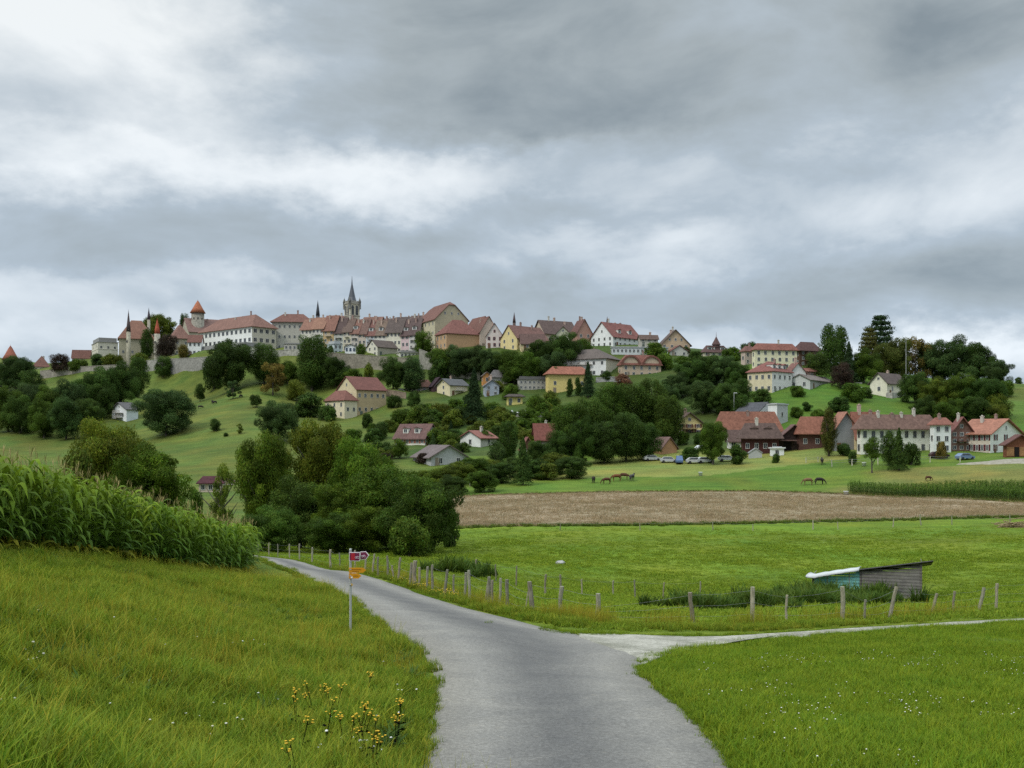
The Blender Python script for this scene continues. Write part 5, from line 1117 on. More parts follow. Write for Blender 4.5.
# the dark group beside the road bend
G1 = 'big dark trees beside the road bend'
tree(261, 431, 66, 112, 'round', GRN, 'broadleaf_tree', 'tall dark tree at the left end of the big roadside group', group=G1, skirt=.02, near=True)
tree(318, 419, 74, 126, 'round', OLV, 'broadleaf_tree', 'tallest olive-topped tree in the middle of the big roadside group', group=G1, skirt=.02, near=True)
tree(360, 437, 70, 120, 'round', GRN, 'broadleaf_tree', 'dark tree right of the tallest one in the roadside group', group=G1, skirt=.02, near=True)
tree(300, 475, 72, 100, 'round', DKG, 'broadleaf_tree', 'lower dark tree filling the foot of the roadside group behind the fence', group=G1, skirt=.0, near=True)
tree(344, 482, 66, 96, 'round', GRN, 'broadleaf_tree', 'lower mid green tree in front of the tallest roadside tree', group=G1, skirt=.0, near=True)
tree(390, 464, 96, 98, 'round', GRN, 'broadleaf_tree', 'rounded dark tree in the right half of the roadside group', group=G1, skirt=.0, near=True)
tree(420, 474, 84, 90, 'round', DKG, 'broadleaf_tree', 'dense dark tree ending the roadside group over the pasture', group=G1, skirt=.02, near=True)
tree(408, 514, 46, 84, 'bush', LIM, 'shrub', 'paler round shrub in front of the dense dark roadside tree', 'shrub', skirt=0)
tree(330, 512, 60, 91, 'round', DKG, 'broadleaf_tree', 'lowest dark leafy tree right behind the fence in the middle of the group', group=G1, skirt=.0, near=True)
tree(368, 505, 56, 92, 'round', GRN, 'broadleaf_tree', 'low leafy tree behind the signpost arrows', group=G1, skirt=.0, near=True)
tree(272, 505, 60, 92, 'round', DKG, 'broadleaf_tree', 'low dark tree where the road disappears behind the maize', group=G1, skirt=.0, near=True)
tree(452, 505, 20, 97, 'bush', DKG, 'shrub', 'dark shrub at the right foot of the roadside group', 'shrub')
tree(222, 462, 30, 118, 'loose', OLV, 'sapling', 'thin see-through sapling between maize and roadside trees')
tree(196, 487, 16, 130, 'bush', GRN, 'shrub', 'small shrub just behind the sloping top of the maize', 'shrub')
# left pair behind the maize
tree(108, 419, 84, 158, 'round', OLV, 'broadleaf_tree', 'broad olive tree behind the maize, left of a pair', near=True, skirt=.02)
tree(150, 443, 84, 142, 'round', GRN, 'broadleaf_tree', 'darker broad tree behind the maize, right of a pair', near=True, skirt=.02)
tree(78, 446, 40, 150, 'bush', OLV, 'shrub', 'olive shrub at the left side of the tree pair behind the maize', 'shrub')
# left hillside
tree(166, 389, 58, 366, 'round', BLG, 'broadleaf_tree', 'broad dark bluish tree right of the white cabin', skirt=.0, r_=.8)
tree(278, 400, 42, 332, 'round', BLG, 'broadleaf_tree', 'round grey-green tree alone on the meadow slope', skirt=.02)
tree(215, 418, 13, 338, 'round', DKG, 'young_tree', 'small dark round tree on the meadow left of the grey-green one')
tree(240, 423, 9, 334, 'loose', OLV, 'young_tree', 'thin little tree between small dark one and grey-green one')
tree(226, 432, 6, 332, 'bush', DKG, 'shrub', 'tiny shrub under the thin little meadow tree', 'shrub')
tree(256, 394, 13, 388, 'round', DKG, 'young_tree', 'small dark tree on the upper meadow above the grey-green one')
tree(233, 380, 16, 402, 'loose', BLG, 'young_tree', 'small loose tree just below the big dark pair on the meadow')
tree(200, 383, 11, 418, 'round', DKG, 'young_tree', 'small dark tree below the rubble retaining wall')
tree(273, 362, 27, 424, 'loose', BRZ, 'broadleaf_tree', 'brownish tree below the right end of the school', skirt=.05)
tree(297, 379, 22, 402, 'round', OLV, 'broadleaf_tree', 'olive tree right below the brownish one', skirt=.03)
tree(288, 360, 22, 430, 'round', GRN, 'broadleaf_tree', 'mid green tree between the brownish tree and the tall dark one', skirt=.03)
tree(232, 339, 52, 440, 'round', DKG, 'broadleaf_tree', 'very dark broad tree hiding the middle of the long school', skirt=.0)
tree(264, 343, 30, 444, 'upright', DKG, 'broadleaf_tree', 'very dark upright tree right of the one hiding the school', skirt=.0)
tree(214, 362, 20, 436, 'bush', DKG, 'shrub', 'dark shrub at the left foot of the tree hiding the school', 'shrub')
tree(312, 335, 40, 428, 'upright', DKG, 'broadleaf_tree', 'tall dark tree in front of the orange-roofed left row houses', skirt=.0)
tree(335, 357, 30, 420, 'round', DKG, 'broadleaf_tree', 'dark round tree leaning on the wall right of the tall dark one', skirt=.0)
tree(352, 368, 22, 412, 'bush', GRN, 'shrub', 'green shrub below the long retaining wall', 'shrub')
tree(310, 392, 34, 382, 'bush', DKG, 'shrub', 'dark wide shrub left of the stepped cream house', 'shrub')
tree(328, 404, 20, 350, 'bush', DKG, 'shrub', 'low hedge-like shrub under the stepped cream house wing', 'shrub')
B1 = 'tree belt below the castle'
BELT = ((8, 386, 40, 404, GRN, 'first belt tree from the left edge of the photo'), (30, 383, 38, 400, BLG, 'second belt tree from the left edge, bluish'), (51, 385, 36, 402, GRN, 'third belt tree, mid green, left of the bare gap below purple tree'), (70, 379, 40, 406, BLG, 'bluish belt tree straight below the castle wall gap'),
 (88, 374, 38, 412, DKG, 'dark belt tree where the belt starts climbing'), (98, 384, 30, 400, DKG, 'lower dark belt tree left of the white cabin'), (20, 395, 34, 388, DKG, 'low front belt tree near the left edge'), (44, 398, 34, 386, GRN, 'low front belt tree, second from the left edge'), (66, 398, 36, 386, BLG, 'low front belt tree above the left meadow'), (88, 398, 34, 388, DKG, 'low dark front belt tree left of the cabin slope'))
for px, top, wd, D, col, lb in BELT: tree(px, top, wd, D, 'round', col, 'broadleaf_tree', lb, group=B1, skirt=0, r_=1.15)
tree(103, 366, 36, 432, 'round', DKG, 'broadleaf_tree', 'dark tree rising at the belt end, left of the tallest', skirt=0, r_=1.3)
tree(121, 361, 36, 436, 'round', DKG, 'broadleaf_tree', 'dark tree rising at the belt end just under the stair turret', skirt=0, r_=1.3)
tree(137, 356, 24, 440, 'upright', DKG, 'broadleaf_tree', 'dark pointed tree closing the belt above the cabin roof', skirt=0, r_=1.7)
tree(16, 356, 34, 500, 'round', BLG, 'broadleaf_tree', 'bluish dark tree in front of the far left round tower', skirt=0)
tree(0, 362, 24, 505, 'round', DKG, 'broadleaf_tree', 'dark tree cut by the left edge below the round tower', skirt=0)
tree(33, 369, 26, 480, 'round', DKG, 'broadleaf_tree', 'dark blue-green low tree under the hip-roofed red house', skirt=0)
tree(61, 353.5, 21, 498, 'round', PUR, 'copper_beech', 'purple-brown tree standing above the low castle wall', skirt=.1)
tree(78, 358, 18, 500, 'bush', GRN, 'shrub', 'light green shrubs behind the low castle wall, right of purple tree', 'shrub')
tree(98, 353, 18, 497, 'bush', BLG, 'shrub', 'dark shrub before the pale rounded castle block', 'shrub')
tree(112, 353, 20, 494, 'bush', OLV, 'shrub', 'bright green shrub at the foot of the castle hall', 'shrub')
tree(140, 352, 24, 488, 'bush', OLV, 'shrub', 'olive shrub right of the slim stair turret', 'shrub')
tree(160, 314, 36, 526, 'round', OLV, 'broadleaf_tree', 'olive tree crown above the castle roofs, left of the keep', skirt=0, base=352)
tree(147, 328, 14, 498, 'upright', DKG, 'broadleaf_tree', 'dark tree against the right end of the castle hall', skirt=0)
tree(166, 334, 24, 486, 'round', PUR, 'broadleaf_tree', 'reddish dark tree in front of the pointed gatehouse', skirt=0)
tree(163, 356, 19, 480, 'round', DKG, 'broadleaf_tree', 'round dark tree under the castle beside the short bright wall', skirt=0)
tree(185, 313, 11, 530, 'round', DKG, 'broadleaf_tree', 'small dark crown peeping up left of the keep', skirt=0, base=340)
tree(183, 344, 12, 474, 'upright', BRZ, 'shrub', 'yellow-brown shrub left of the small white house by the school', 'shrub')
# row and centre
tree(361, 343, 11, 430, 'upright', GRN, 'small_tree', 'small tree between white pavilion and gabled cottage', skirt=0)
tree(331, 345, 6, 432, 'upright', DKG, 'small_tree', 'tiny dark tree at the foot of the tan row house', skirt=0)
tree(424, 330.5, 21, 424, 'round', GRN, 'broadleaf_tree', 'fresh green tree in front of the huge cream building', skirt=.08)
tree(393, 357, 32, 406, 'round', DKG, 'broadleaf_tree', 'dark tree below the retaining wall, left of the bend', skirt=0)
tree(412, 356, 26, 404, 'upright', BLG, 'broadleaf_tree', 'dark tree below the retaining wall, right at the bend', skirt=0)
tree(369, 362, 12, 408, 'bush', OLV, 'shrub', 'light shrub against the long retaining wall under the cottage', 'shrub')
G2 = 'green band of trees under the tan hall'
for px, top, wd, D, lb in ((441, 348, 30, 398, 'leftmost tree of the green band, under the corner of the tan hall'), (458, 345, 32, 404, 'green band tree under the middle of the tan hall'), (474, 345, 32, 402, 'green band tree under the right end of the tan hall'), (492, 349, 30, 400, 'green band tree below the pale pink house'), (509, 350, 30, 400, 'green band tree below the yellow gable'), (527, 352, 32, 398, 'rightmost tree of the green band, touching the very dark crowns')):
    tree(px, top, wd, D, 'round', GRN if px % 2 else BLG, 'broadleaf_tree', lb, group=G2, skirt=0)
tree(441, 356, 24, 394, 'bush', DKG, 'shrub', 'dark shrub hanging over the tumbled rock wall', 'shrub')
tree(514, 360, 24, 388, 'round', GRN, 'broadleaf_tree', 'lower green tree left of the long grey warehouse', skirt=0)
tree(540, 340, 34, 402, 'round', DKG, 'broadleaf_tree', 'very dark crown below the yellow gabled house', skirt=0)
tree(565, 332.5, 38, 402, 'round', DKG, 'broadleaf_tree', 'highest very dark crown below the dark-roofed ridge houses', skirt=0)
tree(584, 338, 20, 406, 'round', GRN, 'broadleaf_tree', 'dark crown just left of the large white building', skirt=0)
tree(552, 352, 34, 392, 'round', BLG, 'broadleaf_tree', 'dark crown above the long grey warehouse', skirt=0)
tree(586, 350, 0.1 + 18, 398, 'upright', DKG, 'broadleaf_tree', 'narrow dark tree behind the roof of the long white block', skirt=0, base=368)
tree(474, 367, 25, 330, 'conifer', FIR, 'fir_tree', 'tall dark fir on the terraces right of the cream grey-roofed house', skirt=.02)
tree(451, 420, 9, 322, 'conifer', FIR, 'fir_tree', 'small pointed fir left of the small white house', skirt=0)
tree(569.5, 378, 8, 360, 'column', DKG, 'cypress', 'left of two slim cypresses before the bright yellow house', skirt=0)
tree(578, 376.5, 8, 360, 'column', DKG, 'cypress', 'right of two slim cypresses before the bright yellow house', skirt=0)
tree(588, 361, 16, 364, 'conifer', FIR, 'fir_tree', 'dark fir between bright yellow house and white block balconies', skirt=0)
tree(606, 370, 14, 374, 'bush', DKG, 'shrub', 'dark shrub under the balconies of the long white block', 'shrub')
tree(622, 373, 20, 366, 'bush', (.14, .07, .06), 'blossom_shrub', 'reddish blossoming shrub above the lime-green wood', 'shrub')
tree(656, 341.5, 25, 404, 'bush', LIM, 'shrub', 'fresh bright green bush left of the wide tan gable', 'shrub')
tree(665, 352, 22, 398, 'bush', LIM, 'shrub', 'light green vines behind the twin-gabled villa', 'shrub')
tree(682, 355, 22, 396, 'bush', GRN, 'shrub', 'green shrubs under the annex with red lean roof', 'shrub')
# lime and poplar wood in the middle
W1 = 'mid green wood at the foot of the slope'
for i, (px, top, wd, D, kd) in enumerate(((572, 402, 36, 262, 'upright'), (590, 392, 40, 268, 'upright'), (610, 385, 42, 272, 'upright'), (632, 379, 44, 276, 'upright'), (652, 378, 40, 280, 'upright'), (668, 392, 34, 272, 'upright'), (560, 424, 34, 246, 'round'), (582, 420, 36, 246, 'round'), (604, 416, 38, 248, 'upright'), (626, 412, 40, 250, 'upright'), (645, 418, 34, 252, 'upright'))):
    tree(px, top + (0, 5, -3, 4, 0, 3, 6, -4, 5, 0, 4)[i], wd + (6, 0, -4, 2, -3, 0, 0, -6, 2, -4, 0)[i], D, kd, (.052, .088, .018) if i < 6 else (.040, .070, .017), 'broadleaf_tree', ('upper', 'lower')[i > 5] + ' row of the mid green wood, ' + ('leftmost tree behind the cypresses', 'second tree from the left', 'third tree from the left', 'tallest pale tree in the middle', 'tree just right of the tallest', 'last tree towards the dark wood', 'front tree next to the rust roof', 'second front tree from the left', 'middle front tree', 'front tree above the grazing horses', 'last front tree left of the tan barn end')[i], group=W1, skirt=0, r_=1.0 if i < 6 else .95)
W2 = 'dark wood right of the twin gabled villa'
for i, (px, top, wd, D) in enumerate(((676, 372, 30, 335), (690, 360, 36, 340), (708, 355, 34, 345), (724, 356, 34, 345), (738, 362, 30, 342), (742, 378, 24, 322), (703, 380, 38, 318), (724, 382, 36, 314), (740, 394, 26, 306), (668, 384, 30, 318))):
    tree(px, top, wd, D, 'round', DKG if i % 3 else BLG, 'broadleaf_tree', 'dark wood tree, ' + ('upper left one beside the mid green wood', 'upper one below the annex with red lean roof', 'highest one in the middle', 'upper one under the turreted villa', 'upper right one under the small pinkish house', 'one touching the red mansard house', 'lower one above the yellow chalet roof', 'lower middle one behind the street lamp', 'lowest right one above the slate roof', 'lower left one behind the mid green wood')[i], group=W2, skirt=0, r_=.85)
tree(713, 421, 30, 240, 'round', GRN, 'broadleaf_tree', 'dark garden tree in front of the orange farmhouse roof', skirt=.08)
tree(737, 443, 20, 238, 'bush', DKG, 'shrub', 'dark round bush beside the pale garden hut', 'shrub')
tree(776, 452.5, 10, 236, 'bush', DKG, 'shrub', 'small bush before the white garden porch', 'shrub')
tree(829, 407, 16, 242, 'upright', (.060, .070, .018), 'poplar', 'slim olive poplar between the orange farm roofs', skirt=0)
tree(844, 442, 18, 243, 'bush', DKG, 'shrub', 'dark shrub at the foot of the blank grey gable', 'shrub')
tree(683, 430, 12, 272, 'bush', GRN, 'shrub', 'garden shrub under the yellow chalet balcony', 'shrub')
tree(699, 432, 12, 272, 'bush', DKG, 'shrub', 'dark garden shrub at the right corner of the yellow chalet', 'shrub')
tree(691, 446, 20, 254, 'bush', DKG, 'shrub', 'dark shrub right of the tan brick barn end', 'shrub')
# lower middle
tree(508, 420, 24, 250, 'upright', DKG, 'broadleaf_tree', 'dark tree at the field edge right of the small white house', skirt=0)
tree(497, 440, 20, 244, 'round', BLG, 'broadleaf_tree', 'low dark tree at the field edge below the small white house', skirt=0)
tree(523, 436, 22, 236, 'conifer', DKG, 'conifer', 'dark conifer before the hidden rust-roofed outbuilding', skirt=0)
tree(540, 440, 30, 240, 'round', DKG, 'broadleaf_tree', 'dark rounded tree in front of the tree-hidden house', skirt=0)
tree(548, 462, 24, 226, 'bush', OLV, 'shrub', 'olive shrub at the field edge left of the mid green wood', 'shrub')
H1 = 'field-edge bushes left of the wood'
for hi_, (px, top, wd, D) in enumerate(((430, 468, 34, 222), (445, 465, 36, 218), (460, 461, 38, 222), (474, 457, 38, 226), (487, 459, 34, 226), (452, 474, 34, 212), (480, 470, 36, 216), (500, 462, 34, 226), (521, 455, 36, 232), (536, 458, 34, 232), (556, 452, 36, 238), (572, 456, 36, 236))):
    tree(px, top, wd, D, 'round', (GRN, OLV, DKG)[px % 3], 'shrub', 'hedge bush beyond the field, ' + ('leftmost', 'second', 'third', 'fourth', 'fifth', 'low front one at left', 'low front one in the middle', 'sixth', 'seventh', 'eighth', 'ninth', 'rightmost, by the wood')[hi_] + (' from the left' if hi_ in (1, 2, 3, 4, 7, 8, 9, 10) else ''), 'shrub', H1, r_=.6, skirt=0)
for px, top, wd, D, kd, col, lb in ((400, 438, 20, 268, 'round', GRN, 'mid green tree in front of the white house with two dormers'), (386, 452, 18, 250, 'bush', PUR, 'reddish shrub left of the grey barn'), (424, 452, 16, 262, 'bush', PUR, 'purple shrub against the mauve barn roof'),
                               (447, 450, 14, 270, 'bush', PUR, 'dark purple shrub before the wide grey gable'), (463, 441, 16, 285, 'bush', DKG, 'dark shrub below the small white house gable'), (433, 432, 12, 290, 'conifer', BLG, 'bluish small conifer right of the dormered white house'),
                               (380, 421, 18, 318, 'round', DKG, 'dark round tree below the stepped cream house'), (367, 412, 12, 334, 'bush', DKG, 'dark shrub on the grass below the stepped cream house'), (353, 428, 22, 310, 'bush', GRN, 'green hedge shrub on the grass above the tallest roadside tree'),
                               (394, 394, 16, 362, 'bush', DKG, 'dark shrub in front of the small tan wall'), (414, 390, 16, 362, 'bush', DKG, 'dark shrub below the long rusty roof'), (418, 404, 30, 350, 'bush', GRN, 'wide shrub on the terraces below the rusty roof'),
                               (440, 402, 26, 350, 'bush', OLV, 'olive shrub on the terraces left of the fir'), (456, 398, 22, 350, 'bush', GRN, 'garden shrub left of the fir'), (452, 408, 26, 336, 'bush', OLV, 'low olive shrub left of the fir foot'), (401, 408, 24, 344, 'bush', GRN, 'low shrub left on the terraces under the tiny grey hut'),
                               (492, 401, 22, 342, 'bush', GRN, 'garden shrub right of the fir'), (492, 418, 26, 322, 'bush', OLV, 'low shrub right of the fir foot'), (536, 394, 22, 352, 'round', GRN, 'garden tree right of the tiny yellow house'), (552, 390, 18, 356, 'round', OLV, 'olive garden tree below the long grey warehouse'),
                               (496, 380, 16, 372, 'bush', OLV, 'shrub above the tiny yellow house on the left'), (511, 383, 20, 366, 'bush', GRN, 'shrub right above the tiny yellow house'), (560, 404, 24, 340, 'bush', GRN, 'green shrub at the right end of the walled garden'), (545, 424, 20, 300, 'bush', GRN, 'shrub behind the bright rust roof'), (516, 424, 20, 300, 'bush', OLV, 'shrub on the grass below the walled garden'), (484, 428, 14, 300, 'bush', GRN, 'shrub behind the small white house')):
    tree(px, top, wd, D, kd, col, 'shrub' if kd == 'bush' else 'small_tree', lb, 'shrub' if kd == 'bush' else 'tree', skirt=0)
# loose planting on the garden terraces
G3 = 'garden shrubs on the terraces'
rt = random.Random(77); seen_ = set()
LMK = ((415, 436, 'dormered white house'), (440, 456, 'grey barn'), (478, 440, 'small white house'), (474, 402, 'tall fir'), (452, 388, 'cream grey-roofed house'), (356, 400, 'stepped cream house'), (514, 400, 'tiny yellow house'), (525, 413, 'walled garden'), (418, 385, 'rusty low house'), (545, 436, 'hidden rust roof'), (534, 384, 'long grey warehouse'), (568, 382, 'bright yellow house'))
def where(px, py):
    near_ = sorted(LMK, key=lambda l: math.hypot(l[0] - px, (l[1] - py) * 1.6))[:2]; out = []
    for lx, ly, nm in near_:
        dx, dy = px - lx, py - ly; out.append((('right of' if dx > 0 else 'left of') if abs(dx) > abs(dy) * 1.6 else ('below' if dy > 0 else 'above')) + ' the ' + nm)
    return ' and '.join(out)
for i in range(110):
    px = rt.uniform(366, 500) if i % 3 else rt.uniform(500, 560); tp = rt.uniform(392, 448); q = row_dist(px, tp + 7, 330, .7, 1.25)
    if q is None or any(b['xl'] - 3 < px < b['xr'] + 3 and b['eave'] - 2 < tp + 5 < b['base'] + 9 for b in BL): continue
    wd = rt.uniform(11, 24); tone = rt.randrange(3); lb = ('large ' if wd > 18 else 'small ') + ('mid green', 'dark', 'olive')[tone] + ' shrub ' + where(px, tp + 5)
    if lb in seen_ or len(lb.split()) > 16: continue
    seen_.add(lb); tree(px, tp, wd, q, 'bush', (GRN, DKG, OLV)[tone], 'shrub', lb, 'shrub', G3)
# right hill
tree(830, 323.5, 22, 378, 'column', DKG, 'conifer', 'tall dark double-topped conifer right of the brown chalet', skirt=0)
tree(841, 325, 19, 380, 'column', DKG, 'conifer', 'right half of the tall dark conifer pair on the skyline', skirt=0)
tree(816, 352, 26, 366, 'round', DKG, 'broadleaf_tree', 'dark tree covering the foot of the tall conifers', skirt=0)
tree(849, 341, 18, 372, 'conifer', FIR, 'fir_tree', 'pointed dark fir right of the tall conifer pair', skirt=0)
tree(841, 362, 26, 338, 'round', PUR, 'copper_beech', 'near-black purple tree above the right meadow', skirt=0)
tree(880, 315, 40, 384, 'cedar', FIR, 'cedar', 'great dark cedar, the highest crown of the right hill', skirt=0)
tree(870, 328, 24, 376, 'cedar', (.075, .075, .022), 'cedar', 'olive-brown crown leaning on the left of the great cedar', skirt=0)
tree(864, 348, 34, 368, 'round', GRN, 'broadleaf_tree', 'mid green tree below the great cedar', skirt=0)
tree(893, 338, 40, 366, 'round', (.062, .072, .020), 'broadleaf_tree', 'olive-brown tree right above the dark-roofed hill house', skirt=0)
tree(915, 337, 30, 372, 'loose', BRZ, 'broadleaf_tree', 'thin brownish tree on the skyline right of the cedar', skirt=0)
tree(933, 340, 34, 372, 'round', BLG, 'broadleaf_tree', 'dark bluish tree on the skyline right of the thin brown one', skirt=0)
tree(957, 335.5, 46, 368, 'round', BLG, 'broadleaf_tree', 'large dark crown, second summit of the right hill', skirt=0)
tree(978, 343, 34, 366, 'round', DKG, 'broadleaf_tree', 'dark crown stepping down right of the second summit', skirt=0)
tree(997, 360, 30, 358, 'round', BLG, 'broadleaf_tree', 'last dark crown above the right meadow edge', skirt=0)
W3_ = 'wooded foot of the right hill'
for i, (px, top, wd, D) in enumerate(((915, 372, 32, 332), (936, 376, 36, 326), (962, 372, 40, 326), (986, 378, 38, 330), (1000, 392, 26, 322), (925, 395, 30, 304), (948, 398, 32, 302), (972, 396, 34, 302), (994, 402, 28, 302), (1006, 380, 16, 344))):
    tree(px, top, wd, D, 'round', (DKG, GRN, OLV)[(i * 2 + (i > 4)) % 3] if i not in (5, 7) else DKG, 'broadleaf_tree', 'hill foot tree, ' + ('upper one right behind the dark-roofed hill house', 'upper one below the thin brown tree', 'upper one under the second summit', 'upper one under the dark stepping crown', 'upper right one at the meadow edge', 'front one above the white house with orange roof', 'front one above the brown chalet', 'front one above the long white house', 'front right one above the wooden hut', 'small one closing the wood on the right')[i], group=W3_, skirt=0)
tree(1019, 376.5, 8, 372, 'round', DKG, 'young_tree', 'tiny lone tree on the bare skyline at the far right')
for px, top, wd, D, col, lb in ((797, 385, 16, 326, GRN, 'green bush before the long low grey shed'), (762, 388, 20, 330, DKG, 'dark bush below the red mansard house'), (852, 382, 26, 330, GRN, 'green bush right of the near-black purple tree'), (866, 386, 16, 328, DKG, 'dark bush left of the dark-roofed hill house'),
                            (840, 396, 22, 316, DKG, 'dark ragged bush in the middle of the right meadow'), (806, 401, 12, 306, DKG, 'small dark bush on the right meadow above the farm'), (796, 406, 14, 302, GRN, 'low bush on the right meadow left of the small dark one'), (818, 408, 16, 300, GRN, 'low bush on the right meadow behind the bright orange roof'), (773, 348, 14, 392, DKG, 'dark crown behind the cream apartment block'), (751, 341, 20, 402, DKG, 'dark crown above the small pinkish house'),
                            (732, 346, 20, 400, GRN, 'green crown right of the turreted villa'), (696, 350, 18, 406, DKG, 'dark crown left of the turreted villa'), (686, 346, 12, 416, DKG, 'dark crown on the skyline right of the wide tan gable')):
    tree(px, top, wd, D, 'bush', col, 'shrub', lb, 'shrub')
# by the cream farmhouse
tree(872, 436, 17, 214, 'round', GRN, 'pruned_tree', 'small mushroom-shaped pruned tree before the cream farmhouse', skirt=.38)
tree(889, 430, 17, 220, 'upright', DKG, 'yew', 'left dark yew bush hiding the cream farmhouse', skirt=0)
tree(899, 427, 19, 219, 'conifer', DKG, 'yew', 'pointed middle yew bush hiding the cream farmhouse', skirt=0)
tree(911, 441, 18, 219, 'bush', DKG, 'yew', 'low right yew bush before the cream farmhouse', 'tree')
tree(941, 440, 12, 226, 'bush', BRZ, 'shrub', 'brownish shrub between white house and cream farmhouse', 'shrub')
tree(853, 450, 9, 226, 'bush', DKG, 'shrub', 'small shrub at the left corner of the cream farmhouse', 'shrub')

# ------------------------------------------------------------------ fences
def post_mesh(seed, h, r_):
    r = random.Random(seed); mb = MB(); n = 5
    pts = [(r.uniform(-.012, .012), r.uniform(-.012, .012), -.35 + (h + .35) * i / n) for i in range(n + 1)]
    mb.tube(pts, [r_ * r.uniform(.9, 1.12) * (1.05 - .12 * i / n) for i in range(n + 1)], 7, 0, True, False)
    return mb.mesh('post', [M['post']])
m, t, b = new_mat('galvanised_wire'); b.inputs['Base Color'].default_value = (.25, .25, .25, 1); b.inputs['Metallic'].default_value = .6; b.inputs['Roughness'].default_value = .5; M['wire'] = m
PM = [post_mesh(i, 1.0, .043) for i in range(5)]
def fence(name, label, spec, wires=3, rad=1.0, wire_r=.006, col=(1, 1, 1), drop=0):
    """spec: (px, distance, height m, lean x deg, girth)"""
    f0 = spec[0]; X0 = (f0[0] - 512) / FPX * f0[1]; root = empty(name, (X0, f0[1], H(X0, f0[1]))); tag(root, label, 'fence'); o0 = root.location.copy()
    tops = []
    for i, (px, D, h, lean, gth) in enumerate(spec):
        X = (px - 512) / FPX * D; z = H(X, D); kk_ = random.uniform(.62, 1.2); lean = lean + random.uniform(-4, 4); q = link('post', PM[i % 5], root, Vector((X, D, z)) - o0, (col[0] * kk_ * random.uniform(.95, 1.08), col[1] * kk_, col[2] * kk_))
        q.scale = (gth * rad, gth * rad, h); q.rotation_euler = (R(random.uniform(-3, 3)), R(lean), random.uniform(0, 6))
        q.rotation_mode = 'XYZ'; q.rotation_euler = (R(random.uniform(-2, 2)), R(lean), 0)
        tops.append((Vector((X, D, z)) - o0, h, lean))
    for w_ in range(wires):
        mb = MB(); f = (.92, .6, .3)[w_]; pts = []
        for i, (p, h, lean) in enumerate(tops):
            q = p + Vector((math.sin(R(lean)) * h * f, -.07, h * f * math.cos(R(lean))))
            if pts: pts.append((pts[-1] + q) / 2 - Vector((0, 0, .04)))
            pts.append(q)
        mb.tube(pts, wire_r, 4, 0, False); mb.obj('wire', M['wire'], root)
    return root
fence('pasture_fence', 'weathered post and wire fence following the outer road edge', [(222, 97, 1.1, 2, 1), (246, 91, 1.1, 0, 1), (258, 88, 1.1, 0, 1), (269, 85, 1.1, 0, 1.1), (278, 81, 1.1, 2, 1), (289.5, 77, 1.15, 0, 1.2), (299.5, 73, 1.2, 0, 1.2), (312, 68, 1.05, 0, 1.3), (330.5, 61, 1.15, 1, 1.6), (340, 60, 1.0, -2, 1), (355, 57, 1.2, 1, 1.1),
    (365, 54.5, 1.1, 0, 1.2), (372, 53, 1.1, 3, 1.1), (378, 52, 1.0, 0, 1.2), (388, 51, 1.15, 0, 1.2), (394, 50, .75, -12, 1), (398, 48.8, 1.2, 2, 1.3), (409.5, 46.8, 1.1, 5, 1.3), (414.5, 46, 1.25, 0, 2.3), (419, 45.5, 1.0, 5, 1.2), (426.5, 44.5, 1.1, 3, 1.3), (432.5, 43.5, 1.25, 2, 1.3),
    (444, 42, 1.15, 8, 1.3), (454, 41.5, 1.0, 0, 1), (464.5, 40.8, 1.15, 3, 1.2), (470, 39.2, 1.3, 0, 1.35), (485, 38.2, 1.0, 12, 1.2), (488.5, 38, 1.15, 2, 1.5), (493, 37.8, 1.05, 0, 1.2), (499.5, 37.4, 1.15, 0, 1.1), (507.5, 36.6, 1.15, 0, 1.5), (525, 36, .8, 4, .5), (532.5, 35, 1.2, -3, 1.9), (560, 35.2, 1.1, 0, 1.8), (597.5, 34.6, .95, 1, 1.9)],
    3, 1.0, .004, (1, .97, .9))
fence('pasture_fence', 'sparse leaning post fence along the gravel track', [(597.5, 34.8, .5, 1, .6), (693.5, 33, 1.12, -4, 1.7), (752, 33.4, 1.26, 0, 1.7), (786, 33.6, .98, 0, 1.0), (843, 33.8, 1.22, 1, 1.7), (864, 34.2, .75, 4, 1.0), (889, 34.6, 1.2, 9, 1.5), (931, 37, .85, 18, 1.2), (953, 38, .85, 4, 1.1), (979, 39, .95, 10, 1.5), (996, 39.6, 1.05, 2, 1.3), (1040, 41, 1.1, 3, 1.3), (1090, 43, 1.1, 0, 1.2)], 3, 1.0, .004, (1, .95, .85))
fence('pasture_fence', 'row of small posts deeper in the pasture behind the junction', [(475, 62, 1.0, 0, 1), (496, 58, 1.0, 0, 1), (516, 56, 1.15, 0, 1), (545, 50, 1.1, -2, 1.3), (560.5, 50, 1.15, 0, 1.2), (582, 55, .9, 2, 1), (613, 58, .9, 0, 1.2), (635, 56, 1.1, 0, 1.1), (663, 58, 1.0, 0, 1), (700, 62, .9, 0, 1)], 1, 1.0, .004, (1, .95, .85))
fence('pasture_fence', 'faint line of low posts across the pasture below the stubble', [(452, 118, 1.1, 0, 1), (560, 117, .9, 2, 1), (640, 117, .9, 0, 1), (713, 118, 1.0, 0, 1.2), (753, 117, .8, 0, 1), (813, 119, 1.1, 0, 1.4), (838, 119, .9, -3, 1), (893, 122, 1.2, 0, 1.2), (921, 124, 1.4, -4, 1.5), (952, 124, 1.2, 0, 1.1), (1010, 126, 1.2, 0, 1.2), (1060, 128, 1.1, 0, 1.2)], 1, 1.3, .008, (1.2, 1.15, 1.0))
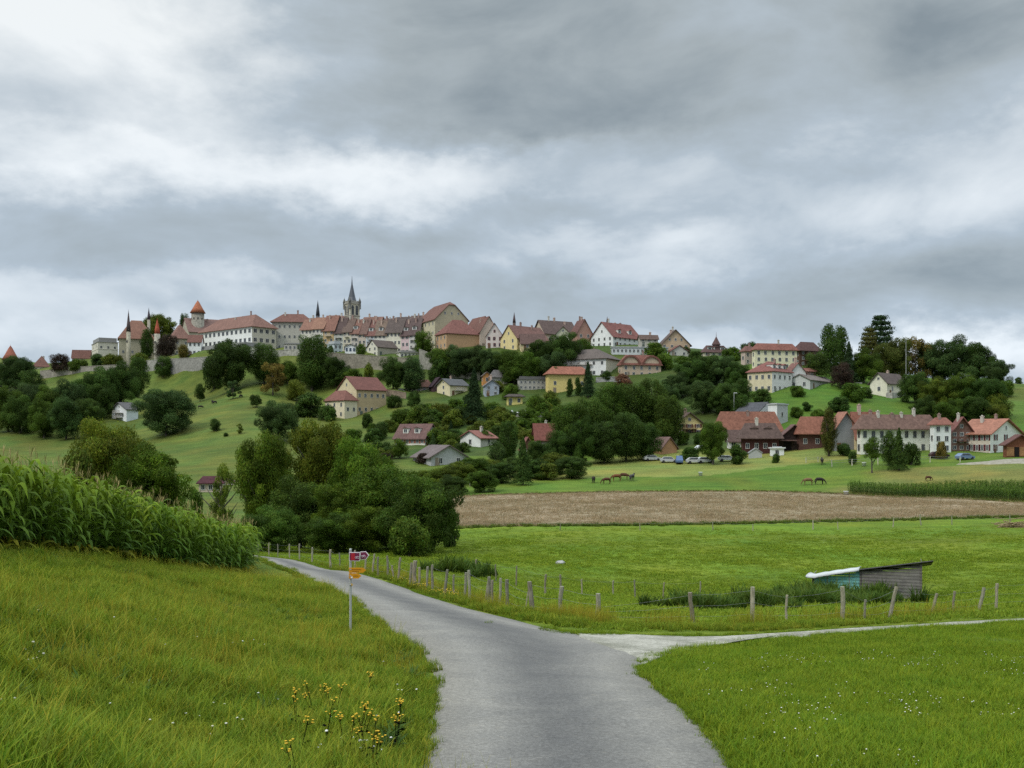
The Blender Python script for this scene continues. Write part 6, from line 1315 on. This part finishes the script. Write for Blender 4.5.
fence('paddock_fence', 'pale paddock fence of thin posts on the far meadow before the farm', [(806, 233, 1.3, 0, 2), (818, 233, 1.3, 0, 2), (832, 225, 1.6, 0, 2.4), (852, 224, 1.5, 0, 2.4), (878, 222, 1.5, 0, 2.4), (905, 222, 1.4, 0, 2), (930, 221, 1.4, 0, 2), (960, 220, 1.3, 0, 2)], 2, 1.0, .02, (2.0, 2.0, 2.0))
fence('field_fence', 'thin wire fence at the edge of the wood beyond the field', [(452, 206, 1.2, 0, 1.5), (470, 208, 1.2, 0, 1.5), (492, 210, 1.2, 0, 1.5), (520, 216, 1.2, 0, 1.5), (548, 222, 1.2, 0, 1.5), (580, 228, 1.2, 0, 1.5)], 1, 1.0, .01, (1.2, 1.2, 1.2))
p = P(484, 479, 222); mb = MB(); mb.tube([(0, 0, -.5), (0, 0, 3.2)], [.09, .07], 8); mb.box(-.25, .25, -.04, .04, 2.9, 3.02)
tag(mb.obj('wooden_pole', M['post'], None, (1.3, 1.3, 1.25), (p.x, p.y, H(p.x, p.y))), 'short pale pole alone at the field edge below the small white house', 'pole')

# ------------------------------------------------------------------ route signpost
D = 24.0; s = D / FPX; X = (350.5 - 512) * s; z0 = H(X, D); ztop = (HOR - 548.6) * s
sp = empty('signpost', (X, D, z0)); tag(sp, 'thin grey metal signpost with red and yellow route arrows by the road', 'signpost')
mb = MB(); mb.tube([(0, 0, -.4), (0, 0, ztop - z0 - .03)], .030, 12); mb.lathe([(.033, ztop - z0 - .04), (.033, ztop - z0 - .01), (.02, ztop - z0), (.001, ztop - z0 + .002)], 12)
mb.obj('pole', M['metal'], sp, (.42, .43, .41))
def plate(name, outline, y, th_, color, parent, mat='paint', rot=0):
    mb = MB(); n = len(outline); mb.add([(x, y, z) for x, z in outline] + [(x, y + th_, z) for x, z in outline], [tuple(range(n)), tuple(range(2 * n - 1, n - 1, -1))] + [((i + 1) % n, i, i + n, (i + 1) % n + n) for i in range(n)])
    return mb.obj(name, M[mat], parent, color)
def rel(px, py): return ((px - 350.5) * s, (HOR - py) * s - z0)
def rect(x0, y0, x1, y1):
    a, b_ = rel(x0, y0), rel(x1, y1); return [(a[0], b_[1]), (b_[0], b_[1]), (b_[0], a[1]), (a[0], a[1])]
WH = (.78, .72, .74); RD = (.16, .018, .055)
b1 = plate('route_arrow', rect(349.6, 551.8, 360.3, 560.7), -.075, .012, WH, sp)
plate('panel', rect(350.1, 552.5, 359.8, 560.1), -.080, .004, RD, b1); plate('number_field', rect(351.7, 552.9, 355.4, 559.7), -.084, .003, (.40, .02, .03), b1)
def bicycle(parent, cx, cy, k, col):
    mb = MB(); 
    for dx in (-1.05, 1.05):
        c0 = rel(cx + dx * k, cy + .55 * k); rr_ = .85 * k * s
        pts = [(c0[0] + rr_ * math.cos(R(a)), -.092, c0[1] + rr_ * math.sin(R(a))) for a in range(0, 361, 24)]; mb.tube(pts, .2 * k * s, 5, 0, False)
    fr = [(-1.05, .55), (-.35, -.55), (.65, -.55), (1.05, .55), (.65, -.55), (0, .55), (-.35, -.55), (-1.05, .55), (0, .55)]
    mb.tube([(rel(cx + a * k, cy + b_ * k)[0], -.092, rel(cx + a * k, cy + b_ * k)[1]) for a, b_ in fr], .13 * k * s, 4, 0, False)
    mb.tube([(rel(cx + a * k, cy + b_ * k)[0], -.092, rel(cx + a * k, cy + b_ * k)[1]) for a, b_ in ((.4, -1.0), (.95, -1.0), (.65, -.55))], .13 * k * s, 4, 0, False)
    mb.obj('bicycle_symbol', M['paint'], parent, col)
bicycle(b1, 357.6, 556.6, 1.0, (.7, .55, .60))
arr = [rel(360.4, 559.6), rel(366.2, 559.2), rel(369.2, 555.0), rel(366.0, 551.2), rel(360.4, 551.6)]
arr_i = [rel(360.9, 558.9), rel(365.8, 558.6), rel(368.3, 555.0), rel(365.7, 551.9), rel(360.9, 552.2)]
b2 = plate('route_arrow', arr, -.020, .012, WH, sp); plate('panel', arr_i, -.026, .005, RD, b2)
mb = MB(); mb.box(0, rel(361, 555)[0], -.012, .0, rel(361, 556)[1] - .02, rel(361, 556)[1] + .03); mb.obj('bracket', M['metal'], sp, (.4, .4, .4))
bb = bicycle
_sv = s
bicycle(b2, 364.0, 555.3, 1.0, (.72, .6, .66)); 
YE = (.62, .27, .008)
def arrow_plate(y0, y1, x1, yy):
    ym = (y0 + y1) / 2; return plate('hiking_arrow', [rel(349.3, y1), rel(x1 - 3, y1), rel(x1, ym), rel(x1 - 3, y0), rel(349.3, y0)], yy, .012, YE, sp)
a1 = arrow_plate(567.4, 572.4, 366.4, -.06); a2 = arrow_plate(573.0, 578.2, 361.8, -.06)
for (yy, x1) in ((569.2, 361.5), (570.8, 359)): plate('lettering_line', rect(352.4, yy - .22, x1, yy + .22), -.064, .003, (.22, .08, .01), a1)
plate('lettering_line', rect(353.6, 575.3, 358.5, 575.8), -.064, .003, (.22, .08, .01), a2)
plate('route_tag', rect(351.2, 576.2, 353.0, 577.8), -.070, .004, (.8, .8, .78), sp)
dm = [rel(351.8, 586.2), rel(353.4, 584.6), rel(351.8, 583.0), rel(350.2, 584.6)]; plate('trail_marker', dm, -.045, .005, (.6, .35, .03), sp)
for yy in (554, 558.5, 569, 575.5, 584.6):
    mb = MB(); zc = rel(0, yy)[1]; mb.lathe([(.036, zc - .02), (.036, zc + .02)], 10); mb.box(-.012, .03, -.066, -.03, zc - .012, zc + .012); mb.obj('clamp', M['metal'], sp, (.4, .4, .4))

# ------------------------------------------------------------------ field shelter
D = 63.0; s = D / FPX
def sp_(px, py, dy=0): return Vector(((px - 512) * s, D + dy, (HOR - py) * s))
xl, xr = (812 - 512) * s, (914 - 512) * s; zb = min(H(xl, D), H(xr, D)) - .6
root = empty('field_shelter', (xl, D, H(xl, D))); tag(root, 'grey plank field shelter with white sheet on its low end', 'shelter'); root.rotation_euler = (0, 0, R(-21)); o0 = root.location.copy()
ztl, ztr = (HOR - 576.0) * s, (HOR - 558.5) * s; dep = 3.6; Lw = xr - xl; xm = (857 - 512) * s - xl
def loc(x, y, z): return (x, y, z - o0.z)
def topz(x): return ztl + (ztr - ztl) * x / Lw
# wall boards, one board course above the other, on four sides
def boards(name, x0, x1, y, col, along='x', y1=None):
    mb = MB(); zz = zb; k = 0; r = random.Random(len(name) + int(x0 * 10)); bh = .21
    while zz < topz(x1) - .02:
        j = r.uniform(-.008, .012); 
        if along == 'x':
            xa = x0
            # cut the sloping top course
            za, zb_ = zz + .008, min(zz + bh, topz(x1)); xs = x0 if topz(x0) > zz + .01 else x0 + (x1 - x0) * (zz + .02 - topz(x0)) / max(topz(x1) - topz(x0), .001)
            tz0, tz1 = min(zb_, topz(xs)), min(zb_, topz(x1))
            if tz1 > za: mb.add([loc(xs, y + j, za), loc(x1, y + j, za), loc(x1, y + j, tz1), loc(xs, y + j, max(tz0, za + .005)), loc(xs, y + j + .03, za), loc(x1, y + j + .03, za), loc(x1, y + j + .03, tz1), loc(xs, y + j + .03, max(tz0, za + .005))], [(0, 1, 2, 3), (7, 6, 5, 4), (0, 4, 5, 1), (1, 5, 6, 2), (2, 6, 7, 3), (3, 7, 4, 0)])
        else:
            za_, zt_ = min(zz + bh, topz(x0)), min(zz + bh, topz(x0) - .17 * (y1 - y)); zt_ = max(zt_, zz + .01)
            if za_ > zz + .01: mb.add([loc(x0 + j, y, zz + .008), loc(x0 + j, y1, zz + .008), loc(x0 + j, y1, zt_), loc(x0 + j, y, za_), loc(x0 + j + .03, y, zz + .008), loc(x0 + j + .03, y1, zz + .008), loc(x0 + j + .03, y1, zt_), loc(x0 + j + .03, y, za_)], [(3, 2, 1, 0), (4, 5, 6, 7), (0, 1, 5, 4), (1, 2, 6, 5), (2, 3, 7, 6), (3, 0, 4, 7)])
        zz += bh
    return mb.obj(name, M['wood'], root, col)
boards('plank_wall', xm, Lw, 0, (.235, .215, .20))
_tz = topz
def topz(x): return _tz(x) - .17 * dep
boards('plank_wall', 0, Lw, dep - .05, (.22, .20, .19))
topz = _tz
boards('end_wall', Lw - .035, Lw - .035, .03, (.21, .19, .18), 'y', dep)
w0 = boards('painted_panel', .12, xm, -.01, (.22, .53, .51)); w0['label'] = 'faded turquoise painted end panel'
boards('end_wall', .0, .0, .03, (.20, .19, .18), 'y', dep)
mb = MB(); r = random.Random(5)
for i in range(2): x = .9 + i * 1.3; mb.box(x, x + .05, -.035, -.012, zb - o0.z, topz(x) - o0.z - .05)
mb.obj('batten', M['wood'], root, (.30, .30, .28))
for x in (.02, xm + .0, Lw - .12): 
    mb = MB(); mb.box(x, x + .11, -.05, -.012, zb - o0.z, topz(x) - o0.z - .01); mb.obj('corner_post', M['wood'], root, (.17, .15, .14))
# corrugated roof: a dark part and the white sheet on its low end
def corr(x0, x1, col, name, z_off, amp, wl, edge_rise=0, droop=0):
    nx = max(8, int((x1 - x0) / .4)); ny = 90; V_ = []; 
    for lay in (0, 1):
        for i in range(nx + 1):
            x = x0 + (x1 - x0) * i / nx; f = i / nx
            for j in range(ny + 1):
                y = -.28 + (dep + .5) * j / ny; zz = topz(x) + z_off - .17 * (y + .28) + amp * math.sin(y / wl * 6.283) - droop * (1 - f) ** 3 - (.03 if lay else 0)
                V_.append(loc(x, y, zz))
    Fq = []; st = (nx + 1) * (ny + 1)
    for i in range(nx):
        for j in range(ny):
            a = i * (ny + 1) + j; Fq += [(a, a + ny + 1, a + ny + 2, a + 1), (a + st + 1, a + st + ny + 2, a + st + ny + 1, a + st)]
    for j in range(ny):
        for i0 in (0, nx): a = i0 * (ny + 1) + j; Fq.append((a, a + 1, a + 1 + st, a + st))
    for i in range(nx):
        for j0 in (0, ny): a = i * (ny + 1) + j0; Fq.append((a, a + st, a + st + ny + 1, a + ny + 1))
    return link(name, np_mesh(name, V_, Fq, M['metal'], False), root, color=col)
corr(xm - .3, Lw + .62, (.10, .095, .09), 'roof', .09, .028, .18)
mb = MB(); mb.box(0, 0, 0, 0, 0, 0) if False else None
n = 34; V_ = []; 
# the white sheet, its front edge folded down
prof = [(-.50, -.24), (-.52, -.16), (-.46, -.05), (-.36, .0), (-.2, .02), (dep * .4, -.15), (dep + .2, -.55)]
nx = 12
for i in range(nx + 1):
    f = i / nx; x = -.36 + (xm + .36 - .02) * f; kk = (1.0 - .35 * f) * (.55 + .45 * min(1, f * 6))
    for j_, (y, dz) in enumerate(prof): V_.append(loc(x, y * (1 if y > 0 else kk), topz(max(x, 0)) + .15 + dz * (kk if dz < 0 else 1) - .10 * (1 - f) ** 4 + .018 * math.sin(i * 2.1 + j_ * 1.3)))
k = len(prof); mbs = MB(); mbs.add(V_, [(i * k + j, (i + 1) * k + j, (i + 1) * k + j + 1, i * k + j + 1) for i in range(nx) for j in range(k - 1)], 0, True)
ws = mbs.obj('cover_sheet', M['paint'], root, (.52, .53, .53)); sd = ws.modifiers.new('thickness', 'SOLIDIFY'); sd.thickness = .03
mb = MB(); mb.tube([loc(xm - .1, -.2, topz(xm) + .06), loc(Lw + .6, -.2, topz(Lw + .6) + .06)], .05, 6); mb.obj('eaves_beam', M['wood'], root, (.05, .045, .04))

# ------------------------------------------------------------------ loose things in the pasture
def boulder(name, label, px, D, sx, sy, sz, col, seed, cat='rock'):
    bm = bmesh.new(); bmesh.ops.create_icosphere(bm, subdivisions=3, radius=1); r = random.Random(seed); o_ = Vector((r.uniform(0, 9),) * 3)
    from mathutils import noise as mn
    for v in bm.verts: v.co = v.co * (1 + .28 * mn.noise(v.co * 1.3 + o_) + .1 * mn.noise(v.co * 4 + o_)); v.co = Vector((v.co.x * sx, v.co.y * sy, v.co.z * sz))
    me = bpy.data.meshes.new(name); bm.to_mesh(me); bm.free(); me.materials.append(M['stone']); X = (px - 512) / FPX * D
    return tag(link(name, me, None, (X, D, H(X, D) + sz * .3), col), label, cat)
boulder('boulder', 'pale grey boulder lying alone in the pasture', 560.5, 80, .36, .3, .24, (.45, .44, .42), 3)
def brush(px, D, sx, sz, seed):
    r = random.Random(seed); mb = MB(); X = (px - 512) / FPX * D
    for i in range(70):
        x = r.gauss(0, sx * .45); y = r.gauss(0, .6); z = abs(r.gauss(0, sz * .4)) * math.exp(-(x / sx) ** 2); a = r.gauss(0, .5); l_ = r.uniform(.5, 1.3)
        mb.tube([(x - l_ * math.cos(a), y - r.uniform(-.4, .4), max(0, z - l_ * math.sin(a) * .3)), (x + l_ * math.cos(a), y + r.uniform(-.4, .4), max(.03, z + l_ * math.sin(a) * .3))], [.05, .03], 5)
    tag(mb.obj('brushwood_pile', M['post'], None, (1.1, .85, .6), (X, D, H(X, D))), 'heap of brown brushwood at the right end of the pasture', 'brushwood')
brush(1013, 119, 1.7, 1.3, 4)
for i, (px, D, col, lb) in enumerate(((700.5, 223, (.72, .73, .74), 'small white tub on the far meadow'), (864, 222, (.75, .75, .72), 'white salt bucket standing at the paddock end'), (846, 190, (.6, .6, .58), 'pale mineral block on the meadow left of the maize strip'))):
    X = (px - 512) / FPX * D; mb = MB(); mb.lathe([(.01, 0), (.38, 0), (.46, .75), (.52, .78), (.47, .82), (.40, .7), (.01, .66)], 14); tag(mb.obj('tub', M['paint'], None, col, (X, D, H(X, D))), lb, 'tub')

# ------------------------------------------------------------------ horses and cattle
def quadruped(name, col, graze=True, cow=False, parent=None):
    me = bpy.data.meshes.new(name)
    vs = [(0, 0, 1.12), (-.55, 0, 1.16), (-.78, 0, 1.10), (.45, 0, 1.14), (.70, 0, 1.12)]; rd = [.42, .40, .30, .41, .30]; ed = [(0, 1), (1, 2), (0, 3), (3, 4)]
    def chain(at, pts, rr_):
        prev = at
        for p, q in zip(pts, rr_): vs.append(p); rd.append(q); ed.append((prev, len(vs) - 1)); prev = len(vs) - 1
    if graze: chain(4, [(1.0, 0, .95), (1.22, 0, .62), (1.34, 0, .42), (1.40, 0, .12)], [.15, .11, .115, .06])
    else: chain(4, [(.92, 0, 1.42), (1.08, 0, 1.72), (1.28, 0, 1.62), (1.50, 0, 1.40)], [.16, .12, .11, .06])
    for sy in (-1, 1):
        chain(4, [(.62, sy * .16, .80), (.63, sy * .16, .48), (.62, sy * .16, .16), (.66, sy * .16, .02)], [.10, .065, .045, .06])
        chain(2, [(-.68, sy * .17, .86), (-.82, sy * .17, .52), (-.76, sy * .17, .16), (-.72, sy * .17, .02)], [.13, .07, .048, .06])
    chain(2, [(-.96, 0, 1.0), (-1.02, 0, .62), (-1.0, 0, .42)], [.05, .06, .02])
    me.from_pydata(vs, ed, []); me.update(); o = bpy.data.objects.new(name, me); COL.objects.link(o)
    sk = o.modifiers.new('skin', 'SKIN'); sv = me.skin_vertices[0].data
    for i, r_ in enumerate(rd): sv[i].radius = (r_, r_ * (1.0 if i > 4 else .85)); sv[i].use_root = (i == 0)
    ss = o.modifiers.new('sub', 'SUBSURF'); ss.levels = ss.render_levels = 1
    dg = bpy.context.evaluated_depsgraph_get(); em = bpy.data.meshes.new_from_object(o.evaluated_get(dg)); em.name = name; bpy.data.objects.remove(o)
    em.materials.clear(); em.materials.append(M['wall']); return em
hm, hs = quadruped('horse', 0), quadruped('horse', 0, False); mane = MB(); mane.tube([(.78, 0, 1.25), (1.08, 0, .98), (1.3, 0, .62)], [.05, .06, .03], 6); mane_m = mane.mesh('mane', [M['wall']])
def animal(me, nm, lb, px, D, rz, col, sc_=1.0, cat='horse', gr=None):
    X = (px - 512) / FPX * D; o = link(nm, me, None, (X, D, H(X, D) - .02), col, (0, 0, R(rz))); o.scale = (sc_,) * 3; tag(o, lb, cat, gr)
    if cat == 'horse' and me is hm: link('mane', mane_m, o, color=(.03, .02, .015))
    return o
BAY, CHE, BLK = (.085, .035, .018), (.15, .055, .022), (.03, .022, .02)
animal(hm, 'horse', 'dark horse seen end-on, leftmost of the grazing horses', 593.5, 214, 80, BLK)
animal(hm, 'horse', 'dark bay horse grazing between the end-on one and the pair', 606.5, 212, 190, BAY, .95)
animal(hm, 'horse', 'chestnut horse of the close pair, grazing towards the left', 616.5, 217, 185, CHE, 1.05)
animal(hm, 'horse', 'bay horse of the close pair, grazing towards the right', 624, 219, -10, BAY, 1.05)
animal(hs, 'horse', 'dark grey horse standing at the right end of the group', 632, 217, 60, (.06, .055, .055))
animal(hm, 'horse', 'light brown horse grazing before the wooden farm', 808, 205, 175, (.17, .10, .05))
animal(hm, 'horse', 'dark horse grazing right beside the light brown one', 819.5, 205, 0, BLK)
animal(hs, 'horse', 'dark horse standing nearer the farm at the paddock', 822, 229, 75, BLK)
animal(hm, 'pony', 'low dark brown pony in the meadow above the maize strip', 928.5, 203, 10, BAY, .7)
hc = quadruped('cow', 0, True, True)
for px, D, lb in ((200.5, 384, 'lowest left dark cow on the meadow'), (212.5, 392, 'dark cow above and right of the lowest one'), (215, 388, 'dark cow just behind the young dark tree top'), (241, 392, 'dark cow alone in the middle of the meadow'), (252.5, 390, 'dark cow nearest the round grey-green tree')):
    animal(hc, 'cow', lb, px, D, random.uniform(0, 360), BLK, 1.0, 'cow', 'cows on the left meadow')

# ------------------------------------------------------------------ parked cars by the wood and farm
def car(px, D, rz, col, lb, van=False):
    X = (px - 512) / FPX * D; root = empty('parked_car', (X, D, H(X, D)), R(rz)); tag(root, lb, 'van' if van else 'car', 'cars parked below the village')
    hgt = 1.9 if van else 1.45
    pr = [(-2.1, .3), (2.1, .3), (2.15, .75), (1.25, .92), (.55, hgt), (-1.3, hgt), (-1.95, .98), (-2.15, .8)]
    mb = MB(); n = len(pr)
    def sec(y, k): return [(x * (1 if z < 1 else k), y, z) for x, z in pr]
    vs = sec(-.82, 1) + sec(.82, 1); vs = [(x, y * (.84 if z > 1 else 1), z) for x, y, z in vs]
    mb.add(vs, [tuple(range(n)), tuple(range(2 * n - 1, n - 1, -1))] + [((i + 1) % n, i, i + n, (i + 1) % n + n) for i in range(n)]); mb.obj('body', M['paint'], root, col)
    mb = MB()
    for sy in (-1, 1): mb.add([(x, sy * (.83 if z < 1.05 else .72), z) for x, z in ((1.05, .98), (.52, hgt - .1), (-1.2, hgt - .1), (-1.65, 1.0))], [(0, 1, 2, 3) if sy > 0 else (3, 2, 1, 0)])
    for x0, x1 in ((1.27, .62), (-1.93, -1.36)): mb.add([(x0 + .02, -.66, .99), (x0 + .02, .66, .99), (x1 + .03, .6, hgt - .1), (x1 + .03, -.6, hgt - .1)], [(0, 1, 2, 3)])
    mb.obj('windows', M['glass'], root)
    for x in (-1.35, 1.35):
        for sy in (-1, 1):
            mb = MB(); mb.tube([(x, sy * .66, .32), (x, sy * .86, .32)], .32, 14); wv_ = mb.obj('wheel', M['paint'], root, (.03, .03, .03))
car(652, 250, 10, (.5, .5, .5), 'white parked car farthest left by the tan barn end'); car(669, 246, -5, (.45, .45, .47), 'pale car partly behind shrubs right of the barn end'); car(679, 244, 85, (.10, .16, .30), 'blue van under the shrub right of the barn end', True)
car(695, 243, 0, (.5, .5, .5), 'white parked car under the dark garden tree, left one'); car(705, 243, 8, (.5, .52, .55), 'silver parked car under the dark garden tree'); car(703, 262, 20, (.55, .56, .58), 'white car on the drive below the yellow chalet')
car(727, 244, 0, (.6, .6, .6), 'light grey car between garden tree and farm annex'); car(965, 224, 20, (.16, .22, .34), 'dark blue car in front of the shuttered white house'); car(939, 228, 0, (.06, .03, .03), 'dark car left of the blue car'); car(917, 348 - 40, 0, (.75, .75, .75), 'x') if False else None
car(862, 330, 5, (.72, .72, .72), 'white car beside the dark-roofed house on the right hill')
# lamp on a pole at the dark wood, street furniture of the farm yard
for px, D, h, lb in ((734, 300, 7.5, 'thin street lamp against the dark wood above the farm'), (906, 352, 17, 'tall thin mast against the trees of the right hill'), (760, 250, 0, None)):
    if not lb: continue
    X = (px - 512) / FPX * D; root = empty('street_lamp' if h < 10 else 'mast', (X, D, H(X, D))); tag(root, lb, 'lamp' if h < 10 else 'mast')
    mb = MB(); mb.tube([(0, 0, -.5), (0, 0, h)], [.1, .06], 8); mb.obj('pole', M['metal'], root, (.5, .5, .48))
    mb = MB(); mb.box(-.1, .9, -.15, .15, h, h + .18); mb.obj('lamp_head', M['paint'], root, (.7, .7, .68))

# ------------------------------------------------------------------ ragwort in the near verge
m, t, b = new_mat('yellow_petals'); b.inputs['Base Color'].default_value = (.66, .40, .015, 1); b.inputs['Roughness'].default_value = .7; M['yellow'] = m
def ragwort(seed):
    r = random.Random(seed); mb = MB()
    for i in range(2):
        a = r.uniform(0, 6.28); tx, ty = math.cos(a) * r.uniform(.02, .16), math.sin(a) * r.uniform(.02, .16); h = r.uniform(.36, .52)
        mb.tube([(0, 0, -.03), (tx * .5, ty * .5, h * .5), (tx, ty, h)], [.005, .004, .003], 5, 0, False)
        for k in range(3): z = h * (.2 + .14 * k); q = r.uniform(0, 6.28); mb.add([(tx * z / h, ty * z / h, z), (tx * z / h + .05 * math.cos(q), ty * z / h + .05 * math.sin(q), z + .03), (tx * z / h + .09 * math.cos(q + .2), ty * z / h + .09 * math.sin(q + .2), z + .01)], [(0, 1, 2)], 0)
        for k in range(r.randint(3, 7)):
            q = r.uniform(0, 6.28); d = r.uniform(0, .06); x, y, z = tx + d * math.cos(q), ty + d * math.sin(q), h + r.uniform(-.02, .05); mb.tube([(tx, ty, h - .04), (x, y, z)], .0018, 3, 0, False)
            mb.lathe([(.001, z + .001), (.012, z + .003), (.013, z + .008), (.005, z + .011), (.001, z + .012)], 8, 1, (x, y))
    return mb.mesh('ragwort', [gm2, M['yellow']])
rw = [ragwort(i) for i in range(4)]
for i, (px, py) in enumerate(((366, 676), (332, 686), (316, 693), (297, 702), (358, 706), (360, 712), (324, 712), (398, 708), (396, 716), (298, 722), (370, 728), (347, 724), (376, 737), (301, 744), (372, 733), (333, 695))):
    D = np.interp(py, [660, 680, 700, 720, 745], [19.0, 17.0, 15.2, 13.6, 11.9])
    lo, hi = 8., 30.
    for _ in range(24):
        D = (lo + hi) / 2; X = (px - 512) / FPX * D
        if HOR - (H(X, D) + .42) / D * FPX > py: lo = D
        else: hi = D
    link('ragwort', rw[i % 4], None, ((px - 512) / FPX * D, D, H((px - 512) / FPX * D, D)), None, (0, 0, random.uniform(0, 6.28)))
    tag(COL.objects[-1], {0: 'topmost yellow ragwort plant near the road bend', 3: 'yellow ragwort plant at the upper left of the patch', 9: 'yellow ragwort plant left below the patch', 13: 'lowest left yellow ragwort plant', 7: 'yellow ragwort plant nearest the road, upper one', 8: 'yellow ragwort plant nearest the road, lower one', 12: 'lowest yellow ragwort plant in the middle'}.get(i, 'yellow ragwort plant in the dense middle of the patch left of the road'), 'flower', 'yellow ragwort in the near grass')
